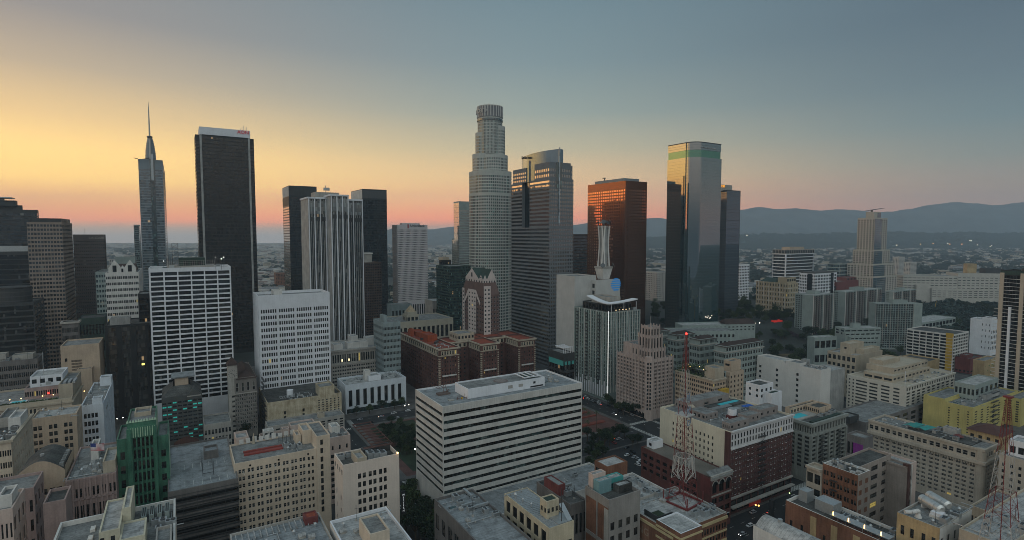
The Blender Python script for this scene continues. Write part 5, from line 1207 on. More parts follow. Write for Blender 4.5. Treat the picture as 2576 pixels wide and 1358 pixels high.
# ================================================================= near buildings
# --- striped office block
b=Bld('striped','office_block','broad office block striped with white bands and dark window strips, white penthouse on top','office block',c(7,427,517),271,R_=c(7,1309,0)[0],L_=c(7,255,0)[0])
ht=b.h;W,D=b.wa,b.wb
bw=paint('band_panels',(.52,.505,.475),var=.2);zt=b.zv(c(7,0,560)[1]);fh=(b.zv(c(11,0,0)[1])-0)*0+88.6/2.716/1.5907*271/F
n=13;z0=zt-n*fh
sg=glass('strip_glass',base=(.008,.010,.010),ior=1.5,pane=(1.5,1.5,fh),pblind=.10,blind=(.10,.13,.125),tilt=.006)
sg2=glass('strip_glass_pale',base=(.03,.05,.05),ior=1.6,pane=(1.5,1.5,fh),pblind=.25,blind=(.13,.16,.15),tilt=.008)
for fc in 'FLRK':b.wall(fc,bw,0,ht,[Zn(z0,zt,1,n,[(0,1)],[(.54,.99)],core=True)],depth=.55)
P=b.mb('wall',bw)
for(x0,x1,y0,y1)in((0,W,0,D),):
    b.mb('roof',roofblue).face([(.6,.6,ht-.9),(W-.6,.6,ht-.9),(W-.6,D-.6,ht-.9),(.6,D-.6,ht-.9)])
    oo=[(0,0),(W,0),(W,D),(0,D)];ii=[(.6,.6),(W-.6,.6),(W-.6,D-.6),(.6,D-.6)]
    for k in range(4):
        a,e,f_,d=oo[k],oo[(k+1)%4],ii[(k+1)%4],ii[k]
        P.face([(*a,ht),(*e,ht),(*f_,ht),(*d,ht)]);b.mb('parapet',white).face([(*d,ht),(*f_,ht),(*f_,ht-.9),(*d,ht-.9)])
rr_=random.Random(5)
for j in range(n):
    za,zb=z0+(j+.54)*fh+.02,z0+(j+.99)*fh-.02
    for fc,L in(('F',W),('L',D)):
        m=MB();q=.5;f,_=b.fm(fc)
        while q<L-.5:
            e=min(L-.5,q+rr_.choice([3,4.5,6,9,12]))
            m.use(sg2 if rr_.random()<.16 else sg);m.face([f(q,za,-.5),f(e,za,-.5),f(e,zb,-.5),f(q,zb,-.5)]);q=e
        m.use(charcoal)
        for i in range(int(L/1.5)):
            q=.6+i*1.5
            p,r=f(q,za,-.5),f(q+.09,zb,-.38);m.box(min(p[0],r[0]),max(p[0],r[0]),min(p[1],r[1]),max(p[1],r[1]),za,zb)
        m.build('window_band',None,b.root)
    for fc,L in(('R',D),('K',W)):
        m=MB();f,_=b.fm(fc);m.face([f(.5,za,-.5),f(L-.5,za,-.5),f(L-.5,zb,-.5),f(.5,zb,-.5)]);m.build('window_band',sg,b.root)
for i in range(int(W/1.5)):b.mb('panel_joint',stone).box(1+i*1.5,1.04+i*1.5,-.02,-.003,zt+.2,ht-.1)
zr=ht-.9
px0,px1=b.ux(c(7,600,0)[0],6),b.ux(c(7,1085,0)[0],6);py0,py1=D*.22,D*.66
b.block(white,zr,zr+5.2,box=(px0,px1,py0,py1),name='penthouse',par=.7)
b.mb('helipad_ring',paint('ring_paint',(.18,.13,.12))).cyl((px0*.5+px1*.5),(py0+py1)/2,zr+4.52,zr+4.58,4.2,28);b.mb('helipad_disc',paint('ring_inner',(.23,.20,.19))).cyl((px0*.5+px1*.5),(py0+py1)/2,zr+4.58,zr+4.62,3.2,28)
for x0,x1,z_,h_ in((.50,.56,1.8,1.8),(.64,.70,1.8,1.6),(.84,.87,2.4,1.2)):b.mb('louvre',stone if x0<.8 else black).box(px0+(px1-px0)*x0,px0+(px1-px0)*x1,py0-.08,py0-.003,zr+z_,zr+z_+h_)
b.mb('garage_opening',black).box(px0+(px1-px0)*.8,px1-1,py0-.09,py0-.004,zr+.4,zr+1.2)
for i in range(4):b.mb('roof_frame',white).box(px1-12+i*3.4,px1-11.4+i*3.4,py0+3,py1-2,zr+5.4,zr+5.8,True)
b.mb('roof_frame',white).box(px1-12,px1-1,py0+2.6,py0+3,zr+5.4,zr+5.8,True);b.mb('roof_frame',white).box(px1-12,px1-1,py1-2,py1-1.6,zr+5.4,zr+5.8,True)
b.mb('plant',patina).box(px1-9,px1-4,py0+4,py1-4,zr+4.6,zr+5.3)
# podium in front of it
hp_=16.0;xp0=-4;yp=-26
b.block(bw,0,hp_,box=(-3,W+6,yp,-.05),name='podium',roof=roofblue,par=.9,cap=None)
b.wall('L',bw,0,hp_+2,box=(-.06,W,-.05,D),name='side_wall')
b.done();ST=b
# --- green window office block (left)
b=Bld('greenwin','office_block','dark grey office block with teal lit windows and a rooftop helipad','office block',c(6,78,397),375,R_=c(6,353,0)[0],wb=30)
ht=b.h;dg=paint('dark_grey_cladding',(.085,.088,.085),var=.2)
b.block(dg,0,ht,F_=[Zn(6,ht-3,8,11,[(.1,.9)],[(.3,.75)],'tealw')],L_=[Zn(6,ht-3,7,11,[(.1,.9)],[(.3,.75)],'tealw')],R__=[Zn(6,ht-3,7,11,[(.1,.9)],[(.3,.75)],'tealw')])
zt=b.zv(c(6,0,265)[1],5,8);W=b.wa
m=b.mb('sloped_roof',roofdark);e=7
m.face([(0,0,ht),(W,0,ht),(W-e,e,ht+6),(e,e,ht+6)]);m.face([(0,0,ht),(e,e,ht+6),(e,24,ht+6),(0,30,ht)]);m.face([(W,0,ht),(W,30,ht),(W-e,24,ht+6),(W-e,e,ht+6)]);m.face([(0,30,ht),(e,24,ht+6),(W-e,24,ht+6),(W,30,ht)])
b.block(beige,ht+5,zt,box=(e+1,W-e-1,e+1,23),name='lift_house',roof=roofblue,par=.4);b.mb('helipad',roofblue).box(e-1,W-e+3,e,24,zt,zt+.8,True)
gable(b,'gable',dg,W*.62,W*.98,-.4,12,ht-3,ht-.5,ht+5,False);b.mb('gable_frame',stone).box(W*.62,W*.98,-.7,-.41,ht-1.2,ht-.5)
b.done()
# --- tower with clock
b=Bld('clocktower','office_tower','grey brick tower with a square clock turret between two white office towers',OFF,c(6,572,262),400,R_=c(6,722,0)[0],L_=c(6,532,0)[0])
ht=b.h;cs=paint('clock_tower_brick',(.20,.185,.17),var=.25)
b.block(cs,0,ht,F_=[Zn(5,ht-12,5,10,PAIR,[(.2,.8)],'sash'),Zn(ht-11,ht-3,4,1,[(.25,.7)],[(.1,.9)],'sash')],L_=[Zn(5,ht-4,3,12,PAIR,[(.2,.8)],'std')],R__=[Zn(5,ht-4,3,12,PAIR,[(.2,.8)],'std')])
b.band(stone,ht-12,ht-11.4,.5);hip(b,tile,ht-.9,b.zv(c(6,0,195)[1],b.wa*.6,6),(b.wa*.12,b.wa,0,max(12,b.wb*.8)))
zk=b.zv(c(6,0,165)[1],-2,2);xk0,xk1=b.ux(c(6,530,0)[0],1),b.ux(c(6,594,0)[0],1)
b.block(stone,0,zk,box=(xk0,xk1,.4,9),name='clock_turret',F_=[Zn(4,zk-22,1,8,[(.35,.65)],[(.3,.7)],'std')]);hip(b,tile,zk-.5,zk+5,(xk0,xk1,.4,9),name='turret_roof')
cw_=(xk0+xk1)/2;zc=zk-7
m=MB();m.face([(cw_+3.1*math.cos(t),.3,zc+3.1*math.sin(t))for t in[2*math.pi*i/20 for i in range(20)]]);ck=m.build('clock_face',stone,b.root)
m=MB()
for i in range(12):t=2*math.pi*i/12;m.face([(cw_+r_*math.cos(t+d_),.27,zc+r_*math.sin(t+d_))for r_,d_ in((2.2,-.05),(2.9,-.04),(2.9,.04),(2.2,.05))])
m.build('hour_marks',black,ck);m=MB();m.tube((cw_,.22,zc),(cw_-1.7,.22,zc+.9),.16);m.tube((cw_,.22,zc),(cw_+1.3,.22,zc-1.6),.14);m.build('hands',black,ck)
b.done()
b=Bld('lowbank','low_building','small pale building beside dark street trees, right of the teal windowed block','building',c(6,366,578),372,R_=c(6,552,0)[0],wb=24)
ht=b.h;b.block(stone,0,ht,F_=[Zn(1,ht-3,8,3,[(.2,.8)],[(.2,.8)],'std')]);b.done()
# --- dark mirrored block at left
b=Bld('mirrordark','office_block','black mirrored office block at left whose glass reflects pale buildings','office block',c(5,632,66),440,R_=c(5,903,0)[0],wb=40)
ht=b.h;mg=glass('dark_mirror',base=(.05,.05,.048),ior=1.8,metal=.15,pane=(1.5,1.5,3.6),tilt=.02,pblind=.12,blind=(.12,.11,.09),rough=.05)
b.block(black,0,ht,core=mg,F_=[Zn(3,ht-2,9,20,[(.02,.98)],[(.06,.96)])],L_=[Zn(3,ht-2,9,20,[(.02,.98)],[(.06,.96)])],R__=[Zn(3,ht-2,9,20,[(.02,.98)],[(.06,.96)])],depth=.15,roof=roofdark)
for x in(.0,.24,.30,.55,.62,.9):b.mb('pier',black).box(b.wa*x,b.wa*(x+.07),-.9,-.003,0,ht-1)
b.block(concrete,ht-1,ht+5,box=(b.wa*.1,b.wa*.55,6,18),name='plant_room');
for x,z in((.78,.55),(.815,.55)):b.mb('lit_window',glow('yellow_window',(.95,.85,.2),1.6)).box(b.wa*x,b.wa*x+.9,-.2,-.003,ht*z,ht*z+1.6)
b.done()
b=Bld('greenbox','low_building','low dark green box behind the black mirrored block','building',c(5,472,22),520,R_=c(5,630,0)[0],wb=30)
ht=b.h;b.block(patina,0,ht,F_=[Zn(2,ht-3,8,4,style='plain')],roof=roofdark);b.done()
b=Bld('corniced','office_block','old brown corniced block behind the beige windowless block, at the foot of the brown slab','office block',c(5,470,38),500,L_=c(5,372,0)[0],R_=c(5,480,0)[0],near='R')
ht=b.h;b.block(darkstone,0,ht,F_=[Zn(3,ht-4,7,9,PAIR,style='plain')],roof=roofdark);b.band(stone,ht-1.5,ht+.02,1.2);b.done()
b=Bld('blankbeige','office_block','beige windowless block with one latticed window near the rooftop pool','office block',c(5,598,170),420,L_=c(5,363,0)[0],wb=30,near='R')
ht=b.h;b.block(beige,0,ht,F_=[Zn(ht-22,ht-11,14,5,[(.15,.85)],[(.15,.85)],'plain',s0=b.wa*.26,s1=b.wa*.46)])
for j in range(3):b.mb('dark_window',G_black).box(b.wa*.1,b.wa*.16,-.05,-.003,ht-12-j*7,ht-9.5-j*7)
b.block(beige,0,ht-17,box=(b.wa*.45,b.wa*.82,-9,-.05),name='lower_block');b.done()
# --- grey block at far left mid
b=Bld('leftgrey','office_block','dim grey block with rooftop sheds at the left edge, behind the pool terrace','office block',c(5,225,262),430,L_=-60,wb=24,near='R')
ht=b.h;b.block(darkstone,0,ht,R__=[Zn(3,ht-3,5,8,style='plain')],F_=[Zn(3,ht-3,14,8,PAIR,style='plain')],roof=roofdark);b.block(stone,ht-1,ht+5,box=(2,b.wa*.45,5,14),name='roof_house');b.block(stone,ht-1,ht+3,box=(b.wa*.55,b.wa*.9,6,16),name='roof_house');b.done()
# --- pool terrace building
b=Bld('poolterrace','hotel_building','pale corniced building at left with a turquoise pool, lamps and planting on its roof terrace','hotel',c(5,432,498),350,L_=-70,R_=c(5,492,0)[0],near='R')
ht=b.h
b.block(sand,0,ht,F_=[Zn(ht-15,ht-4,19,1,[(.25,.8)],[(.05,.95)],'dark',s1=b.wa*.0+12),Zn(3,ht-16,19,8,[(.2,.8)],style='std')],R__=[Zn(3,ht-16,4,6,style='plain')],par=1.2)
b.band(sand,ht-3,ht-2,1.0);
px0,px1=b.ux(c(5,60,0)[0],5),b.ux(c(5,145,0)[0],5)
b.mb('pool_rim',white).box(px0-.8,px1+.8,3.2,11.8,ht-1.2,ht-.75);b.mb('pool_water',glow('lit_pool_water',(.02,.30,.35),.16)).box(px0,px1,4,11,ht-1.2,ht-.70)
xm=b.ux(c(5,355,0)[0],6)
b.block(sand,ht-1.2,ht+8,box=(xm,b.wa,6,b.wb),name='end_block')
zz=ht+6
b.block(pinkdk,ht-1.2,ht+6,box=(b.ux(c(5,150,0)[0],14),xm-.05,14,b.wb),name='rear_block',F_=[Zn(ht,ht+4.5,8,1,PAIR,[(.1,.8)],'dark')])
x0,x1=b.ux(c(5,190,0)[0],22),b.ux(c(5,385,0)[0],22)
b.block(white,ht+5,ht+12,box=(x0,x1,20,b.wb-1),name='white_pavilion',roof=roofpale,F_=[Zn(ht+7,ht+10.5,4,1,[(.2,.8)],[(.1,.9)],'dark')])
for i in range(8):b.mb('terrace_lamp',G_warm).ball((px0-12+i*7.5+(i*13%5),12.3,ht+.4),.28,6,4)
b.mb('red_lamp',G_red).ball((b.ux(c(5,293,0)[0],13),13,ht+1.6),.5,8,5)
for i in range(4):b.mb('pergola',offwhite).box(px0-6+i*.9,px0-5.6+i*.9,4,8,ht+1.6,ht+1.8,True)
for i in range(3):b.mb('roof_duct',steel).box(xm+2+i*2.4,xm+3.4+i*2.4,9,20,ht+7.2,ht+8.6)
b.mb('flagpole',steel).tube((x0+6,26,ht+10),(x0+6,26,ht+27),.16)
hd=MB();r5=random.Random(4)
for i in range(420):
    p=Vector((r5.uniform(px0-14,xm),r5.uniform(.8,2.4),ht-.9+r5.uniform(0,1.2)));a=Vector((r5.uniform(-1,1),r5.uniform(-1,1),r5.uniform(-.4,1))).normalized();e=a.orthogonal()*.5
    hd.face([p-e,p+a*.6,p+e,p-a*.6])
hd.build('planting',leafm,b.root)
b.done()
# --- white-blue block
b=Bld('whiteblue','office_block','blue white block with a grid of square black windows, left of the green tower','office block',c(5,623,532),310,L_=c(5,487,0)[0],R_=c(5,683,0)[0],near='R')
ht=b.h;b.block(bluewhite,0,ht,F_=[Zn(ht-40,ht-4,4,8,[(.12,.86)],[(.2,.78)],'plain',s0=1,s1=2.5)],R__=[Zn(4,ht-5,7,10,[(.3,.55)],[(.3,.7)],'plain')])
b.block(bluewhite,ht-1,ht+3,box=(b.wa*.5,b.wa*.95,1,7),name='roof_house');b.block(bluewhite,ht-1,ht+4.5,box=(b.wa*.4,b.wa*.98,b.wb-9,b.wb-1),name='roof_house')
letters('ROYAL',3.0,steel,b.root,(b.wa+.05,b.wb*.22,ht-7),(UP,0,UP),.1);b.done()
# --- beige L block
b=Bld('beigewing','office_block','beige block with paired windows and a pale roof, behind the dark round roofed hall','office block',c(5,462,592),285,L_=c(5,186,0)[0],R_=c(5,492,0)[0],near='R')
ht=b.h;b.block(beige,0,ht,F_=[Zn(ht-26,ht-3.5,3,6,[(.12,.36),(.44,.68)],[(.2,.8)],'std')],R__=[Zn(4,ht-4,4,8,[(.35,.6)],style='plain')],roof=roofpale);b.done()
b=Bld('creamleft','office_block','cream block cut by the left edge with rows of dark windows on two sides','office block',c(5,66,752),225,L_=-60,R_=c(5,193,0)[0],near='R')
ht=b.h;b.block(cream,0,ht,F_=[Zn(2,ht-3,7,12,PAIR,[(.25,.75)],'std')],R__=[Zn(2,ht-3,11,12,[(.3,.62)],[(.25,.7)],'std')],roof=roofdark,par=1.4)
b.band(sand,ht-1.0,ht+.02,.8,None,'cornice','FR');b.block(offwhite,ht-1.4,ht+4,box=(b.wa*.55,b.wa*.95,20,34),name='roof_house',roof=roofpale);b.block(stone,ht-1.4,ht+3,box=(b.wa*.1,b.wa*.5,26,44),name='roof_house')
b.done()
# --- arched hall
b=Bld('roundhall','hall','beige hall with a dark curved roof, below the beige block','hall',c(5,392,940),212,L_=c(5,92,0)[0],R_=c(5,446,0)[0],near='R')
ht=b.h;W,D=b.wa,b.wb
b.wall('F',beige,0,ht,[Zn(ht-20,ht-4,4,3,[(.1,.75)],[(.2,.65)],'wide',s0=W*.36,s1=W*.04)]);b.wall('R',beige,0,ht+2,[Zn(ht-12,ht,6,1,[(.1,.8)],[(.1,.8)],'plain')]);b.wall('L',beige,0,ht);b.wall('K',beige,0,ht)
m=b.mb('curved_roof',roofdark);ns=14;arc=lambda t:ht+4.6*math.sin(math.pi*t)+.1
for i in range(ns):
    t0,t1=i/ns,(i+1)/ns;m.face([(W*t0,.5,arc(t0)),(W*t1,.5,arc(t1)),(W*t1,D,arc(t1)),(W*t0,D,arc(t0))])
m=b.mb('front_gable',beige);m.face([(0,0,ht)]+[(W*i/ns,0,arc(i/ns)+.6)for i in range(ns+1)]+[(W,0,ht)]);m.face([(0,D,ht)]+[(W*i/ns,D,arc(i/ns))for i in range(ns+1)]+[(W,D,ht)])
for i in range(6):b.mb('skylight',roofgrey).box(W*.86,W*.95,D*(.12+.13*i),D*(.20+.13*i),arc(.9)-1.0,arc(.9)+1.0)
b.mb('roof_vent',steel).cyl(W*.45,D*.4,arc(.45)-.3,arc(.45)+.8,.7,10);b.done()
for key,lab,nm,N,Y,L_,R_,mt,hz_,rf in(('pinkleft','low dusty pink block with a grey roof in the bottom left corner','old_building',c(5,205,1040),190,-60,c(5,212,0)[0],pinkdk,3,roofgrey),
        ('pinkleft2','grey pink block lowest at the left edge with a white roof shed','old_building',c(5,75,1165),165,-60,c(5,82,0)[0],pink,4,roofgrey),
        ('pinkbox','plain dusty pink windowless box left of the pale roof with yellow stair houses','old_building',c(5,395,1112),178,c(5,258,0)[0],c(5,402,0)[0],pinkdk,0,roofdark)):
    b=Bld(key,nm,lab,'old building',N,Y,L_=L_,wb=16 if key!='pinkbox' else 12,near='R');ht=b.h
    b.block(mt,0,ht,F_=[Zn(2,ht-3,8,8,[(.25,.7)],style='plain')]if hz_ else(),R__=[Zn(2,ht-2,3,8,style='plain')]if hz_ else(),roof=rf)
    if hz_==4:b.block(offwhite,ht-1,ht+3,box=(b.wa*.5,b.wa*.9,4,12),name='roof_house')
    b.done()
# --- pink theatre front
b=Bld('pinktheatre','theatre_building','dusty pink building with a flagpole on its grey roof beside the green tower','theatre',c(5,700,948),215,L_=c(5,392,0)[0],wb=40,near='R')
ht=b.h;W=b.wa
b.block(pinkdk,0,ht,F_=[Zn(ht-7.5,ht-4,12,1,[(.25,.75)],[(.0,1)],'plain'),Zn(2,ht-9,8,5,PAIR,style='plain')],par=.8)
b.band(pinkdk,ht-8.6,ht-8.1,.5,None,'string_course','F')
for i in range(9):b.mb('pilaster',pinkdk).box(W*i/9+.2,W*i/9+.8,-.5,-.003,0,ht-.3)
b.block(offwhite,ht-.8,ht+5,box=(W*.35,W*.52,22,32),name='roof_house',roof=roofpale);b.block(sand,ht-.8,ht+4,box=(W*.72,W*.98,3,20),name='roof_house',roof=roofpale)
for i in range(3):b.mb('roof_patch',roofpale).box(W*(.1+.13*i),W*(.2+.13*i),6+i*5,12+i*5,ht-.8,ht-.74)
b.mb('flagpole',steel).tube((W*.5,2,ht-1),(W*.5,2,ht+13),.1);b.done();PT=b
# --- green art deco tower
b=Bld('greendeco','office_tower','green terracotta art deco tower with gilded crest and dark vertical windows','tower',c(5,940,628),228,L_=c(5,765,0)[0],wb=22,near='R')
ht=b.h;W,D=b.wa,b.wb;gz=Zn
b.block(greentile,0,ht,F_=[Zn(3,ht-6.5,5,13,[(.2,.8)],[(.12,.9)],'dark',s0=W*.16,s1=W*.10)],R__=[Zn(6,ht-8,5,12,[(.3,.6)],style='plain')],depth=.9)
b.wall('R',mint,0,ht-.4,box=(0,W+.03,1.2,D),name='side_wall')
m=b.mb('crest',mint)
for i in range(11):x=W*(.02+.96*i/10);m.prism([(x-.45,-.35),(x+.45,-.35),(x+.45,.5),(x-.45,.5)],ht-.1,ht+.9,True,[(x-.15,-.1),(x+.15,-.1),(x+.15,.2),(x-.15,.2)])
b.fins(greentile,'F',5,3,ht-5.5,.5,.55,W*.16,W*.90,name='mullion_pier');
for x0,x1 in((-.2,W*.15),(W*.91,W+.2)):b.mb('corner_pier',greentile).box(x0,x1,-1.1,-.003,0,ht-2.5)
b.band(greentile,ht-6.3,ht-2,.9,(0,W,0,D),'crown_band','F')
for i in range(12):b.mb('crown_flute',mint).box(W*i/12+.25,W*i/12+.5,-1.05,-.92,ht-6.2,ht-2.2)
xl=b.ux(c(5,697,0)[0]);zl=b.zv(c(5,0,760)[1],xl);xr=b.ux(c(5,1012,0)[0],1);zr_=b.zv(c(5,0,720)[1],xr,1)
b.block(greentile,0,zl,box=(xl,-.22,1,D),F_=[Zn(3,zl-4,1,10,[(.3,.75)],[(.2,.75)],'dark')],name='left_wing');b.block(greentile,0,zr_,box=(W+.22,xr,1,D),F_=[Zn(3,zr_-5,1,11,[(.3,.72)],[(.2,.75)],'dark')],name='right_wing')
b.wall('R',mint,0,zr_-.3,box=(0,xr+.03,1.5,D),name='side_wall')
b.block(sand,ht-1,ht+.8,box=(W*.2,W*.8,D*.5,D*.9),name='roof_house');b.done()
# --- parking deck roof
b=Bld('parkroof','parking_garage','dark louvred parking garage with a bluish open roof deck beside the green tower','parking garage',c(6,120,1035),218,R_=c(6,600,0)[0],L_=c(6,160,0)[0],wb=58)
ht=b.h;W=b.wa
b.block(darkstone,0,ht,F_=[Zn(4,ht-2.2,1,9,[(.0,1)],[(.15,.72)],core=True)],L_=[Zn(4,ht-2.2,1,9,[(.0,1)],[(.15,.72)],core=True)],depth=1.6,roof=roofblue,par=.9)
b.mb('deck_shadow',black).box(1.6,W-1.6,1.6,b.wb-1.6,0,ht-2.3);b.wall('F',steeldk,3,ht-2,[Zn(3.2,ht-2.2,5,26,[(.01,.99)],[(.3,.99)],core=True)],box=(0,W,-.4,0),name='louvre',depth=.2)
m=b.mb('bay_line',lineW)
for i in range(14):m.box(6+i*3.2,6.14+i*3.2,4,10,ht-.9,ht-.885)
for i in range(14):m.box(6+i*3.2,6.14+i*3.2,24,30,ht-.9,ht-.885)
b.block(darkstone,ht-.9,ht+3,box=(W*.55,W*.78,32,40),name='stair_head',roof=roofblue)
for x,y in((.5,30),(.66,12),(.5,12)):b.mb('lamp_pole',steeldk).tube((W*x,y,ht-.9),(W*x,y,ht+5),.12)
b.mb('rail',steeldk).tube((W*.5,12,ht+.3),(W*.66,12,ht+.3),.12);b.mb('rail',steeldk).tube((W*.5,12,ht+.3),(W*.5,30,ht+.3),.12);b.mb('rail',steeldk).tube((W*.66,12,ht+.3),(W*.66,30,ht+.3),.12)
m=b.mb('back_wall',brickdk);y=b.wb-.3
m.face([(2,y,ht-.9)]+[(2+W*.42*i/8,y,ht+1+2.4*math.sin(math.pi*i/8))for i in range(9)]+[(2+W*.42,y,ht-.9)])
b.done()
b=Bld('pinkshed','old_building','small dusty pink blank block between the parking deck and the rooftops by the palm court','old building',c(6,582,668),262,R_=c(6,670,0)[0],wb=10)
ht=b.h;b.block(pink,0,ht,roof=roofpale,F_=[Zn(1,4,2,1,style='plain')]);b.done()
# --- bottom left roof with yellow houses
ytop=1232
b=Bld('yellowroof','old_building','grey roofed building at bottom left with pale yellow stair houses on its roof','old building',(441,1420),150,L_=70,near='R',wb=46)
ht=b.h;W=b.wa;b.wb=b.uy(c(5,1045,0)[0],W)if False else 46;D=b.wb
b.block(cream,0,ht,par=1.5,pt=.6,R__=[Zn(5,ht-4,8,9,[(.3,.6)],style='plain')],F_=[Zn(5,ht-4,12,9,PAIR,style='plain')],cap=offwhite)
zr=ht-1.5;py=paint('pale_yellow_plaster',(.54,.50,.38),var=.2)
b.block(py,zr,zr+7,box=(W*.40,W*.56,D*.42,D*.92),name='stair_house',roof=roofpale,par=.5,F_=[Zn(zr+2.5,zr+5.5,2,1,[(.1,.5)],[(.1,.9)],'dark')])
b.block(py,zr,zr+9,box=(W*.56+.03,W*.63,D*.62,D*1.0),name='stair_house',roof=roofpale,par=.5)
b.block(py,zr,zr+5,box=(W*.56+.03,W*.76,D*.34,D*.60),name='stair_house',roof=roofpale,par=.5);b.block(offwhite,zr,zr+2.6,box=(W*.58,W*.78,D*.22,D*.33),name='roof_step',roof=roofpale,par=.4)
for i in range(4):b.mb('vent_box',greygreen).box(W*(.70+.068*i),W*(.742+.068*i),D*.74,D*.90,zr,zr+2.6);b.mb('vent_slot',black).box(W*(.707+.068*i),W*(.718+.068*i),D*.75,D*.89,zr+2.6,zr+2.66);b.mb('vent_slot',black).box(W*(.724+.068*i),W*(.735+.068*i),D*.75,D*.89,zr+2.6,zr+2.66)
for i in range(6):b.mb('skylight',offwhite).box(W*.27,W*.31,D*(.1+.14*i),D*(.16+.14*i),zr,zr+.8)
b.block(stone,zr,zr+2.6,box=(W*.84,W*.97,D*.28,D*.52),name='roof_step');b.done();YR=b
# --- cream hotel
b=Bld('creamhotel','hotel_building','weathered cream and yellow block with a blank stained wall and rooftop tank','hotel',c(6,796,428),400,R_=c(6,1300,0)[0],L_=c(6,738,0)[0])
ht=b.h;W=b.wa;sy=paint('stained_cream',(.50,.44,.33),var=.35,c1=(.27,.21,.13),scale=.25)
b.block(sy,0,ht,F_=[Zn(6,ht-3,6,10,[(.2,.6)],[(.2,.75)],'std',s0=W*.66,s1=.6)],L_=[Zn(5,ht-3,4,10,style='plain')],roof=roofdark,par=1.6)
for x in(.21,.455):
    for j in range(5):b.mb('dark_window',G_dark).box(W*x,W*x+1.5,-.06,-.003,ht-10.5-j*3.7,ht-8.2-j*3.7)
zb=b.zv(c(6,0,320)[1],W*.7);b.block(sy,ht-1,zb,box=(W*.69,W*.9,.02,14),name='lift_tower')
for i in range(7):b.mb('roof_rack',steel).box(W*.18+i*1.6,W*.18+i*1.6+.2,3,9,ht+.6,ht+.9,True)
b.mb('roof_rack',steel).box(W*.18,W*.18+10,3,3.25,ht+.9,ht+1.1,True);b.mb('roof_rack',steel).box(W*.18,W*.18+10,8.75,9,ht+.9,ht+1.1,True)
b.mb('tank',white).cyl(W*.33,12,ht-1,ht+4.4,2.4,16)
m=b.mb('fire_escape',steeldk)
for j in range(11):
    z=4+j*3.7;m.box(-1.2,-.003,b.wb*.12,b.wb*.5,z,z+.12,True);m.tube((-1.1,b.wb*.12,z),(-1.1,b.wb*.5,z+3.7),.09);m.tube((-1.2,b.wb*.12,z+1),(-1.2,b.wb*.5,z+1),.06)
b.done()
# --- rooftops below the hotel
b=Bld('roofcluster','old_building','low pale rooftops cluttered with sheds, in front of the weathered cream hotel','old building',c(6,768,705),330,R_=c(6,1060,0)[0],L_=c(6,752,0)[0])
ht=b.h;W=b.wa;b.wb=D=20
b.block(pink,0,ht,par=1.5,F_=[Zn(2,ht-3,6,9,style='plain')],L_=[Zn(2,ht-3,4,9,style='plain')]);b.block(offwhite,ht-1.5,ht+3,box=(2,8,D*.7,D*.95),name='roof_house',roof=roofpale,F_=[Zn(ht-1,ht+2.2,2,1,style='dark')]);b.block(pink,ht-1.5,ht+4,box=(W*.5,W*.66,D*.45,D*.7),name='roof_house');b.block(pink,ht-1.5,ht+5,box=(W*.7,W*1.3,D*.5,D*.9),name='roof_house');b.done()
b=Bld('roofcluster2','old_building','pink walled rooftop block with a grey deck, right behind the long cream block','old building',c(6,1216,668),300,R_=c(6,1360,0)[0],wb=16)
ht=b.h;b.block(pink,0,ht,F_=[Zn(ht-8,ht-4,3,1,[(.35,.6)],style='plain'),Zn(2,ht-9,3,8,style='plain')],R__=[Zn(2,ht-4,4,8,style='plain')]);b.block(offwhite,ht-1,ht+3,box=(b.wa*.3,b.wa*.7,9,17),name='roof_house',roof=roofpale);b.done()
b=Bld('rooflow','old_building','low long grey rooftop strip at the back foot of the weathered cream hotel wall','old building',c(6,800,590),372,R_=c(6,1320,0)[0],wb=14)
ht=b.h;b.block(stone,0,ht,F_=[Zn(2,ht-2,12,8,style='plain')]);b.block(sand,ht-1,ht+2.6,box=(b.wa*.66,b.wa*.74,3,8),name='roof_house');b.done()
# --- long cream block
b=Bld('longcream','apartment_block','long pinkish cream block with rows of paired sash windows and a narrow stair tower','apartment block',c(6,572,842),238,R_=c(6,1130,0)[0],L_=c(6,566,0)[0])
ht=b.h;W=b.wa;b.wb=D=26;lc=paint('long_cream_plaster',(.60,.49,.38),var=.16)
zw=b.zv(c(6,0,880)[1]);fh=3.3;n=int((zw-4)/fh)
b.block(lc,0,ht,F_=[Zn(zw-n*fh,zw,8,n,[(.10,.40),(.50,.80)],[(.25,.80)],'sash',s0=1.2,s1=W*.125),],L_=[Zn(4,ht-5,5,n,PAIR,style='plain')],par=.8)
for j in range(n):
    for i in range(2):b.mb('small_window',G_win).box(W*(.885+.05*i),W*(.91+.05*i),-.05,-.003,zw-j*fh-2.4,zw-j*fh-.9)
for x in(.17,.51,.88):b.mb('roof_vent_hole',G_black).box(W*x,W*x+.8,-.05,-.003,ht-2.4,ht-1.6)
xt=b.ux(c(6,1222,0)[0]);zt=b.zv(c(6,0,655)[1],W)
zz=[b.zv(c(6,0,y)[1],(W+xt)/2)for y in(690,747,805,855,902,950,998,1046,1095,1142)]
b.block(lc,0,zt,box=(W+.02,xt,-.3,D-4),name='stair_tower',par=.6)
for z in zz:b.mb('stair_window',G_win).box((W+xt)/2-1.4,(W+xt)/2-.2,-.36,-.303,z-1.2,z+1.2)
b.mb('red_pipe',paint('red_pipe_paint',(.25,.05,.04))).box(W*.14,W*.62,D*.35,D*.42,ht-.8,ht-.1);b.mb('red_pipe',MATS['red_pipe_paint']).box(W*.14,W*.62,D*.50,D*.55,ht-.8,ht-.1)
m=b.mb('signboard_frame',offwhite)
for i in range(13):m.box(W*.12+i*2.9,W*.12+i*2.9+1.9,D-1.0,D-.7,ht-.4,ht+1.8+.3*(i%3),True)
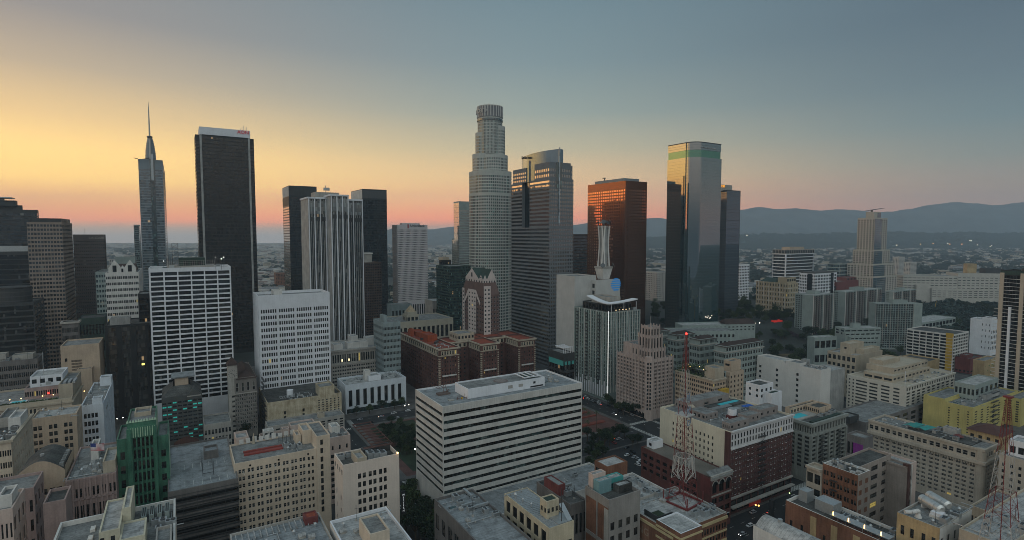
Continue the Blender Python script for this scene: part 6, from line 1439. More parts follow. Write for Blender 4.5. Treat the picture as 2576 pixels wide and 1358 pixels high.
b.mb('spire_cap',sand).cyl(W*.3,D-2,ht-.8,ht+4.5,.7,8,.1)
b.block(lc,ht-.8,ht+6,box=(W*.88,W*1.0,D*.4,D*.85),name='roof_house',roof=roofpale);b.block(lc,ht-.8,ht+3.5,box=(W*.80,W*.87,D*.5,D*.8),name='roof_house',roof=roofpale)
m=b.mb('roof_frame',steeldk)
for i in range(5):m.tube((W*.6+i*1.8,D*.7,ht-.8),(W*.6+i*1.8,D*.7,ht+2.6),.1);m.tube((W*.6,D*.7,ht+.6+.5*i),(W*.6+7.4,D*.7,ht+.6+.5*i),.07)
b.done()
# --- white cream block with sign
b=Bld('whitecream','apartment_block','pale cream block with paired windows and a dark cluttered roof left of the striped block','apartment block',c(6,1308,852),215,R_=c(6,1691,0)[0],L_=c(6,1250,0)[0])
ht=b.h;W=b.wa;D=b.wb;pc=paint('pale_cream_render',(.62,.53,.46),var=.12);zw=b.zv(c(6,0,870)[1],W*.6);fh=3.55;n=int((zw-3)/fh)
b.block(pc,0,ht,F_=[Zn(zw-n*fh,zw,3,n,[(.12,.42),(.56,.86)],[(.2,.82)],'dark',s0=W*.235,s1=W*.205)],L_=[Zn(4,ht-12,2,8,[(.4,.6)],[(.3,.7)],'plain'),Zn(ht-5,ht-2.2,4,1,[(.2,.7)],[(.1,.9)],'plain')],roof=roofdark,par=1.8)
b.block(sand,ht-1.8,ht+1.5,box=(W*.25,W*.42,.02,9),name='roof_house',roof=roofpale);b.block(steeldk,ht-1.8,ht+.6,box=(W*.48,W*.98,10,D*.98),name='timber_deck',roof=brickdk,par=.2)
m=b.mb('pergola',brickdk)
for i in range(9):m.box(W*.62,W*.99,6+i*4,6.5+i*4,ht+2.2,ht+2.6,True)
m.box(W*.62,W*.64,6,40,ht+2.0,ht+2.2,True);m.box(W*.97,W*.99,6,40,ht+2.0,ht+2.2,True)
b.mb('corner_lamp',G_warm).ball((W-.8,-.4,ht+.6),.38,8,5);b.done();WC=b
t=thing('blade_sign','black vertical sign reading WESTERN fixed to the corner of the pale cream block','sign',tuple(WC.world(W,0,0)),R(AZ))
z1=WC.zv(c(6,0,1045)[1],W);z0=WC.zv(c(6,0,1170)[1],W);MB().box(.6,2.4,-.5,.1,z0-1,z1+1,True).build('panel',black,t);MB().box(.02,.6,-.3,-.1,z1-2,z1-1.6,True).build('bracket',steeldk,t)
for i,ch in enumerate('WESTERN'):letters(ch,(z1-z0)/7.2,glow('sign_white',(.7,.72,.74),.3),t,(1.5,-.55,z1-(i+.85)*(z1-z0)/7),(UP,0,0),.05,'letter','CENTER')
# --- bottom roofs
b=Bld('curvroof','old_building','grey flat roofed building at the bottom edge with low ribs along its back parapet','old building',(880,1440),150,L_=610,near='R',wb=40)
ht=b.h;W=b.wa;D=b.wb
b.block(stone,0,ht,roof=roofblue,par=.8,F_=[Zn(2,ht-3,10,8,style='plain')],R__=[Zn(2,ht-3,8,8,style='plain')])
for i in range(14):b.mb('roof_rib',roofpale).box(W*(.05+.065*i),W*(.06+.065*i),D*.84,D-.7,ht-.8,ht-.3)
b.block(maroon,ht-.8,ht+1.6,box=(W*.80,W*.95,D*.86,D*.97),name='red_house',roof=rust,par=.3);b.mb('roof_plate',roofdark).box(W*.2,W*.5,D*.3,D*.32,ht-.8,ht-.7)
letters('URBAN',3.2,steeldk,b.root,(W*.06,D*.72,ht-.78),(0,0,0),.04,'roof_lettering');b.done()
b=Bld('whiteroof','old_building','pale roofed building with white parapet and cream stair house at the bottom edge','old building',(1100,1440),148,L_=930,near='R',wb=44)
ht=b.h;W=b.wa;D=b.wb
b.block(offwhite,0,ht,roof=roofpale,cap=white,F_=[Zn(2,ht-3,8,8,style='plain')],R__=[Zn(2,ht-3,8,8,PAIR,style='plain')]);b.block(cream,ht-1,ht+4.4,box=(W*.34,W*.66,D*.48,D*.74),name='stair_house',par=.5,F_=[Zn(ht-.9,ht+1.6,3,1,[(.1,.5)],[(.05,.95)],'plain',s1=W*.2)])
b.done();WR=b
# --- building with ribbed metal roof
b=Bld('metalroof','warehouse','cream building with tall black windows and a ribbed metal roof','old building',c(7,1100,1287),182,R_=c(7,1256,0)[0],L_=c(7,817,0)[0])
ht=b.h;W=b.wa;D=b.wb;yc=paint('yellow_cream_plaster',(.50,.43,.31),var=.25)
b.block(yc,0,ht,L_=[Zn(3,ht-1.2,6,8,[(.18,.82)],[(.12,.86)],'bay',s0=1.0,s1=.6)],F_=[Zn(3,ht-5,3,7,[(.15,.8)],style='std')],roof=steel,par=.3,pt=.3)
for i in range(26):b.mb('roof_rib',steel).box(.4,W-.4,D*i/26+.3,D*i/26+.45,ht-.3,ht-.1)
b.mb('ridge_sheet',steel).prism([(W*.42,.6),(W*.98,.6),(W*.98,D*.22),(W*.42,D*.22)],ht-.3,ht+.1)
b.block(yc,ht-.3,ht+6,box=(W*.30,W*.8,D*.20,D*.34),name='stair_house',roof=patina,par=.3,F_=[Zn(ht+1,ht+4,3,1,style='dark')],L_=[Zn(ht+1,ht+4,2,1,style='dark')])
P=b.mb('lean_to',steel);P.face([(W*.8,D*.02,ht),(W*.99,D*.02,ht),(W*.99,D*.2,ht+4),(W*.8,D*.2,ht+4)]);b.mb('mast',steeldk).tube((W*.62,D*.06,ht-.3),(W*.62,D*.06,ht+12),.12)
b.done()
b=Bld('darkroof','old_building','low dark roofed building left of the ribbed metal roof at the bottom edge','old building',(1235,1400),172,R_=(1345),L_=c(7,448,0)[0])
ht=b.h;W=b.wa;D=b.wb=46
b.block(darkstone,0,ht,roof=roofblue,par=1,L_=[Zn(2,ht-3,8,4,style='plain')]);b.done()
# --- alley roof with red shed between
b=Bld('redshed','old_building','low dark rooftop with a dark red brick shed behind the ribbed metal roof','old building',c(7,1235,1135),212,R_=c(7,1340,0)[0],wb=24)
ht=b.h;b.block(darkstone,0,ht,roof=roofdark,par=.6,F_=[Zn(1,ht-2,4,3,style='plain')]);b.block(maroon,ht-.6,ht+4,box=(.5,b.wa*.5,9,19),name='brick_shed',par=.3);b.done()
# --- brick block with teal penthouses
b=Bld('tealpent','old_building','brick and grey block with pale teal rooftop sheds, left of the radio mast building','old building',c(8,357,1118),200,R_=c(8,546,0)[0],L_=c(8,213,0)[0])
ht=b.h;W=b.wa;D=b.wb;gc=paint('grey_render',(.25,.235,.22),var=.25)
b.block(gc,0,ht,F_=[Zn(2,ht-8,4,8,[(.2,.7)],style='dark')],L_=[Zn(4,ht-2.5,2,3,[(.05,.95)],[(.04,.94)],core=True,depth=.15)],roof=roofdark,par=1.5)
b.mb('brick_panel',brickor).box(.16,.3,.5,D-.5,2,ht-2);b.mb('painted_sign',stone).box(-.05,-.003,D*.02,D*.2,ht-18,ht-4)
lt_=paint('light_teal_paint',(.17,.30,.32),var=.2);bt_=paint('bright_teal_paint',(.06,.28,.27),var=.2)
for(x0,x1,y0,y1,h_,mt)in((.1,.5,.55,.78,5,lt_),(.1,.5,.80,1.0,6.5,pink),(.52,.95,.62,.9,4.2,bt_),(.55,.98,.3,.55,3.0,roofdark)):
    b.block(mt,ht-1.5,ht-1.5+h_,box=(W*x0,W*x1,D*y0,D*y1),name='roof_shed',roof=roofpale,par=.3,F_=[Zn(ht-1.4,ht+1,3,1,[(.2,.6)],[(.05,.9)],'plain')]if mt is bt_ else())
b.done()
b=Bld('whitelow','old_building','brick building with a long white roof, left behind the radio mast','old building',c(8,585,1130),226,R_=c(8,742,0)[0],L_=c(8,345,0)[0])
ht=b.h;W=b.wa;D=b.wb
b.block(brickor,0,ht,roof=roofpale,par=.8,cap=offwhite,L_=[Zn(2,ht-3,10,5,style='plain')],F_=[Zn(2,ht-3,4,5,style='plain')]);b.block(brickor,0,ht+6,box=(0,W*.8,D+.03,D+9),name='rear_block',roof=roofpale,par=.6,L_=[Zn(ht-4,ht+4,2,2,style='plain')]);b.done()
# --- arcade building with radio mast
b=Bld('arcade','old_building','brick building with cream bands and faded painted lettering, carrying the red and white radio mast','old building',c(8,742,1318),197,R_=c(8,1068,0)[0],L_=c(8,440,0)[0])
ht=b.h;W=b.wa;D=b.wb;cb=paint('cream_band',(.48,.39,.22),var=.2)
b.block(brickor,0,ht,roof=roofpale,F_=[Zn(3,ht-3,9,9,PAIR,[(.2,.8)],'dark')],L_=[Zn(3,ht-14,7,6,[(.3,.6)],style='plain')],cap=stone)
for j in range(9):b.mb('cream_band',cb).box(0,W,-.25,-.003,2.6+j*(ht-6)/9,3.3+j*(ht-6)/9)
b.band(cb,ht-2.2,ht-1.2,.5,None,'cornice','FL')
hl=ht-5;fx0,fx1=W*.02,W*.42
b.block(brickor,0,ht+1.8,box=(-.3,W*.36,-4,8),name='corner_block',roof=roofpale,par=.5,cap=white,F_=[Zn(3,ht-6,3,8,PAIR,style='dark')])
for j in range(3):b.mb('cream_band',cb).box(-.5,W*.36+.2,-4.3,-4.003,ht-9+j*4.2,ht-8.3+j*4.2);b.mb('cream_band',cb).box(-.6,-.303,-4,8,ht-9+j*4.2,ht-8.3+j*4.2)
fade=paint('faded_sign_paint',(.34,.26,.20),var=.35)
b.mb('painted_panel',paint('faded_panel',(.26,.14,.09),var=.4)).box(-.03,-.003,D*.45,D*.97,ht-20,ht-3)
for i,w_ in enumerate(('SPRING','ARCADE','BUILDING')):letters(w_,4.0 if i<2 else 3.2,fade,b.root,(-.05,D*.95,ht-7.2-i*4.9),(UP,0,-UP),.02,'painted_lettering')
b.mb('roof_garden',grassm).box(W*.10,W*.32,D*.40,D*.62,ht-1,ht-.95);b.mb('garden_fence',charcoal).box(W*.08,W*.09,D*.36,D*.64,ht-1,ht+1.2);b.mb('garden_fence',charcoal).box(W*.08,W*.34,D*.36,D*.37,ht-1,ht+1.2)
b.done();AR=b
# --- red brick parking garage with arches
b=Bld('redgarage','parking_garage','long red brick garage with a bare brown roof and three arches in front','parking garage',c(8,977,987),272,R_=c(8,1096,0)[0],L_=c(8,551,0)[0])
ht=b.h;W=b.wa;D=b.wb;rb=paint('dark_red_brick',(.13,.05,.043),var=.35);rg=paint('brown_gravel_roof',(.15,.135,.115),var=.3,streak=False)
b.block(rb,0,ht,roof=rg,par=.5,L_=[Zn(ht-14,ht-2.5,8,3,[(.1,.75)],[(.25,.8)],'slot',s0=D*.18)],F_=[Zn(2,ht-10,3,3,[(.1,.9)],style='slot'),Zn(ht-9,ht-2,3,1,[(.12,.88)],[(.05,.75)],'slot')],depth=.8)
m=b.mb('arch',stone);
for i in range(3):
    xc,r=W*(i+.5)/3,W*.36/3*1.05
    for k in range(8):
        a0,a1=math.pi*k/8,math.pi*(k+1)/8
        m.face([(xc+r*math.cos(a0),-.25,ht-4+r*math.sin(a0)),(xc+r*math.cos(a1),-.25,ht-4+r*math.sin(a1)),(xc+(r+.6)*math.cos(a1),-.25,ht-4+(r+.6)*math.sin(a1)),(xc+(r+.6)*math.cos(a0),-.25,ht-4+(r+.6)*math.sin(a0))])
    b.mb('arch_opening',G_black).face([(xc+r*math.cos(math.pi*k/10),-.2,ht-4.05+r*math.sin(math.pi*k/10))for k in range(11)])
b.mb('stone_front',stone).box(0,W,-.15,-.003,ht-10,ht-9.2);b.band(stone,ht-1,ht+1.4,.9,(-1,W,0,4),'tiled_eave','F')
P=b.mb('tiled_eave',roofgrey);P.face([(-1,-1.4,ht+.4),(W+.5,-1.4,ht+.4),(W+.5,3,ht+2.6),(-1,3,ht+2.6)])
b.mb('red_panel',maroon).box(-.12,-.003,D*.02,D*.14,ht-9,ht-.8);b.block(white,ht-.5,ht+4,box=(W*.25,W*.75,D*.88,D*.99),name='roof_shed',roof=roofpale,par=.3,L_=[Zn(ht,ht+3,1,1,[(.3,.7)],style='plain')]);b.done()
# --- cream and red brick block
b=Bld('brickwhite','office_block','large block with a cream side wall and a dark red brick front below white storeys','office block',c(8,1090,706),288,R_=c(8,1462,0)[0],L_=c(8,665,0)[0])
ht=b.h;W=b.wa;D=b.wb;bd=paint('deep_red_brick',(.10,.046,.043),var=.35);ww=paint('white_trim',(.55,.54,.54),var=.15)
n=10;zt=ht-9.2;fh=(zt-10)/8
b.block(palecream,0,ht,L_=[Zn(ht-5-7*3.6,ht-5,11,7,[(.3,.66)],[(.22,.72)],'std',s0=D*.20,s1=D*.18)],depth=.3,par=1.0)
b.wall('F',bd,0,zt,[Zn(10,zt,16,8,[(.12,.38),(.6,.86)],[(.2,.72)],'sash'),Zn(1,8.5,9,1,[(.06,.94)],[(.05,.9)],'slot')],box=(-.3,W+.3,-.45,D))
b.wall('F',ww,zt,ht+.2,[Zn(zt+.8,ht-1.2,22,2,[(.2,.7)],[(.12,.85)],'dark')],box=(-.3,W+.3,-.6,D),name='white_storey')
b.wall('L',bd,0,ht-.2,box=(-.3,W,-.45,3.4),name='brick_return');b.band(ww,ht-.2,ht+.7,1.0,(-.3,W+.3,-.6,2),'cornice','F');b.band(ww,zt-.5,zt+.1,.5,(-.3,W+.3,-.6,2),'string_course','F');b.band(stone,9.0,9.8,1.1,(-.3,W+.3,-.45,2),'lower_cornice','F');b.band(stone,4.4,5.0,2.4,(-.3,W+.3,-.45,2),'awning','F')
for j in range(8):
    for i in range(16):
        if(i*7+j*3)%3:b.mb('sill',ww).box(W*(i+.1)/16,W*(i+.4)/16,-.62,-.455,10+(j+.14)*fh,10+(j+.2)*fh)
m=b.mb('fire_escape',steeldk);xf=W*.47
for j in range(10):
    z=9+j*fh;m.box(xf-3,xf+3,-1.9,-.6,z,z+.12,True);m.tube((xf-2.6,-1.7,z),(xf+2.6,-1.7,z+fh),.1);m.tube((xf-3,-1.9,z+1),(xf+3,-1.9,z+1),.05)
b.mb('red_shopfront',glow('red_shop',(.35,.03,.02),.12)).box(W*.3,W*.48,-.7,-.46,.6,4)
zr=ht-1.0
sh=paint('shed_taupe',(.26,.225,.21),var=.2)
for(x0,x1,y0,y1,h_)in((.06,.36,.06,.16,4),(.40,.62,.12,.24,4),(.66,.97,.16,.30,4.5),(.1,.3,.42,.66,3.6),(.2,.9,.78,.97,4.5)):
    b.block(sh,zr,zr+h_,box=(W*x0,W*x1,D*y0,D*y1),name='roof_shed',par=.25,F_=[Zn(zr+1,zr+2.8,3,1,[(.2,.5)],[(.1,.9)],'dark')],L_=[Zn(zr+.6,zr+2.8,4,1,[(.2,.7)],[(.1,.9)],'dark')])
b.mb('roof_pool_deck',roofdark).box(W*.45,W*.97,D*.60,D*.76,zr,zr+1.0);b.mb('roof_pool',glow('lit_pool_water',(.02,.30,.35),.16)).box(W*.62,W*.94,D*.66,D*.72,zr,zr+1.06)
m=b.mb('canopy',sand);x,y=W*.2,D*.8;m.face([(x,y,zr+3),(x+4,y-2,zr+3.4),(x+3,y-6,zr+1.6)]);m.face([(x,y,zr+3),(x+3,y-6,zr+1.6),(x-2,y-4,zr+3.4)])
b.mb('blue_awning',paint('blue_tarp',(.03,.12,.45))).box(W*.72,W*.86,D*.40,D*.46,zr+2.3,zr+2.5,True)
for i in range(5):b.mb('roof_pipe',steel).box(W*.3,W*.62,D*(.5+.014*i),D*(.505+.014*i),zr+3,zr+3.3,True)
for i in range(4):b.mb('roof_pipe',steel).box(W*.3+i*4,W*.3+i*4+.2,D*.5,D*.56,zr,zr+3)
b.mb('red_base',maroon).box(W*.36,W*.50,D*.30,D*.38,zr,zr+1.6)
b.done();BW=b
# --- green-grey block right with pool
b=Bld('poolblock','office_block','grey block with tall pilasters, dark bays and a turquoise roof pool','office block',c(9,372,657),326,R_=c(9,582,0)[0],L_=c(9,200,0)[0])
ht=b.h;W=b.wa;D=b.wb;gp=paint('grey_green_stone',(.26,.27,.25),var=.2)
b.block(gp,0,ht,F_=[Zn(ht-7,ht-2.2,12,1,[(.25,.75)],[(.1,.9)],'dark'),Zn(8,ht-8,6,8,[(.12,.88)],[(.15,.8)],'wide')],L_=[Zn(ht-7,ht-2.2,12,1,[(.25,.75)],[(.1,.9)],'dark'),Zn(8,ht-8,4,8,[(.12,.88)],[(.15,.8)],'wide')],depth=.8,roof=roofdark,par=1.2)
b.fins(gp,'L',4,2,ht-8,1.6,.6,name='pilaster');b.fins(gp,'F',6,2,ht-8,1.4,.6,name='pilaster');b.band(gp,ht-1.4,ht+.3,1.5,None,'cornice','FL');b.band(gp,ht-8.4,ht-7.4,.5,None,'string_course','FL')
m=b.mb('fire_escape',steeldk)
for xf in(W*.28,W*.78):
    for j in range(9):z=6+j*(ht-16)/8;m.box(xf-2.2,xf+2.2,-1.7,-.61,z,z+.12,True);m.tube((xf-2,-1.6,z),(xf+2,-1.6,z+(ht-16)/8),.1)
zr=ht-1.2;b.mb('pool_deck',stone).box(W*.05,W*.6,D*.5,D*.95,zr,zr+.6);b.mb('roof_pool',MATS['lit_pool_water']).box(W*.08,W*.4,D*.62,D*.92,zr,zr+.66)
b.block(beige,zr,zr+4.5,box=(W*.2,W*.98,D*1.0,D*1.2),name='roof_wing',roof=roofdark,F_=[Zn(zr+1,zr+3.4,9,1,[(.2,.8)],[(.1,.9)],'dark')]);b.block(beige,zr,zr+4.5,box=(W*.62,W*.98,D*.5,D*.99),name='roof_wing',roof=roofdark,L_=[Zn(zr+1,zr+3.4,7,1,[(.2,.8)],[(.1,.9)],'dark')])
b.mb('dark_planter',patina).box(W*.1,W*.9,D*.06,D*.2,zr,zr+1.4)
b.done();PB=b
b=Bld('whitevilla','old_building','small white cubic building with rooftop plant, between the roof pool and the white windowless block','building',c(8,1268,425),385,R_=c(8,1348,0)[0],L_=c(8,1182,0)[0])
ht=b.h;b.block(white,0,ht,L_=[Zn(ht-10,ht-2,2,2,[(.25,.55)],[(.25,.75)],'plain')],F_=[Zn(ht-10,ht-2,3,2,[(.25,.7)],[(.2,.75)],'plain')],roof=roofdark);b.block(white,0,ht-5,box=(b.wa*.3,b.wa*1.1,-6,-.05),name='front_block',roof=patina);b.done()
# --- white windowless block
b=Bld('whiteblank','warehouse','large white windowless block with three columns of tiny windows','warehouse',c(9,428,333),450,R_=c(9,488,0)[0],L_=c(9,42,0)[0])
ht=b.h;D=b.wb;W=b.wa;wb_=paint('white_blank_wall',(.60,.58,.55),var=.10)
b.block(wb_,0,ht,roof=roofpale,par=1.2)
for y in(.32,.64,.92):
    for j in range(6):b.mb('small_window',G_win).box(-.08,-.003,D*y,D*y+2.0,ht-9-j*4.6,ht-6.8-j*4.6)
b.block(wb_,ht-1,ht+1.5,box=(.01,W*.9,D*.55,D*.99),name='raised_part',roof=roofpale);b.block(wb_,ht-1,ht+2,box=(.01,W*.9,D*.30,D*.52),name='raised_part');b.block(steel,ht-1,ht+4,box=(W*.6,W*.95,D*.3,D*.38),name='plant_room')
b.block(concrete,0,ht-3,box=(W+.05,W+24,1,D*.3),name='rear_block',roof=roofpale);b.done()
# --- white office with layered penthouse
b=Bld('whiteoffice','office_block','cream white office block with wide window strips and stepped sand coloured penthouses','office block',c(9,942,432),430,R_=c(9,1236,0)[0],L_=c(9,587,0)[0])
ht=b.h;W=b.wa;D=b.wb;wo_=paint('office_cream_white',(.52,.49,.43),var=.12);n=9;fh=(ht-6)/n
b.block(wo_,0,ht,F_=[Zn(4,ht-5,10,9,[(.2,.8)],[(.15,.75)],'std'),Zn(ht-4.6,ht-1,20,1,[(.25,.75)],[(.1,.8)],'dark')],L_=[Zn(3,ht-2,1,9,[(.10,.20),(.26,.40),(.46,.60),(.64,.84),(.87,.90),(.94,.97)],[(.25,.72)],'wide')],roof=sand,par=1.1)
b.band(wo_,ht-.8,ht+.4,.8,None,'cornice','F');b.band(wo_,ht-5.2,ht-4.6,.4,None,'string_course','F');zr=ht-1.1
b.block(sand,zr,zr+5,box=(W*.1,W*.85,D*.3,D*.8),name='penthouse',roof=sand,F_=[Zn(zr+1,zr+3.6,10,1,style='plain')],L_=[Zn(zr+.6,zr+3,3,1,[(.1,.9)],[(.1,.9)],'plain')]);b.block(sand,zr+4,zr+9,box=(W*.25,W*.95,D*.42,D*.9),name='penthouse',roof=sand,F_=[Zn(zr+5.5,zr+7.6,10,1,style='plain')]);b.block(sand,zr+8,zr+12,box=(W*.35,W*.7,D*.7,D*.95),name='penthouse',roof=sand)
b.mb('roof_dish',steeldk).cyl(W*.3,D*.16,zr,zr+.8,2.2,14,3.2);b.mb('flagpole',white).tube((W*.02,1.5,ht),(W*.02,1.5,ht+12),.14);b.mb('flagpole',white).tube((W*.97,1.5,ht),(W*.97,1.5,ht+12),.14);b.done()
b=Bld('whiteoffice2','office_block','cream block with a small square tower and flagpole behind the stepped penthouses','office block',c(9,640,245),500,R_=c(9,800,0)[0],L_=c(9,468,0)[0])
ht=b.h;b.block(sand,0,ht,L_=[Zn(ht-8,ht-1.6,6,1,[(.15,.8)],[(.2,.85)],'dark'),Zn(2,ht-9,6,6,style='dark')],roof=roofpale);b.block(sand,ht-1,ht+9,box=(b.wa*.1,b.wa*.6,b.wb*.3,b.wb*.65),name='tower',L_=[Zn(ht+3,ht+6,1,1,[(.35,.6)],style='plain')],roof=sand);b.block(sand,ht-1,ht+4,box=(b.wa*.3,b.wa*.9,b.wb*.02,b.wb*.28),name='roof_house',roof=sand);b.mb('flagpole',steel).tube((b.wa*.35,b.wb*.45,ht+8),(b.wa*.35,b.wb*.45,ht+18),.12);b.done()
b=Bld('bluestripe','low_building','low dark roofed building with a blue and yellow stripe, behind the cream white office block','building',c(9,1060,285),500,R_=c(9,1145,0)[0],L_=c(9,880,0)[0])
ht=b.h;b.block(tan,0,ht,roof=roofdark,L_=[Zn(1,ht-4,6,2,style='plain')]);b.mb('blue_stripe',paint('sky_blue_paint',(.06,.32,.48))).box(-.1,-.003,.2,b.wb-.2,ht-2,ht-.6);b.done()
# --- roof garden building and tan neighbour
b=Bld('roofgarden','apartment_block','tan block with a planted roof garden and paired dark windows','apartment block',c(8,985,392),420,R_=c(8,1062,0)[0],L_=c(8,757,0)[0])
ht=b.h;W=b.wa;D=b.wb
b.block(beige,0,ht,L_=[Zn(3,ht-2.5,9,9,PAIR,[(.2,.75)],'dark')],F_=[Zn(3,ht-2.5,4,9,PAIR,[(.2,.75)],'dark')],roof=roofdark);b.band(sand,ht-1.2,ht+.02,.9,None,'cornice','FL')
b.block(sand,ht-1,ht+8,box=(W*.3,W,2,12),name='stair_house');b.block(charcoal,ht-1,ht+4,box=(W*.2,W*.9,13,D*.7),name='garden_pavilion',core=G_black,L_=[Zn(ht,ht+3.5,5,1,[(.08,.92)],[(.02,.9)])])
r5=random.Random(9);hd=MB()
for i in range(900):
    p=Vector((r5.uniform(.5,W),r5.choice([r5.uniform(10,D),r5.uniform(12,D)]),ht+r5.uniform(-.8,2.2)+(4 if r5.random()<.4 else 0)));
    if r5.random()<.3:p.x=r5.uniform(.3,1.5);p.z=ht-r5.uniform(-.6,1.4);p.x-=1.0
    a=Vector((r5.uniform(-1,1),r5.uniform(-1,1),r5.uniform(-.4,1))).normalized();e=a.orthogonal()*.45
    hd.face([p-e,p+a*.7,p+e,p-a*.7])
hd.build('planting',leafm,b.root)
for i in range(6):b.mb('garden_lamp',G_warm).ball((W*.3+(i%3)*3,13+i*4.5,ht+4.6),.22,6,4)
b.mb('yellow_wall',mustard).box(W*.4,W,-3,-.05,0,ht-8);b.done()
b=Bld('tanround','apartment_block','tan block with small windows right beside the roof garden building','apartment block',c(8,1085,348),440,R_=c(8,1170,0)[0],L_=c(8,1062,0)[0])
ht=b.h;b.block(beige,0,ht,F_=[Zn(2,ht-2,4,9,[(.3,.65)],[(.25,.75)],'dark')],L_=[Zn(2,ht-2,2,9,[(.3,.65)],[(.25,.75)],'dark')],roof=roofdark);b.block(beige,ht-1,ht+8,box=(b.wa*.3,b.wa,3,10),name='tower_room',L_=[Zn(ht+3,ht+6,1,1,style='dark')]);b.done()
# --- terracotta hotel at right
b=Bld('terrahotel','hotel_building','long cream stone building with a bracketed cornice and a teal roof awning','hotel',c(9,1412,815),290,R_=c(9,1500,0)[0],L_=c(9,716,0)[0])
ht=b.h;W=b.wa;D=b.wb;ts=paint('cream_stone',(.43,.38,.315),var=.2)
b.block(ts,0,ht,L_=[Zn(ht-6,ht-2,9,1,PAIR,[(.15,.8)],'sash'),Zn(4,ht-9,9,9,PAIR,[(.2,.72)],'sash')],F_=[Zn(ht-6,ht-2,3,1,PAIR,[(.15,.8)],'sash'),Zn(4,ht-9,3,9,PAIR,[(.2,.72)],'sash')],par=1.2,depth=.5)
b.band(ts,ht-1,ht+.3,.7,None,'parapet_cap','FL');b.band(ts,ht-8.2,ht-6.6,1.4,None,'cornice','FL')
for i in range(46):b.mb('bracket',ts).box(-1.0,-.003,D*(i+.2)/46,D*(i+.6)/46,ht-9.6,ht-8.2,True)
b.mb('corner_round',ts).cyl(1.6,1.6,0,ht-.2,2.4,14)
zr=ht-1.2;m=b.mb('teal_awning',paint('teal_tarp',(.04,.25,.23)))
for i in range(4):y=D*(.50+.05*i);m.face([(W*.2,y,zr+2.2+.9*(i%2)),(W*.7,y-2,zr+3-.6*(i%2)),(W*.7,y+D*.05,zr+2.0+.9*((i+1)%2)),(W*.2,y+D*.05,zr+3.2-.9*(i%2))])
b.mb('dark_terrace',roofdark).box(W*.25,W*.95,D*.12,D*.5,zr,zr+.5);b.mb('red_parasol',maroon).cyl(W*.6,D*.27,zr+1.6,zr+3,2.6,10,.2);b.mb('red_parasol',maroon).cyl(W*.6,D*.27,zr,zr+2.6,.08,5)
b.block(concrete,zr,zr+4,box=(W*.75,W*1.0,D*.3,D*.42),name='roof_house')
b.block(tan,0,ht+4,box=(W+.05,W+16,-1,14),name='corner_tower',roof=roofdark,L_=[Zn(ht-2,ht+2.6,4,1,[(.25,.7)],[(.1,.8)],'dark')],F_=[Zn(ht-2,ht+2.6,6,1,[(.2,.75)],[(.1,.8)],'dark')]);hip(b,paint('maroon_tile',(.09,.045,.04)),ht+4.02,ht+7.5,(W+.05,W+16,-1,14),1.0)
b.done()
# --- u shaped brick block
b=Bld('ublock','old_building','brick and grey building with a deep light well and a satellite dish','old building',c(9,652,968),237,R_=c(9,726,0)[0],L_=c(9,440,0)[0])
ht=b.h;W=b.wa;D=b.wb;gb3=paint('greige_plaster',(.30,.255,.225),var=.25)
b.block(brickor,0,ht,L_=[Zn(3,ht-1.6,5,9,[(.12,.42),(.52,.82)],[(.2,.72)],'std')],roof=roofdark,par=.9,cap=offwhite,F_=())
b.wall('F',gb3,0,ht-.02,[Zn(3,ht-1.6,2,9,[(.2,.7)],[(.2,.72)],'std')],box=(0,W,-.05,D))
xr2=b.ux(c(9,868,0)[0],D*.25);yb=D*.32
b.block(gb3,0,ht-.6,box=(W+.02,xr2,yb,D*.98),F_=[Zn(3,ht-1.6,3,9,[(.15,.75)],[(.2,.72)],'std')],name='rear_wing',roof=roofdark)
xs0,xs1=xr2+.02,b.ux(c(9,952,0)[0],-4);zs=b.zv(c(9,0,905)[1],xs0,-4)
b.block(gb3,0,zs,box=(xs0,xs1,-4,16),F_=[Zn(3,zs-4,2,9,[(.15,.75)],[(.2,.72)],'std')],name='right_wing')
b.mb('stack',brickdk).box(xs1+.02,xs1+1.8,-4.6,-2,0,zs+1);b.mb('drain_pipe',offwhite).box(xs0-.5,xs0-.02,-4.3,-3.9,2,zs)
b.block(pink,0,zs-1,box=(xs1+.02,xs1+14,-2,14),name='blank_wing',roof=roofpale)
b.block(ts,0,ht-3,box=(-1,W*.5,D+.03,D+7),name='stone_front',roof=sand,L_=[Zn(4,ht-5,2,5,[(.1,.9)],[(.2,.85)],'dark')]);b.band(ts,ht-4,ht-2.9,1.2,(-1,W*.5,D+.03,D+7),'cornice','L')
m=b.mb('fire_escape',steeldk)
for j in range(9):z=4+j*(ht-6)/9;m.box(-1.5,-.003,D*.55,D*.75,z,z+.1,True);m.tube((-1.3,D*.55,z),(-1.3,D*.75,z+(ht-6)/9),.08)
b.done();UB=b
# --- tan block with tanks
b=Bld('tanktan','old_building','tan block with two silver tanks and pale ducts on its grey roof, bottom right','old building',c(9,1145,1288),183,R_=c(9,1338,0)[0],L_=c(9,888,0)[0])
ht=b.h;W=b.wa;D=b.wb;b.block(tan,0,ht,par=.8,cap=stone,L_=[Zn(2,ht-2.6,2,8,[(.16,.34),(.62,.80)],[(.15,.75)],'dark')],F_=[Zn(2,ht-2.6,5,8,[(.2,.6)],[(.2,.75)],'dark')],name='wall');b.wall('F',offwhite,0,ht-.05,[Zn(2,ht-2.6,5,8,[(.2,.6)],[(.2,.75)],'dark')],box=(0,W,-.08,D),name='front_wall');b.done();TT=b
b=Bld('rightlow','old_building','pale flat roofs in the bottom right corner around the foot of the right radio mast','old building',c(9,1560,1400),170,R_=2700,L_=c(9,1262,0)[0])
ht=b.h;b.block(sand,0,ht,roof=roofpale,par=.8,L_=[Zn(2,ht-3,6,5,style='plain')]);b.done();RL=b
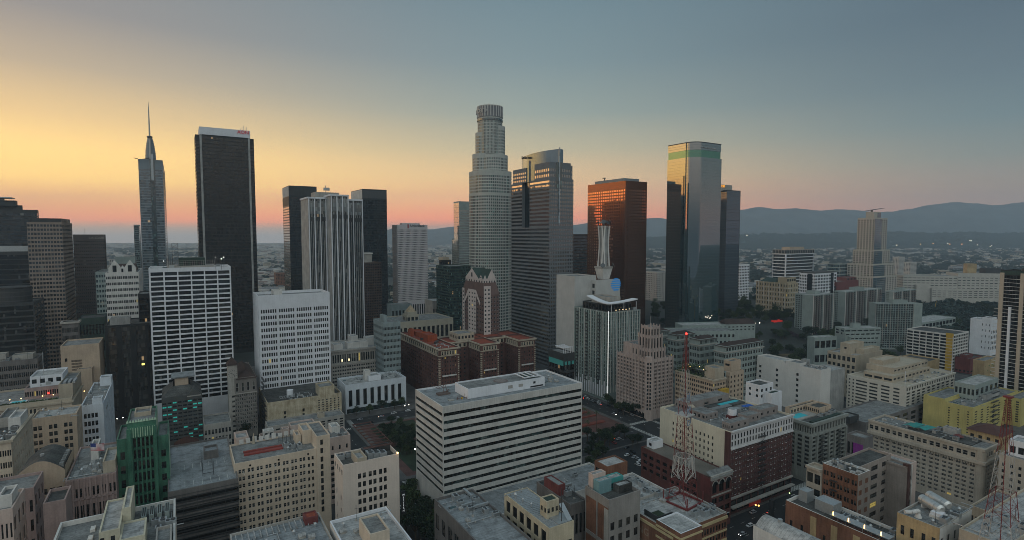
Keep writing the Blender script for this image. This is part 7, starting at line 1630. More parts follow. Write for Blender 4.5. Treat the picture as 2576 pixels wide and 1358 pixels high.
b=Bld('rightlow2','old_building','low cream walled roof between the tanks and the right radio mast','old building',c(9,1440,1185),222,R_=c(9,1600,0)[0],L_=c(9,1330,0)[0])
ht=b.h;b.block(sand,0,ht,par=.8,L_=[Zn(2,ht-3,4,6,style='plain')],F_=[Zn(2,ht-3,4,6,style='plain')]);b.done()
b=Bld('rightedge','old_building','pale block with square windows at the right edge, behind the right radio mast','old building',c(9,1760,905),262,L_=c(9,1505,0)[0],wa=30)
ht=b.h;b.block(ts,0,ht,L_=[Zn(2,ht-3,5,10,[(.25,.62)],[(.2,.7)],'dark')],F_=[Zn(2,ht-3,6,10,[(.3,.6)],style='plain')]);b.block(white,ht-1,ht+7,box=(6,18,b.wb*.3,b.wb*.9),name='roof_house',roof=roofpale,L_=[Zn(ht,ht+5,3,1,[(.1,.8)],[(.1,.8)],'dark')]);b.done()
# --- yellow block
b=Bld('yellowblock','apartment_block','yellow painted apartment block with stepped wings, left of the right hand tower','apartment block',c(9,1348,560),400,R_=c(9,1620,0)[0],L_=c(9,1175,0)[0])
ht=b.h;W=b.wa;b.block(yellow,0,ht,L_=[Zn(3,ht-3,3,9,[(.4,.6)],[(.25,.7)],'dark')],F_=[Zn(3,ht-3,8,9,[(.3,.7)],[(.2,.72)],'std')]);b.block(yellow,0,ht+2,box=(0.02,W*.5,b.wb+.03,b.wb+14),name='rear_wing');b.block(yellow,0,ht-1,box=(W*.72,W*1.1,-9,-.05),name='front_wing',L_=[Zn(3,ht-3,2,9,[(.3,.7)],style='dark')])
m=b.mb('fire_escape',steeldk)
for j in range(9):z=4+j*3.6;m.box(W*.36,W*.5,-1.4,-.003,z,z+.1,True);m.box(W*.36,W*.5,-1.4,-1.35,z+.1,z+1,True)
b.block(concrete,ht-1,ht+3,box=(W*.4,W*.7,4,12),name='roof_house');b.done()
# --- brick rooftop bar
b=Bld('roofbar','old_building','orange brick building with upright amber lamps along its roof edge','old building',c(9,870,1400),188,R_=c(9,985,0)[0],L_=c(9,216,0)[0])
ht=b.h;W=b.wa;D=b.wb
b.block(brickor,0,ht,roof=roofdark,par=1.2,cap=offwhite,L_=[Zn(2,ht-4,9,3,[(.3,.55)],[(.2,.7)],'dark')],F_=[Zn(2,ht-4,3,3,style='dark')])
for i in range(3):b.mb('patched_brick',tan).box(-.04,-.003,D*(.28+.2*i),D*(.34+.2*i),3,ht-2)
b.block(steel,ht-1.2,ht+3,box=(W*.4,W*.85,D*.60,D*.78),name='plant_room',roof=steel,par=.2);b.block(steel,ht-1.2,ht+3.4,box=(W*.5,W*.85,D*.88,D*.97),name='plant_room',roof=steel,par=.2)
b.mb('bar_counter',brickdk).box(W*.12,W*.2,D*.06,D*.55,ht-1.2,ht-.1)
for i in range(4):
    y=D*(.12+.14*i);b.mb('lamp_post',steeldk).tube((1.2,y,ht-1.2),(1.2,y,ht+2.0),.07);b.mb('upright_lamp',glow('amber_tube',(1,.62,.2),5)).box(1.05,1.35,y-.15,y+.15,ht+1.2,ht+2.8)
for i in range(8):y=D*(.05+.073*i);b.mb('pergola',steel).tube((.7,y,ht-1.2),(.7,y,ht+1.4),.06);b.mb('pergola',steel).tube((4.5,y,ht-1.2),(4.5,y,ht+1.4),.06)
b.mb('pergola_roof',steel).box(.6,4.6,D*.05,D*.57,ht+1.4,ht+1.5,True);b.done()
b=Bld('whitetheatre','theatre_building','low building with a pale grey curved roof at the bottom edge by the street','theatre',c(9,385,1450),172,R_=c(9,500,0)[0],L_=c(9,20,0)[0])
ht=b.h;W,D=b.wa,b.wb
b.wall('L',offwhite,0,ht,[Zn(2,ht-3,6,2,style='plain')]);b.wall('F',offwhite,0,ht);b.wall('R',offwhite,0,ht);b.wall('K',offwhite,0,ht)
m=b.mb('curved_roof',roofpale);ns=10
for i in range(ns):t0,t1=i/ns,(i+1)/ns;m.face([(W*t0,.4,ht-.6+3*math.sin(math.pi*t0)),(W*t1,.4,ht-.6+3*math.sin(math.pi*t1)),(W*t1,D-.4,ht-.6+3*math.sin(math.pi*t1)),(W*t0,D-.4,ht-.6+3*math.sin(math.pi*t0))])
b.mb('vent',steel).cyl(W*.5,D*.7,ht+2,ht+3.6,.8,10);b.done();WT=b
b=Bld('magentabox','market_building','low building with a magenta painted wall beside the cream stone building','building',c(9,690,745),300,R_=c(9,745,0)[0],L_=c(9,585,0)[0])
ht=b.h;b.block(darkstone,0,ht,L_=[Zn(2,ht-2,4,3,style='plain')]);b.mb('magenta_wall',paint('magenta_paint',(.20,.03,.22))).box(-.1,-.003,b.wb*.05,b.wb*.6,3,ht-4);b.done()
b=Bld('darkpatch','low_building','low dark roofed building with two roof sheds behind the cream stone building','building',c(9,700,650),390,R_=c(9,1190,0)[0],wb=26)
ht=b.h;b.block(darkstone,0,ht,F_=[Zn(1,ht-2,10,3,style='plain')]);b.block(charcoal,ht-1,ht+4,box=(-10,2,6,14),name='roof_house');b.done()
b=Bld('greyflat','low_building','flat grey building right of the cream white office block, below the parking garage','building',c(9,1360,425),420,R_=c(9,1500,0)[0],L_=c(9,1235,0)[0])
ht=b.h;b.block(greygreen,0,ht,roof=roofpale,F_=[Zn(1,ht-2,5,4,style='plain')],L_=[Zn(1,ht-2,5,4,style='plain')]);b.done()
# ================================================================= ground, streets, hills
AX=Vector((math.cos(R(AZ)),math.sin(R(AZ)),0));BX=Vector((-AX.y,AX.x,0))
def ab(a,b_,z=0.0):return AX*a+BX*b_+Vector((0,0,z))
def sstep(t):t=max(0,min(1,t));return t*t*(3-2*t)
def gz(x,y):
    d=math.hypot((x-350)/340,(y-960)/270)
    return 24*sstep((1.0-d)*2.2)
m=MB()
xs=[-10500,-4000,-1500,-400]+[-100+30*i for i in range(33)]+[1200,2500,4500,10500];ys=[-440,0,300,500]+[600+30*i for i in range(27)]+[1700,2400,3500,5000,10400]
gv=[[(x,y,gz(x,y))for x in xs]for y in ys]
for j in range(len(ys)-1):
    for i in range(len(xs)-1):m.face([gv[j][i],gv[j][i+1],gv[j+1][i+1],gv[j+1][i]])
gmat=paint('city_ground',(.045,.050,.045),var=.5,streak=False,scale=.02)
tag(m.build('ground',gmat),kind='structure')
def strip(name,a0,a1,b0,b1,z,mat,h=0.0):
    mm=MB();P=[ab(a0,b0),ab(a1,b0),ab(a1,b1),ab(a0,b1)]
    if h:mm.prism([(p.x,p.y)for p in P],z,z+h)
    else:mm.face([(p.x,p.y,z)for p in P])
    return tag(mm.build(name,mat),kind='structure')
AC=[(-420,-310),(-290,-118),(-98,92),(112,303),(323,512),(532,720)]
BC=[(60,162),(184,289),(317,428),(447,560),(580,690)]
strip('road',-420,720,40,700,.004,asphalt)
m=MB()
for(b0,b1)in((162,184),(289,317),(428,447),(560,580)): # centre lines and lane dashes
    bm=(b0+b1)/2
    for(a0,a1)in AC:
        for i in range(int((a1-a0)/9)):
            for off in(-4.5,4.5):
                P=[ab(a0+i*9,bm+off-.08),ab(a0+i*9+3,bm+off-.08),ab(a0+i*9+3,bm+off+.08),ab(a0+i*9,bm+off+.08)];m.face([(p.x,p.y,.010)for p in P])
for(a0,a1)in((92,112),(303,323),(512,532)):
    am=(a0+a1)/2
    for(b0,b1)in BC:
        for i in range(int((b1-b0)/9)):
            for off in(-3.5,3.5):
                P=[ab(am+off-.08,b0+i*9),ab(am+off+.08,b0+i*9),ab(am+off+.08,b0+i*9+3),ab(am+off-.08,b0+i*9+3)];m.face([(p.x,p.y,.010)for p in P])
for(a0,a1)in((92,112),(303,323),(512,532)): # striped crossings
    for(b0,b1)in((162,184),(289,317),(428,447)):
        for i in range(int((a1-a0)/1.3)):
            for bb in(b0-4.5,b1+.8):
                P=[ab(a0+.4+i*1.3,bb),ab(a0+1.0+i*1.3,bb),ab(a0+1.0+i*1.3,bb+3.6),ab(a0+.4+i*1.3,bb+3.6)];m.face([(p.x,p.y,.012)for p in P])
        for i in range(int((b1-b0)/1.3)):
            for aa in(a0-4.5,a1+.8):
                P=[ab(aa,b0+.4+i*1.3),ab(aa+3.6,b0+.4+i*1.3),ab(aa+3.6,b0+1.0+i*1.3),ab(aa,b0+1.0+i*1.3)];m.face([(p.x,p.y,.012)for p in P])
tag(m.build('road_markings',lineW),kind='structure')
for(a0,a1)in AC:
    for(b0,b1)in BC:strip('pavement',a0,a1,b0,b1,0,paving,.14)
# the square between the streets
strip('square_paving',118,299,321,424,.14,redpave,.03)
for(a0,a1,b0,b1)in((124,178,326,372),(124,160,382,420),(190,232,392,420),(262,296,388,420)):strip('lawn',a0,a1,b0,b1,.16,grassm,.05)
for(a0,a1,b0,b1)in((236,290,334,338),(250,254,340,380),(270,294,350,352),(270,294,360,362),(270,294,370,372),(150,180,374,377)):
    tag(MB().prism([(p.x,p.y)for p in(ab(a0,b0),ab(a1,b0),ab(a1,b1),ab(a0,b1))],.17,1.1).build('garden_wall',paint('orange_wall_paint',(.2,.055,.038),var=.3)),'low orange red wall in the paved square','wall','orange red walls in the paved square')
strip('parking_lot',236,300,240,287,.14,asphalt,.01)
tag(MB().prism([(p.x,p.y)for p in[at_z(*c(9,x,y),.3)for x,y in((70,160),(250,150),(420,205),(470,260),(300,250),(90,250))]],.02,.3).build('dry_slope',drygrass),kind='structure')
# far ridges
def ridge(name,prof,Y0,Y1,Y2,mat,seed,jag,rows=7):
    rr=random.Random(seed);us=[];step=12;u=prof[0][0]
    while u<=prof[-1][0]:us.append(u);u+=step
    def vt(u):
        for(a,va),(c_,vc)in zip(prof,prof[1:]):
            if a<=u<=c_:t=(u-a)/(c_-a);return va+(vc-va)*(t*t*(3-2*t))
        return prof[-1][1]
    ph=[rr.uniform(0,6.28)for _ in range(8)]
    def bumpy(a,b_):return sum(math.sin(a*f+ph[i]+b_*(1.7+i))/(i+1.5)for i,f in enumerate((.031,.062,.11,.17,.26)))
    grid=[]
    for u in us:
        col_=[];top=at_y(u,vt(u),Y1)
        for r_ in range(rows+1):
            t=r_/rows;Y=Y0+(Y1-Y0)*t;zt=max(0,top.z)*(t**1.25)+bumpy(u,t*4)*jag*math.sin(math.pi*min(1,t*1.0))+(rr.uniform(-1,1)*jag*.12 if t>.2 else 0)
            col_.append((top.x*Y/Y1 if False else top.x,Y,max(-.5,zt)))
        col_.append((top.x,Y2,-1));grid.append(col_)
    mm=MB()
    for i in range(len(us)-1):
        for r_ in range(rows+1):mm.face([grid[i][r_],grid[i+1][r_],grid[i+1][r_+1],grid[i][r_+1]])
    o=mm.build(name,mat);tag(o,kind='structure')
    for p in o.data.polygons:p.use_smooth=True
    return grid
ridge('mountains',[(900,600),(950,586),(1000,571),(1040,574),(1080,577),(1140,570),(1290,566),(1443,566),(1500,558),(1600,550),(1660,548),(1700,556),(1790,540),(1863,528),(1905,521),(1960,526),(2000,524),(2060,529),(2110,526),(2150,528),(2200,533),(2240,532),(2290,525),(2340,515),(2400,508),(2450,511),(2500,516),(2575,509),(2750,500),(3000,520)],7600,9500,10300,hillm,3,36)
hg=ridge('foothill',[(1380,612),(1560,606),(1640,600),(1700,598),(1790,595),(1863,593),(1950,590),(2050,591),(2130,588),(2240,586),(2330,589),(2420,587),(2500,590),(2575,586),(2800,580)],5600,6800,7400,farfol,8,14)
# ================================================================= trees
def leafcloud(r5,cen,rad,n,size,m,flat=.8):
    for _ in range(n):
        while True:
            p=Vector((r5.uniform(-1,1),r5.uniform(-1,1),r5.uniform(-1,1)))
            if .25<p.length<=1:break
        p=Vector(cen)+Vector((p.x*rad,p.y*rad,p.z*rad*flat))
        a=Vector((r5.uniform(-1,1),r5.uniform(-1,1),r5.uniform(-.7,.9))).normalized();e=a.orthogonal().normalized();e=(Matrix.Rotation(r5.uniform(0,6.28),3,a)@e)*size*r5.uniform(.5,1.0);a*=size*r5.uniform(.6,1.2)
        m.face([p-e*.6,p+a*.5,p+e*.6,p-a*.5])
def make_tree(name,seed,H,W_,mat,label,cat='tree',group=None,nl=10,per=170,size=.55):
    r5=random.Random(seed);t=thing(name,label,cat,(0,0,-500),0,group)
    tr=MB();lf=MB();th=H*.42;tr.tube((0,0,-.3),(0,0,th),H*.032,7,H*.02)
    for i in range(nl):
        a=2*math.pi*i/nl*1.7+r5.uniform(-.4,.4);rr=W_*r5.uniform(.18,.62);z=H*r5.uniform(.45,.86)
        if i==0:rr=0;z=H*.84
        c_=(rr*math.cos(a),rr*math.sin(a),z);tr.tube((0,0,th*r5.uniform(.6,1)),c_,H*.014,5,H*.005)
        leafcloud(r5,c_,W_*r5.uniform(.26,.42),per,size,lf)
    tr.build('trunk',bark,t);lf.build('crown',mat,t);return t
def make_palm(name,seed,H,label,group):
    r5=random.Random(seed);t=thing(name,label,'palm tree',(0,0,-500),0,group);tr=MB();lf=MB()
    tr.tube((0,0,-.2),(.15,.1,H),.26,7,.17)
    for i in range(22):
        a=2*math.pi*i/22+r5.uniform(-.15,.15);up=r5.uniform(-.3,1.0);p=Vector((.15,.1,H));d=Vector((math.cos(a),math.sin(a),up)).normalized();w=d.cross(Vector((0,0,1))).normalized()*.32
        for k in range(4):
            q=p+d*.75;lf.face([p-w,q-w*.8,q+w*.8,p+w]);p=q;d=(d+Vector((0,0,-.28))).normalized();w*=.8
    tr.build('trunk',bark,t);lf.build('crown',leafm,t);return t
GR={'s':'street trees along the square and its streets','p':'park trees on the hillside','f':'palms in the paved square','b':'large dark trees beside the civic complex'}
LB={'s':'dark round crowned street tree beside the roadway','p':'dark spreading tree on the hillside below the balconied slabs','b':'large dark rounded tree in front of the long civic complex','v':'purple flowering jacaranda tree on the dry slope'}
protos={'s':[make_tree('street_tree',11+i,8.5+i,4.2+.5*i,(leafd,leafm,leafd)[i],LB['s'],'tree',GR['s'])for i in range(3)],
          'p':[make_tree('hillside_tree',31+i,11+2*i,7+i,(leafd,leafm)[i],LB['p'],'tree',GR['p'],12,170,.85)for i in range(2)],
          'b':[make_tree('broad_tree',51,20,15,leafd,LB['b'],'tree',GR['b'],14,230,1.5)],
          'v':[make_tree('jacaranda_tree',61,13,10,leafp,LB['v'],'tree','jacarandas on the dry slope',12,120,1.1)],
          'f':[make_palm('palm_tree',71,14,'tall fan palm standing in the paved square',GR['f']),make_palm('palm_tree',72,11,'tall fan palm standing in the paved square',GR['f'])]}
used={}
def plant(kind,p,s=1.0):
    i=used.get(kind,0);used[kind]=i+1;P=protos[kind]
    o=P[i%len(P)]if i<len(P)else copy_tree(P[i%len(P)])
    o.location=p;o.rotation_euler=(0,0,rnd.uniform(0,6.28));o.scale=(s,s,s*rnd.uniform(.9,1.1));return o
def gp(k,x,y,z=0.0):return at_z(*c(k,x,y),z)
for(x,y)in((1400,515),(1490,500),(1575,490),(1660,470),(1710,458)):plant('s',gp(6,x,y,.1),1.0)
for(x,y)in((1585,640),(1620,655),(1655,680),(1600,700),(1680,710),(1720,730),(1640,640),(1690,665),(1730,700),(1755,745),(1775,770),(1700,600),(1640,590),(1600,660),(1635,720),(1665,740),(1700,760),(1740,780),(1765,720),(1790,745),(1770,690),(1745,660),(1720,640),(1780,640),(1790,700)):plant('s',gp(6,x,y,.1),.9)
for(x,y)in((380,690),(420,670),(460,655),(350,660),(580,640),(630,640),(680,630),(480,700),(430,710),(640,660)):plant('s',gp(6,x,y,.1),1.35)
for(u,v)in((1040,1268),(1062,1300),(1085,1335),(1030,1240),(1100,1365),(1070,1275),(1095,1320),(1045,1330),(1020,1300)):
    p=at_z(u,v,8);plant('s',(p.x,p.y,.1),1.7)
for(x,y)in((410,590),(445,600),(480,605),(505,600),(540,610),(370,560),(345,540)):plant('s',gp(8,x,y,.1),1.15)
for(x,y)in((225,760),(260,775),(300,760),(330,800),(250,820),(300,840),(340,760),(380,735),(280,890),(320,880),(235,870),(360,790),(420,745),(450,740),(240,930),(500,800),(530,780)):plant('s',gp(8,x,y,.1),1.05)
for(x,y)in((205,660),(235,668),(280,690),(225,720)):plant('f',gp(8,x,y,.1),.9)
for i,(x,y)in enumerate(((640,1110),(680,1100),(720,1090),(770,1080),(830,1085),(890,1060),(950,1070),(1000,1060),(1060,1060),(1120,1050),(1170,1070),(1150,1210),(1200,1220),(1250,1215),(1310,1225),(1360,1215),(480,1110),(400,1080),(330,1060),(260,1075),(180,1080),(90,1090),(430,1040),(120,1050),(700,1190),(760,1210),(640,1200),(1280,1180),(1380,1180),(150,1020),(300,1015),(520,1050),(1580,1120),(1640,1110),(1700,1090),(1800,1080))):
    p=gp(10,x,y,0);plant('p',(p.x,p.y,gz(p.x,p.y)),1.0+.25*(i%3))
for(x,y)in((1760,905),(1850,925),(1900,940),(2020,960),(2080,985),(1990,930)):plant('b',gp(10,x,y,0),.85)
for(x,y)in((520,1190),(560,1200),(1530,830)):plant('v',gp(10,x,y,0),1.15)
r7=random.Random(17)
for i in range(255):
    u,v=(r7.uniform(1640,2010),r7.uniform(772,830))if i%5<2 else(r7.uniform(1850,2330),r7.uniform(800,905));p=at_z(u,v,12);q=Vector((p.x,p.y,gz(p.x,p.y)))
    if any(abs((q-B_.o).dot(B_.ax)-B_.wa/2)<B_.wa/2+4 and abs((q-B_.o).dot(B_.ay)-B_.wb/2)<abs(B_.wb)/2+4 for B_ in BLD.values()):continue
    plant('p',q,r7.uniform(.7,1.2));NP_=used['p']
# far trees and the low city out to the hills
r6=random.Random(21);ft=MB();clump=[]
def farclump(x,y,s,z=0):
    for k in range(7):
        p=Vector((x+r6.uniform(-1,1)*s,y+r6.uniform(-1,1)*s,z+r6.uniform(.1,.8)*s));a=Vector((r6.uniform(-1,1),r6.uniform(-1,1),r6.uniform(-.3,1))).normalized();e=a.orthogonal()*s*.55;a=a*s*.55;w=a.cross(e).normalized()*s*.45
        ft.face([p-e,p+a,p+e,p-a]);ft.face([p-w,p+a,p+w,p-a]);ft.face([p-e,p+w,p+e,p-w])
def rx(y):return y*r6.uniform(-1.0,1.02)
for i in range(13000):
    y=820+4900*r6.random()**1.5;x=rx(y)
    if x<-.1*y and r6.random()<.5:continue
    farclump(x,y,r6.uniform(4,11)*(1+y/3800))
for i in range(5200):
    g_=hg[r6.randrange(len(hg))];k=r6.randrange(0,7);t_=r6.random();p,q_=g_[k],g_[k+1];farclump(p[0]+r6.uniform(-40,40),p[1]+(q_[1]-p[1])*t_,r6.uniform(13,30),p[2]+(q_[2]-p[2])*t_-1)
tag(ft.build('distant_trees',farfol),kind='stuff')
fmats=[paint('far_wall_%d'%i,q,var=.2)for i,q in enumerate(((.36,.34,.32),(.46,.44,.41),(.28,.25,.23),(.22,.16,.14),(.40,.35,.28),(.30,.31,.33)))]
def lowblock(w,d,h,mi):
    mm=MB();mm.use(fmats[mi]);mm.box(-w/2,w/2,-d/2,d/2,0,h);mm.use(roofgrey);mm.box(-w*.3,w*.1,-d*.2,d*.2,h,h+2.5)
    mm.use(G_black);nfl=max(1,int(h/3.6))
    for j in range(nfl):
        mm.face([(-w*.46,-d/2-.05,j*3.6+1.2),(w*.46,-d/2-.05,j*3.6+1.2),(w*.46,-d/2-.05,j*3.6+2.5),(-w*.46,-d/2-.05,j*3.6+2.5)])
        mm.face([(-w/2-.05,-d*.44,j*3.6+1.2),(-w/2-.05,d*.44,j*3.6+1.2),(-w/2-.05,d*.44,j*3.6+2.5),(-w/2-.05,-d*.44,j*3.6+2.5)])
    return mm.mesh('distant_building')
lbm=[lowblock(*q)for q in((26,18,9,0),(40,22,12,1),(20,20,16,2),(60,30,8,3),(34,16,20,4),(50,24,14,5),(22,14,7,1),(70,20,10,0))]
n_=0
while n_<300:
    u=r6.choice([r6.uniform(1860,2600),r6.uniform(1620,1690),r6.uniform(640,715),r6.uniform(1075,1160),r6.uniform(1860,2600),r6.uniform(0,1700),r6.uniform(1860,2575)])
    y=r6.uniform(1250,3100)if u>1600 else r6.uniform(1150,3400);x=(u-CX)/F*y
    o=bpy.data.objects.new('distant_building',r6.choice(lbm));col.objects.link(o);o.location=(x,y,gz(x,y)-.2);o.rotation_euler=(0,0,R(r6.choice([31,-12,8,45,20])));s=r6.uniform(.8,1.5);o.scale=(s,s,r6.uniform(.7,1.5))
    tag(o,'small pale low rise building in the hazy district beyond the towers','building','low rise buildings beyond the towers');n_+=1
for i,(k,x,y,Y,w,d,h,mt,lab)in enumerate(((2,175,700,1500,60,30,34,brickor,'long orange brick block in the haze right of the black slab tower'),(10,1440,560,1700,40,18,46,fmats[1],'white apartment slab in the haze right of the tan stepped tower'),(10,1350,520,1800,40,18,30,fmats[1],'low white apartment row in the haze beside the tan stepped tower'),(4,50,1000,1050,60,30,60,fmats[1],'pale ribbed block left of the rounded mirror tower'),(1,660,990,1500,18,18,90,fmats[0],'hazy square block behind the gabled white tower'),(1,785,965,1500,26,18,100,fmats[0],'hazy wide block left of the needle tower'))):
    p=at_y(*c(k,x,y),Y);b=Bld('far%d'%i,'distant_block',lab,'building',c(k,x,y),Y,wa=w,wb=d);ht=b.h
    b.block(mt,0,ht,core=G_black,F_=[Zn(4,ht-2,int(w/4),max(2,int(ht/4)),[(.25,.8)],[(.3,.75)])],L_=[Zn(4,ht-2,int(d/4),max(2,int(ht/4)),[(.25,.8)],[(.3,.75)])]);b.done()
hs=MB();hsm=fmats+[fmats[1],fmats[1]]
for i in range(2300):
    u=r6.choice([r6.uniform(1640,2600)]*4+[r6.uniform(640,720),r6.uniform(1075,1180),r6.uniform(0,1640)]);y=1300+4300*r6.random();x=(u-CX)/F*y;k_=.8+y/3500;w_,d_,h_=r6.uniform(8,30)*k_,r6.uniform(8,18)*k_,r6.uniform(5,11)*k_;a=r6.choice([.54,-.2,.14,.8]);ca,sa=math.cos(a),math.sin(a)
    hs.use(r6.choice(hsm));hs.prism([(x+px*ca-py*sa,y+px*sa+py*ca)for px,py in((-w_/2,-d_/2),(w_/2,-d_/2),(w_/2,d_/2),(-w_/2,d_/2))],gz(x,y),gz(x,y)+h_)
for i in range(2600):
    u=r6.uniform(-60,1250)if i%3 else r6.uniform(1600,2650);y=3300+6200*r6.random();x=(u-CX)/F*y;w_,d_,h_=r6.uniform(25,90),r6.uniform(15,60),r6.uniform(6,24)
    if u>1380:continue
    hs.use(r6.choice(hsm));hs.box(x,x+w_,y,y+d_,0,h_)
tag(hs.build('distant_houses'),kind='stuff')
# lamps far off
lm=MB();lm.use(steeldk);lm.tube((0,0,-14),(0,0,18),.5,5);lm.box(-1.5,1.5,-.4,.4,17.8,18.4)
lmw=MB();lmw.ball((0,-.8,18.6),1.9,6,4);lmesh=lm.mesh('pole')
orange_l,white_l,=glow('far_lamp_orange',(1,.42,.12),6),glow('far_lamp_white',(1,.85,.6),5)
lw=[lmw.mesh('lamp',orange_l),None];lmw.mats=[];lw[1]=lmw.mesh('lamp',white_l)
for(x,y,k)in((995,442,0),(1012,450,0),(1333,428,1),(1515,420,0),(1614,414,0),(1728,414,1),(1744,420,0),(1838,420,0),(1900,394,1),(1910,394,1),(1957,426,1),(2056,441,1),(2068,431,1),(170,352,1)):
    Y=5750;p=at_y(*c(10,x,y),Y);o=thing('flood_lamp','tall pole lamp glowing on the dark hillside beyond the tan stepped tower','lamp',(p.x,p.y,p.z-37),0,'lamps glowing on the far hillside');o.scale=(2,2,2)
    q=bpy.data.objects.new('pole',lmesh);col.objects.link(q);q.parent=o;q=bpy.data.objects.new('lamp',lw[1 if k else 0]);col.objects.link(q);q.parent=o
# ================================================================= vehicles and street furniture
def make_car(paintm,label):
    t=thing('parked_car',label,'car',(0,0,-500))
    m=MB();prof=[(-2.2,.35),(-2.25,.8),(-1.5,.92),(2.0,.95),(2.2,.8),(2.2,.35)]
    def ext(m,pr,y0,y1):
        n=len(pr);i=len(m.v);m.v+=[(x,y0,z)for x,z in pr]+[(x,y1,z)for x,z in pr]
        for k in range(n):m.f.append((i+k,i+(k+1)%n,i+n+(k+1)%n,i+n+k));m.mi.append(m.cur)
        m.f.append(tuple(range(i,i+n)));m.mi.append(m.cur);m.f.append(tuple(range(i+n,i+2*n))[::-1]);m.mi.append(m.cur)
    ext(m,prof,-.9,.9);m.use(paintm);ext(m,[(-.95,1.36),(-.6,1.45),(1.1,1.45),(1.45,1.36)],-.68,.68);m.build('body',paintm,t)
    m=MB();ext(m,[(-1.45,.93),(-.9,1.37),(1.4,1.37),(1.9,.95)],-.76,.76);m.build('window',G_black,t)
    for x in(-1.4,1.4):
        for y in(-.92,.92):m=MB();m.tube((x,y-.1,.33),(x,y+.1,.33),.33,12);m.build('wheel',black,t)
    for y in(-.6,.6):m=MB();m.box(-2.28,-2.2,y-.18,y+.18,.6,.75,True);m.build('headlight',whitesteel,t)
    for y in(-.6,.6):m=MB();m.box(2.17,2.24,y-.18,y+.18,.65,.8,True);m.build('tail_light',redsteel,t)
    return t
cars={'w':make_car(paint('car_white',(.62,.63,.64),rough=.3,var=.05,spec=.6),''),'k':make_car(paint('car_black',(.02,.021,.023),rough=.25,var=.1,spec=.6),''),'s':make_car(paint('car_silver',(.30,.31,.33),rough=.3,var=.05,spec=.6),''),'r':make_car(paint('car_red',(.25,.03,.03),rough=.3,var=.1,spec=.6),'')}
cused=set()
CN={'w':'white','k':'black','s':'silver','r':'red'}
def car(kind,p,rz,where,group):
    o=cars[kind]if kind not in cused else copy_tree(cars[kind]);cused.add(kind)
    o.location=(p[0],p[1],p[2]if len(p)>2 else 0);o.rotation_euler=(0,0,R(rz))
    o['label']='%s car %s'%(CN[kind],where);o['group']='%s cars %s'%(CN[kind],group);return o
for k,(x,y)in zip('wskww',((228,508),(258,522),(275,531),(292,534),(215,497))):car(k,gp(8,x,y,.02),AZ+90,'on the cross street by the green glass tower','by the green glass tower')
for i,(k,x,y)in enumerate(zip('ksswwkrskw',(485,510,528,540,532,462,386,415,500,465),(845,862,872,888,908,806,775,752,830,850))):car(k,gp(8,x,y,.16),AZ+(8 if i%2 else 98),'in the lot beside the red brick garage','in the lot beside the red brick garage')
for k,(x,y)in zip('wws',((1655,500),(1752,484),(1425,543))):car(k,gp(6,x,y,.02),AZ,'on the tree lined street before the white slotted block','before the white slotted block')
car('w',gp(8,1207,1275,.02),AZ,'driving on the dark street below the brick front with white storeys','on the dark street')
for a,k in((262,'s'),(275,'k'),(300,'k'),(312,'k'),(224,'s')):car(k,ab(a,165 if k=='k' else 181,.02),AZ,'along the dark street below the brick front with white storeys','on the dark street')
for i in range(7):car('ksk'[i%3],ab(320.2,322+i*14,.02),AZ+90,'at the kerb below the pink stepped tower','below the pink stepped tower')
cars['h']=make_car(MATS['car_silver'],'');CN['h']='silver'
for ch in cars['h'].children:
    if ch.name.startswith('headlight'):ch.data.materials[0]=glow('headlight_glow',(1,.9,.7),9)
    if ch.name.startswith('tail_light'):ch.data.materials[0]=glow('tail_glow',(1,.04,.02),5)
for a in(128,150,176,205,232):car('swk'[a%3],ab(a,430.0,.02),AZ,'parked beside the square on its far street','beside the square')
for a,b_,rz in((140,440,0),(190,442,0),(225,436,180)):car('h',ab(a,b_,.02),AZ+rz,'with lights on driving beyond the square','with lights on beyond the square')
for a,b_,rz in((309,345,90),(316,372,-90),(310,412,90),(316,300,-90),(309,270,90)):car('h',ab(a,b_,.02),AZ+rz,'with lights on near the striped crossing','with lights on near the striped crossing')
for a,b_,rz in((238,170,0),(270,176,180),(290,170,0),(330,174,180),(350,170,0)):car('h',ab(a,b_,.02),AZ+rz,'with lights on driving down the dark street below the brick front','with lights on in the dark street')
for i in range(8):car('wsk'[i%3],ab(304.8,200+i*8.5,.02),AZ+90,'parked along the street behind the cream side wall','behind the cream side wall')
def lamp_post(p,rz,label,group,mat,h=8.5,r=.3):
    t=thing('street_lamp',label,'street lamp',p,rz,group);m=MB();m.tube((0,0,0),(0,0,h),.12,6,.08);m.tube((0,0,h-.2),(1.6,0,h+.3),.06);m.build('pole',steeldk,t);m=MB();m.ball((1.7,0,h+.2),r,7,4);m.build('lamp',mat,t);return t
amb=glow('street_amber',(1,.40,.08),6)
for(x,y)in((1226,1152),(1244,1156)):p=gp(8,x,y,6.5);lamp_post((p.x,p.y,0),R(20),'pair of amber street lights glowing on the dark street below the brick front','amber lights on the dark street',amb,6.5,.42)
for(x,y)in((575,735),(430,690),(650,640),(300,500),(545,600)):lamp_post(gp(8,x,y,.1),R(100),'unlit grey street lamp near the striped crossing','street lamps near the crossing',steel)
for(k,x,y)in((6,1757,445),(6,1730,452),(5,700,632),(5,735,626)):p=gp(k,x,y,7);lamp_post((p.x,p.y,0),R(100),'small white street lamp glowing between dark buildings','white glowing street lamps',G_white,7,.32)
t=thing('street_lamp','warm white glow of a shop entrance lamp beside the striped office block','lamp',tuple(gp(6,1800,790,0)),0);m=MB();m.tube((0,0,0),(0,0,5),.1);m.build('pole',steeldk,t);m=MB();m.ball((0,0,5),.45,8,5);m.build('lamp',G_white,t)
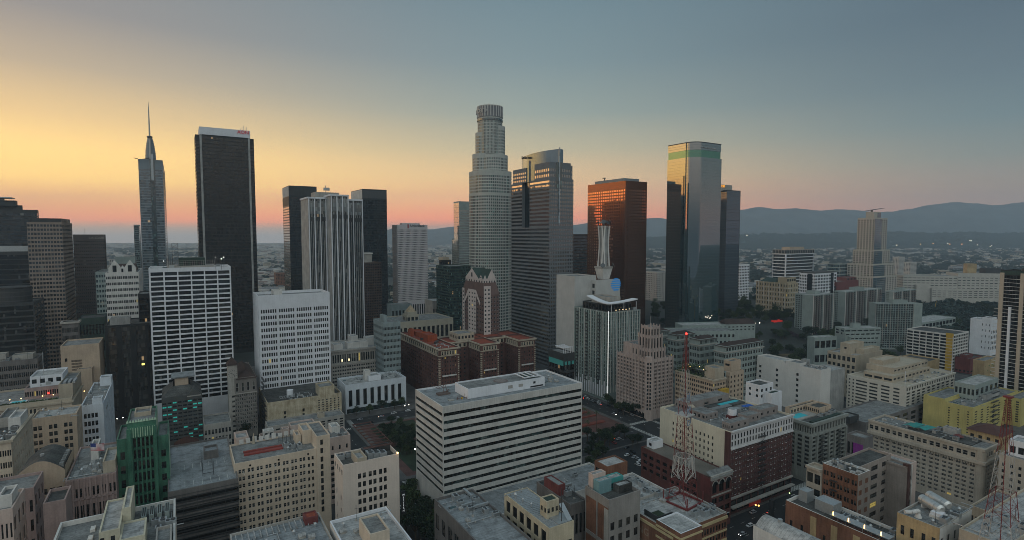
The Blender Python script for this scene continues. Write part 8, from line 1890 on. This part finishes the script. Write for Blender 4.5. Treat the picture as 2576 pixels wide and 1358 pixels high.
def traffic_signal(p,col_,lab):
    t=thing('traffic_light',lab,'traffic light',p);m=MB();m.tube((0,0,0),(0,0,5.2),.1);m.box(-.25,.25,-.2,.2,4.2,5.5,True);m.build('post',steeldk,t);m=MB();m.ball((-.1,-.3,5.1),.3,7,4);m.build('lamp',col_,t)
traffic_signal(gp(8,203,535,0),G_red,'red traffic light right of the striped office block');traffic_signal(gp(8,388,785,0),G_red,'red traffic light among the dark trees by the parking lot')
p=gp(8,1445,1085,4);traffic_signal((p.x,p.y,0),glow('green_lamp',(.5,.9,.25),5),'green and white traffic light on the dark street below the brick front')
# lit plaza right of the mirror tower
for i,(x,y)in enumerate(((600,1343),(625,1346),(655,1348),(690,1349),(715,1347),(745,1344),(640,1343))):
    p=gp(4,x,y,30);t=thing('plaza_lamp','small white plaza lamp glowing at the foot of the mirror towers','lamp',(p.x,p.y,p.z-5),0,'white lamps at the foot of the mirror towers');m=MB();m.tube((0,0,-20),(0,0,5),.15);m.build('pole',steeldk,t);m=MB();m.ball((0,0,5),.7,7,4);m.build('lamp',glow('plaza_white',(1,.9,.75),5),t)
p=gp(10,415,1030,22);t=thing('station_canopy','red lit arched station canopy with a sloping red track below the tan apartment block','canopy',(p.x,p.y,p.z),R(20))
rl=glow('red_canopy_light',(.6,.03,.02),.35);m=MB()
for i in range(10):
    a0,a1=math.pi*i/10,math.pi*(i+1)/10;m.face([(5*math.cos(a0),0,5*math.sin(a0)),(5*math.cos(a1),0,5*math.sin(a1)),(3.4*math.cos(a1),0,3.4*math.sin(a1)),(3.4*math.cos(a0),0,3.4*math.sin(a0))])
m.box(-8,8,.3,6,-22,3);m.build('arch',rl,t);m=MB();m.tube((8,0,-4),(30,-8,-14),.7);m.build('track',redsteel,t)
p=gp(10,284,972,22);t=thing('plaza_lamp','single orange lamp glowing in front of the tan apartment block','lamp',(p.x,p.y,0));m=MB();m.tube((0,0,0),(0,0,22),.15);m.build('pole',steeldk,t);m=MB();m.ball((0,0,22),1.3,8,5);m.build('lamp',amb,t)
t=thing('tower_crane','small yellow construction crane behind the dark hillside trees','crane',tuple(gp(10,1625,940,0)),0);m=MB();m.box(-1.5,1.5,-1,1,0,2.5);m.build('cab',mustard,t);m=MB();m.tube((0,0,2.5),(3,0,20),.35);m.build('boom',mustard,t)
# blade sign over the street
p=gp(9,128,1250,4);t=thing('blade_sign','dark vertical theatre blade sign standing over the dark street','sign',(p.x,p.y,0),R(AZ));zt=at_y(*c(9,130,1115),p.y).z
m=MB();m.box(-.8,.8,-1.1,1.1,4,zt,True);m.tube((0,0,zt),(0,0,zt+2),.2);m.build('panel',charcoal,t);m=MB();m.box(-2.5,2.5,-2.5,2.5,0,4);m.build('marquee',offwhite,t)
# ================================================================= radio masts
def lattice(name,label,base,H,wb_,wt,bands,rz,floors,stub=0):
    t=thing(name,label,'radio mast',base,rz)
    def w(z):return wb_+(wt-wb_)*(z/H)**.8
    for(z0,z1,mat)in bands:
        m=MB();n=max(1,int((z1-z0)/floors));th=lambda z:.13-.07*z/H
        for i in range(n):
            a,b_=z0+(z1-z0)*i/n,z0+(z1-z0)*(i+1)/n;wa_,wb2=w(a)/2,w(b_)/2
            C=[(1,1),(-1,1),(-1,-1),(1,-1)]
            for k in range(4):
                p,q=C[k],C[(k+1)%4];m.tube((p[0]*wa_,p[1]*wa_,a),(p[0]*wb2,p[1]*wb2,b_),th(a))
                m.tube((p[0]*wa_,p[1]*wa_,a),(q[0]*wb2,q[1]*wb2,b_),th(a)*.42);m.tube((q[0]*wa_,q[1]*wa_,a),(p[0]*wb2,p[1]*wb2,b_),th(a)*.42);m.tube((p[0]*wb2,p[1]*wb2,b_),(q[0]*wb2,q[1]*wb2,b_),th(a)*.5)
        m.build('lattice_section',mat,t)
    return t,w
b=AR;pb=c(8,803,1128);base=at_z(*pb,b.h-1);s_=base.y/F/2.4
H=at_y(*c(8,812,120),base.y).z-base.z;zz=lambda y:at_y(*c(8,806,y),base.y).z-base.z
t,w=lattice('radio_mast','red and white lattice radio mast with letters on it, rising from the brick arcade roof',tuple(base),H,130*s_,9*s_,[(0,zz(985),redsteel),(zz(985),zz(850),whitesteel),(zz(850),zz(600),redsteel),(zz(520),zz(330),whitesteel),(zz(600),zz(520),redsteel),(zz(330),H,redsteel)],R(AZ+8),4.2)
m=MB();e=84*s_
for p,q in(((-e,-e),(e,-e)),((e,-e),(e,e)),((e,e),(-e,e)),((-e,e),(-e,-e))):m.tube((*p,.5),(*q,.5),.45)
for p in((-e,-e),(e,-e),(e,e),(-e,e)):m.tube((*p,-.3),(*p,5),.2);m.tube((*p,.5),(0,0,4),.18)
m.build('base_frame',redsteel,t)
m=MB();z0,z1=zz(990),zz(848);r0,r1=66*s_,50*s_
for k in range(8):
    a0,a1=R(45*k),R(45*(k+1));p0,p1=(r0*math.cos(a0),r0*math.sin(a0)),(r0*math.cos(a1),r0*math.sin(a1));q0,q1=(r1*math.cos(a0),r1*math.sin(a0)),(r1*math.cos(a1),r1*math.sin(a1))
    zl=z0+(z1-z0)*.3;m.tube((*p0,zl),(*q0,z1),.22);m.tube((*p0,zl),(*q1,z1),.12);m.tube((*q0,z1),(*q1,z1),.16);m.tube((p0[0]*.4,p0[1]*.4,z0),(*p0,zl),.15)
m.build('white_cage',whitesteel,t)
m=MB();e=w(zz(600))/2+1.0;m.box(-e,e,-e,e,zz(603),zz(597),True);m.build('platform',whitesteel,t);MB().tube((0,0,0),(0,0,H),.16).build('core_pipe',redsteel,t);MB().box(.8,2.6,-1.6,-1.4,zz(905),zz(880),True).build('panel_antenna',whitesteel,t)
lg=paint('letter_blue_grey',(.24,.30,.38))
for ch,y in(('R',490),('K',568),('D',637)):
    e=w(zz(y))/2+.4;letters(ch,38*s_*1.35,lg,t,(-e*.9,-e-.1,zz(y+18)),(UP,0,0),.12,'letter');letters(ch,38*s_*1.35,lg,t,(e+.1,-e*.6,zz(y+18)),(UP,0,UP),.12,'letter')
m=MB();m.ball((0,0,H+.5),.45,7,4);m.build('beacon',G_red,t)
base=at_z(*c(9,1508,1400),RL.h-.8);H=at_y(*c(9,1549,498),base.y).z-base.z;s_=base.y/F/2.4;zz=lambda y:at_y(*c(9,1530,y),base.y).z-base.z
t,w=lattice('radio_mast','red and white lattice radio mast at the right edge, taller than the roofs around it',tuple(base),H,170*s_,16*s_,[(0,zz(1240),whitesteel),(zz(1240),zz(1060),redsteel),(zz(1060),zz(830),whitesteel),(zz(830),H,redsteel)],R(AZ),4.6)
MB().tube((0,0,0),(0,0,H),.14).build('core_pipe',redsteel,t);m=MB();e=1.1;m.box(-e,e,-e,e,H,H+.5);m.build('top_cap',redsteel,t)
# ================================================================= things standing on the roofs
def ac_mesh():
    m1=MB();m1.box(-1.3,1.3,-1,1,.25,1.9);m1.box(-1.35,1.35,-1.05,1.05,0,.25);m2=MB();m2.cyl(-.5,0,1.9,2.1,.6,12);m2.cyl(.7,0,1.9,2.1,.45,10);m3=MB()
    for k in range(5):m3.box(-1.1,1.1,-1.03,-1.003,.5+k*.26,.62+k*.26,True)
    return[('housing',m1.mesh('housing',steel)),('fan',m2.mesh('fan',steeldk)),('louvre',m3.mesh('louvre',steeldk))]
def vent_mesh():
    m1=MB();m1.cyl(0,0,0,1.3,.35,10);m2=MB();m2.cyl(0,0,1.3,1.8,.62,10,.25);return[('pipe',m1.mesh('pipe',steel)),('cap',m2.mesh('cap',steel))]
def duct_mesh():
    m1=MB();m1.box(-3.2,2.2,-.4,.4,.5,1.2,True);m1.box(2.2,3.0,-.4,.4,0,1.2);m2=MB()
    for x in(-2.6,-.6,1.4):m2.box(x-.08,x+.08,-.35,.35,0,.5)
    return[('trunk_duct',m1.mesh('trunk_duct',steel)),('bracket',m2.mesh('bracket',steeldk))]
def hatch_mesh():
    m1=MB();m1.box(-.9,.9,-.9,.9,0,.7);m2=MB();m2.prism([(-1,-1),(1,-1),(1,1),(-1,1)],.7,1.2,True,[(-.5,-1),(.5,-1),(.5,1),(-.5,1)]);return[('curb',m1.mesh('curb',stone)),('lid',m2.mesh('lid',roofpale))]
def pipe_mesh():
    m1=MB();m1.tube((-4.5,0,.45),(4.5,0,.45),.14,6);m1.tube((4.5,0,.45),(4.5,3.0,.45),.14,6);m2=MB()
    for x in(-4,-1.4,1.4,4):m2.box(x-.2,x+.2,-.25,.25,0,.32)
    return[('pipe',m1.mesh('pipe',steel)),('sleeper',m2.mesh('sleeper',stone))]
def sky_mesh():
    m1=MB();m1.box(-1.5,1.5,-.8,.8,0,.4);m2=MB();m2.prism([(-1.4,-.7),(1.4,-.7),(1.4,.7),(-1.4,.7)],.4,.85,True,[(-1.1,-.1),(1.1,-.1),(1.1,.1),(-1.1,.1)]);return[('curb',m1.mesh('curb',steel)),('glass',m2.mesh('glass',G_teal))]
def whip_mesh():
    m1=MB();m1.tube((0,0,0),(0,0,5.5),.07,5);m1.tube((-.7,0,4.2),(.7,0,4.2),.05);m2=MB();m2.box(-.3,.3,-.3,.3,0,.5);return[('pole',m1.mesh('pole',steeldk)),('base',m2.mesh('base',stone))]
RK={'roof_pipe':(pipe_mesh(),'roof pipe','thin metal pipe run'),'skylight':(sky_mesh(),'skylight','small ridged glass skylight'),'whip_antenna':(whip_mesh(),'antenna','thin pole antenna'),'air_conditioner':(ac_mesh(),'air conditioner','grey boxy air conditioner'),'roof_vent':(vent_mesh(),'roof vent','capped metal roof vent'),'roof_duct':(duct_mesh(),'air duct','low metal air duct'),'roof_hatch':(hatch_mesh(),'roof hatch','small pale roof hatch')}
def rooftop(kind,b,x,y,z,rz,short,s=1.0):
    parts,cat,lab=RK[kind];p=b.world(x,y,z);o=thing(kind,'%s on %s'%(lab,short),cat,p,b.az+R(rz),'%ss on %s'%(cat,short));o.scale=(s,s,s)
    for nm,me in parts:q=bpy.data.objects.new(nm,me);col.objects.link(q);q.parent=o
def fill_roof(key,short,par,box,counts,seed=1,s=1.0):
    b=BLD[key];r=random.Random(seed);x0,x1,y0,y1=box;done=[];ar=b.wa*b.wb*(x1-x0)*(y1-y0);counts=[(k,n+(1 if ar>90 and k!='roof_duct' else 0))for k,n in counts]+[('roof_pipe',1+int(ar/160)),('skylight',int(ar/150)),('whip_antenna',1 if ar>40 else 0)]
    for kind,n in counts:
        for _ in range(n):
            for _t in range(30):
                x,y=b.wa*r.uniform(x0,x1),b.wb*r.uniform(y0,y1)
                if all(abs(x-q)+abs(y-w_)>4.0 for q,w_ in done):break
            done.append((x,y));rooftop(kind,b,x,y,b.h-par,r.choice([0,90,180,270]),short,s*r.uniform(.85,1.2))
A_,V_,D_,H_='air_conditioner','roof_vent','roof_duct','roof_hatch'
fill_roof('sixbay','the roof of the white six bay tower',1.4,(.1,.9,.2,.8),[(A_,4),(D_,2)],2,1.4)
fill_roof('fourbay','the roof of the white four bay tower',2.2,(.1,.3,.1,.3),[(A_,2)],3)
fill_roof('classical','the grey stone classical block',1.0,(.05,.95,.62,.95),[(A_,4),(V_,3)],4)
fill_roof('slotted','the white slotted block',1.6,(.65,.95,.15,.85),[(A_,3),(V_,2)],5);fill_roof('slotted','the left half of the white slotted block',1.6,(.05,.36,.15,.85),[(D_,1),(V_,2)],6)
b=ST;fill_roof('striped','the roof of the striped office block',.9,(.80,.96,.3,.8),[(H_,2),(V_,2)],7)
for i,(x,y)in enumerate(((.12,-8),(.35,-14),(.47,-9),(.66,-15),(.86,-10),(.93,-16))):rooftop((A_,H_,V_,H_,A_,A_)[i],b,b.wa*x,y,15.1,0,'the podium of the striped office block')
fill_roof('creamhotel','the weathered cream hotel roof',1.6,(.3,.66,.05,.3),[(A_,3),(V_,4),(H_,1)],8);fill_roof('roofcluster','the low rooftops before the weathered cream hotel',1.5,(.08,.45,.1,.6),[(A_,3),(V_,3),(D_,1)],9);fill_roof('roofcluster2','the pink walled rooftop block',1.0,(.1,.9,.1,.35),[(A_,2),(H_,1)],10)
fill_roof('longcream','the long cream block',.8,(.66,.84,.2,.45),[(A_,3),(V_,2)],11);fill_roof('whitecream','the pale cream block with paired windows',1.8,(.08,.4,.7,.95),[(A_,3),(V_,2)],12)
for i in range(3):rooftop(A_,BLD['whitecream'],BLD['whitecream'].wa*.55+i*2.2,6.0-i*1.2,BLD['whitecream'].h-1.8,90,'the dark deck of the pale cream block',1.5)
fill_roof('curvroof','the grey roof with back ribs',.8,(.15,.9,.55,.8),[(V_,3),(H_,1)],13)
for i in range(6):rooftop(A_,WR,WR.wa*(.30+.075*i),WR.wb*(.30-.012*i),WR.h-1,0,'the pale roof with white parapet',.75)
fill_roof('whiteroof','the pale roof with white parapet',1.0,(.1,.9,.78,.95),[(V_,3),(H_,1)],14)
fill_roof('darkroof','the low dark roof beside the ribbed metal roof',1.0,(.2,.9,.5,.95),[(A_,5),(D_,3),(H_,1)],15);fill_roof('redshed','the low roof with the brick shed',.6,(.45,.95,.1,.9),[(A_,3),(D_,1)],16)
fill_roof('whitelow','the long white roof behind the radio mast',.8,(.1,.9,.05,.95),[(A_,5),(V_,4),(H_,1)],17);fill_roof('arcade','the roof under the red radio mast',1.0,(.55,.97,.1,.3),[(A_,4),(D_,2)],18);fill_roof('arcade','the back of the roof under the red radio mast',1.0,(.4,.95,.75,.95),[(A_,3),(H_,1)],19)
fill_roof('brickwhite','the cluttered roof of the cream and brick block',1.0,(.1,.95,.27,.40),[(A_,5),(V_,4),(D_,2)],20);fill_roof('poolblock','the grey block with roof pool',1.2,(.5,.95,.24,.46),[(A_,4),(D_,2)],21)
fill_roof('whiteblank','the white windowless block',1.2,(.1,.9,.03,.28),[(A_,5),(V_,3)],22);fill_roof('whiteoffice','the cream white office roof',1.1,(.1,.9,.04,.22),[(A_,4),(V_,3)],23)
fill_roof('terrahotel','the cream stone building with teal awning',1.2,(.15,.85,.62,.92),[(V_,4),(H_,1)],24);fill_roof('terrahotel','the dark terrace of the cream stone building',.7,(.25,.9,.14,.48),[(A_,4)],25)
fill_roof('ublock','the dark roof with satellite dish',.9,(.15,.9,.1,.9),[(V_,5),(H_,2),(A_,1)],26);fill_roof('tanktan','the grey roof with silver tanks',.8,(.08,.95,.06,.3),[(V_,3),(H_,2),(A_,2)],27);fill_roof('roofbar','the brick roof bar',1.2,(.45,.9,.05,.5),[(A_,3),(V_,2)],28)
fill_roof('yellowblock','the yellow apartment roof',1.0,(.05,.4,.1,.9),[(A_,2),(V_,3)],29);fill_roof('creamleft','the cream block at the left edge',1.4,(.1,.9,.05,.5),[(A_,3),(V_,2)],30);fill_roof('beigewing','the pale roof of the beige block',1.0,(.1,.9,.1,.9),[(V_,3),(H_,1)],31);fill_roof('whiteblue','the blue white block',1.0,(.1,.9,.3,.7),[(A_,1),(V_,2)],32)
fill_roof('pinktheatre','the dusty pink theatre roof',.8,(.1,.65,.1,.45),[(V_,3),(H_,1)],33);fill_roof('yellowroof','the grey roof with yellow stair houses',1.5,(.80,.97,.56,.72),[(A_,4)],34);fill_roof('yellowroof','the front of the grey roof with yellow stair houses',1.5,(.1,.5,.05,.35),[(V_,4),(A_,2)],35)
fill_roof('poolterrace','the pool terrace building',-6.0,(.5,.8,.4,.6),[(A_,2)],36);fill_roof('leftgrey','the dim grey block at left',1.0,(.1,.9,.1,.4),[(A_,3)],37);fill_roof('metalroof','the ribbed metal roof',.1,(.1,.35,.5,.95),[(V_,3)],38)
fill_roof('greenglass','the green glass tower roof',1.0,(.8,.97,.1,.9),[(A_,3)],39,1.3);fill_roof('rightlow','the pale roofs in the bottom right corner',.8,(.05,.5,.1,.9),[(A_,4),(V_,3),(H_,2)],40);fill_roof('rightedge','the pale block at the right edge',1.0,(.05,.9,.05,.2),[(A_,3)],41)
fill_roof('brickhotel','the red roof of the brick hotel',1.2,(.15,.85,.05,.3),[(V_,4)],42)
# horizontal tanks
b=TT
for i in range(2):
    p=b.world(b.wa*(.52+.22*i),b.wb*(.60-.0*i),b.h-.8);t=thing('water_tank',('left' if i==0 else 'right')+' silver cylindrical tank of the pair lying on the tan block roof','tank',p,b.az+R(62),'silver tanks on the tan block roof')
    m=MB();m.tube((-4.2,0,2.5),(4.2,0,2.5),1.75,20);
    for s in(-1,1):m.tube((s*4.2,0,2.5),(s*4.75,0,2.5),1.75,20,1.0)
    m.build('shell',tanksteel,t)
    for s in(-2.6,2.6):m=MB();m.box(s-.3,s+.3,-1.5,1.5,0,1.2);m.build('saddle',offwhite,t)
    for s in(-2.6,2.6):m=MB();m.tube((s-.1,0,2.5),(s+.1,0,2.5),1.80,20);m.build('strap',steel,t)
p=b.world(b.wa*.16,b.wb*.62,b.h-.8);t=thing('exhaust_fan','pale bent exhaust duct and fan beside the silver tanks','exhaust fan',p,b.az);m=MB();m.cyl(0,0,0,1.4,1.2,12,.6);m.cyl(0,0,1.4,2.6,.6,10);m.build('stack',offwhite,t);m=MB();m.tube((-3,1,2.2),(0,0,2.4),.7,10);m.tube((-3,1,2.2),(-4.6,2.4,2.2),.7,10);m.build('elbow_duct',offwhite,t)
p=b.world(b.wa*.42,b.wb*.34,b.h-.8);t=thing('roof_unit','white boxy rooftop unit on a raised curb before the silver tanks','roof unit',p,b.az);MB().box(-2.6,2.6,-2,2,0,.9).build('curb',offwhite,t);MB().box(-2.3,.8,-1.7,1.7,.9,2.0).build('housing',white,t)
# cooling tower on the cream and brick block
b=BW;p=b.world(b.wa*.43,b.wb*.34,b.h+.6);t=thing('cooling_tower','white octagonal cooling tower on a red base among roof sheds','cooling tower',p,b.az)
m=MB();m.cyl(0,0,0,3.4,2.6,8,2.4);m.build('drum',white,t);m=MB();m.cyl(0,0,3.4,3.8,1.8,16,1.9);m.build('fan_ring',steel,t);m=MB();m.box(2.9,5.8,-1.6,1.6,0,3.2);m.build('louvre_box',steel,t)
# satellite dish
b=UB;p=b.world(b.wa*.5,b.wb*.62,b.h-.9);t=thing('satellite_dish','white satellite dish on the dark roof of the light well building','satellite dish',p,b.az);m=MB();m.tube((0,0,0),(0,0,1.5),.12);m.box(-1.4,1.4,-1,1,0,.3);m.build('stand',whitesteel,t)
m=MB();n=14
for k in range(n):
    a0,a1=2*math.pi*k/n,2*math.pi*(k+1)/n
    for r0,r1,d0,d1 in((0,.8,0,.12),(.8,1.5,.12,.45)):m.face([Vector((r*math.cos(a),-.5*r*math.sin(a)-d,1.9+r*math.sin(a)*.85+d*.4))for r,d,a in((r0,d0,a0),(r1,d1,a0),(r1,d1,a1),(r0,d0,a1))])
m.build('dish',whitesteel,t)
# steelwork on the six bay tower
b=B6;z=b.h-1.4;p=b.world(b.wa*.28,b.wb*.3,z);t=thing('rooftop_antenna','steel antenna frame standing on the white six bay tower roof','antenna frame',p,b.az)
m=MB()
for x,y in((0,0),(4,0),(4,4),(0,4)):m.tube((x,y,0),(x,y,20),.22)
for k in range(6):z0=k*3.3;m.tube((0,0,z0),(4,0,z0+3.3),.1);m.tube((4,0,z0),(4,4,z0+3.3),.1);m.tube((0,0,z0+3.3),(4,0,z0+3.3),.12);m.tube((4,0,z0+3.3),(4,4,z0+3.3),.12);m.tube((0,4,z0),(0,0,z0+3.3),.1)
m.build('lattice',steeldk,t);m=MB()
for k in range(4):m.tube((-4+k*1.3,1,0),(-4+k*1.3,1,9+2*(k%2)),.16)
m.tube((-4,1,7),(0,1,7),.12);m.build('whip_antenna',steeldk,t)
p=b.world(b.wa*.36,b.wb*.25,z);t=thing('plant_screen','dark green plant enclosure with railings on the white six bay tower roof','plant enclosure',p,b.az);W6=b.wa;m=MB();m.box(0,W6*.32,0,12,2,8.5,True);m.build('louvre_screen',patina,t)
m=MB();m.box(-8,W6*.44,-1.5,14,0,2.4);m.build('deck',stone,t);m=MB()
for k in range(22):x=-8+k*(W6*.44+8)/21;m.tube((x,-1.4,2.4),(x,-1.4,6.4),.09)
for zz_ in(3.6,5,6.4):m.tube((-8,-1.4,zz_),(W6*.44,-1.4,zz_),.08)
m.build('railing',stone,t);m=MB()
for k in range(3):m.box(3+k*5,6+k*5,-.15,-.003,3,6.2)
m.build('opening',black,t)
for(x,y)in((403,168),(945,130),(1005,145),(1030,128)):p=at_y(*c(11,x,y),424);t=thing('roof_lamp','small white lamp on a pole on the white six bay tower roof','lamp',(p.x,p.y,z),0,'lamps on the white six bay tower roof');m=MB();m.tube((0,0,0),(0,0,p.z-z),.12);m.build('pole',steeldk,t);m=MB();m.ball((0,0,p.z-z),.3,7,4);m.build('lamp',G_white,t)
# antenna group on the striped block
b=ST;p=b.world(b.wa*.12,b.wb*.62,b.h-.9);t=thing('antenna_mount','rusty antenna mount with a rack of poles on the striped office block','antenna mount',p,b.az);rs_=metal('rusty_steel',(.14,.075,.06),.7,.3);m=MB();m.box(-3.4,3.4,-2,2,0,.9);m.build('plinth',paint('rust_plinth',(.13,.10,.09)),t);m=MB()
for x in(-3.4,-1.7,0,1.7):m.tube((x,0,3.6),(x,4.0,3.9),.1)
for y in(0,2,4):m.tube((-3.4,y,3.6+y*.08),(1.7,y,3.6+y*.08),.1)
m.tube((0,0,.9),(0,0,6),.14);m.tube((2.2,0,.9),(1.6,.5,4.6),.14);m.tube((2.2,.6,.9),(3.2,-.6,2.4),.2);m.build('pole_rack',rs_,t)
p=b.world(b.wa*.14,b.wb*.28,b.h-.9);t=thing('roof_pipework','tangle of small pipes and boxes near the front edge of the striped office block roof','pipework',p,b.az);m=MB();m.box(-4.5,-1.6,-1.2,.8,0,.5);m.build('slab',stone,t);m=MB()
for k in range(7):m.tube((k*1.0-.5,-1+.3*(k%3),0),(k*1.0-.5,-1+.3*(k%3),.8+.9*(k%3)),.12)
m.tube((0,-.6,.5),(6,-.4,.6),.1);m.build('pipes',rs_,t);m=MB();m.box(2.6,3.4,-1,-.3,0,1.0);m.build('meter_box',mustard,t)
# flag
b=PT;p=b.world(b.wa*.5,2,0);zt=b.h+12.6;t=thing('flag','striped red and white flag with a blue corner flying over the dusty pink building','flag',(p.x,p.y,zt),R(15))
m1,m2,m3=MB(),MB(),MB();L=4.6
def fl(m,x0,x1,z0,z1):
    n=8
    for i in range(n):
        a,b_=x0+(x1-x0)*i/n,x0+(x1-x0)*(i+1)/n;f=lambda x:.35*math.sin(x*1.7)*x/L;d=lambda x:-.12*x
        m.face([(a,f(a),z0+d(a)),(b_,f(b_),z0+d(b_)),(b_,f(b_),z1+d(b_)),(a,f(a),z1+d(a))])
for k in range(13):
    z1=-k*.22;x0=1.9 if k<7 else 0;fl(m1 if k%2==0 else m2,x0,L,z1-.22,z1)
fl(m3,0,1.9,-1.54,0);m1.build('red_stripe',paint('flag_red',(.40,.05,.06)),t);m2.build('white_stripe',paint('flag_white',(.6,.6,.6)),t);m3.build('canton',paint('flag_blue',(.04,.06,.20)),t)
# ================================================================= haze
hz=MB();hz.box(-10600,10600,-450,10500,-2.5,890,True)
hm,hn,hb=newmat('haze');hn.nodes.remove(hb);pv=hn.nodes.new('ShaderNodeVolumePrincipled');pv.inputs['Color'].default_value=(.68,.85,1.0,1);pv.inputs['Density'].default_value=8.8e-5;pv.inputs['Anisotropy'].default_value=.2
hn.links.new(pv.outputs[0],[n for n in hn.nodes if n.type=='OUTPUT_MATERIAL'][0].inputs['Volume'])
tag(hz.build('haze',hm),kind='stuff')
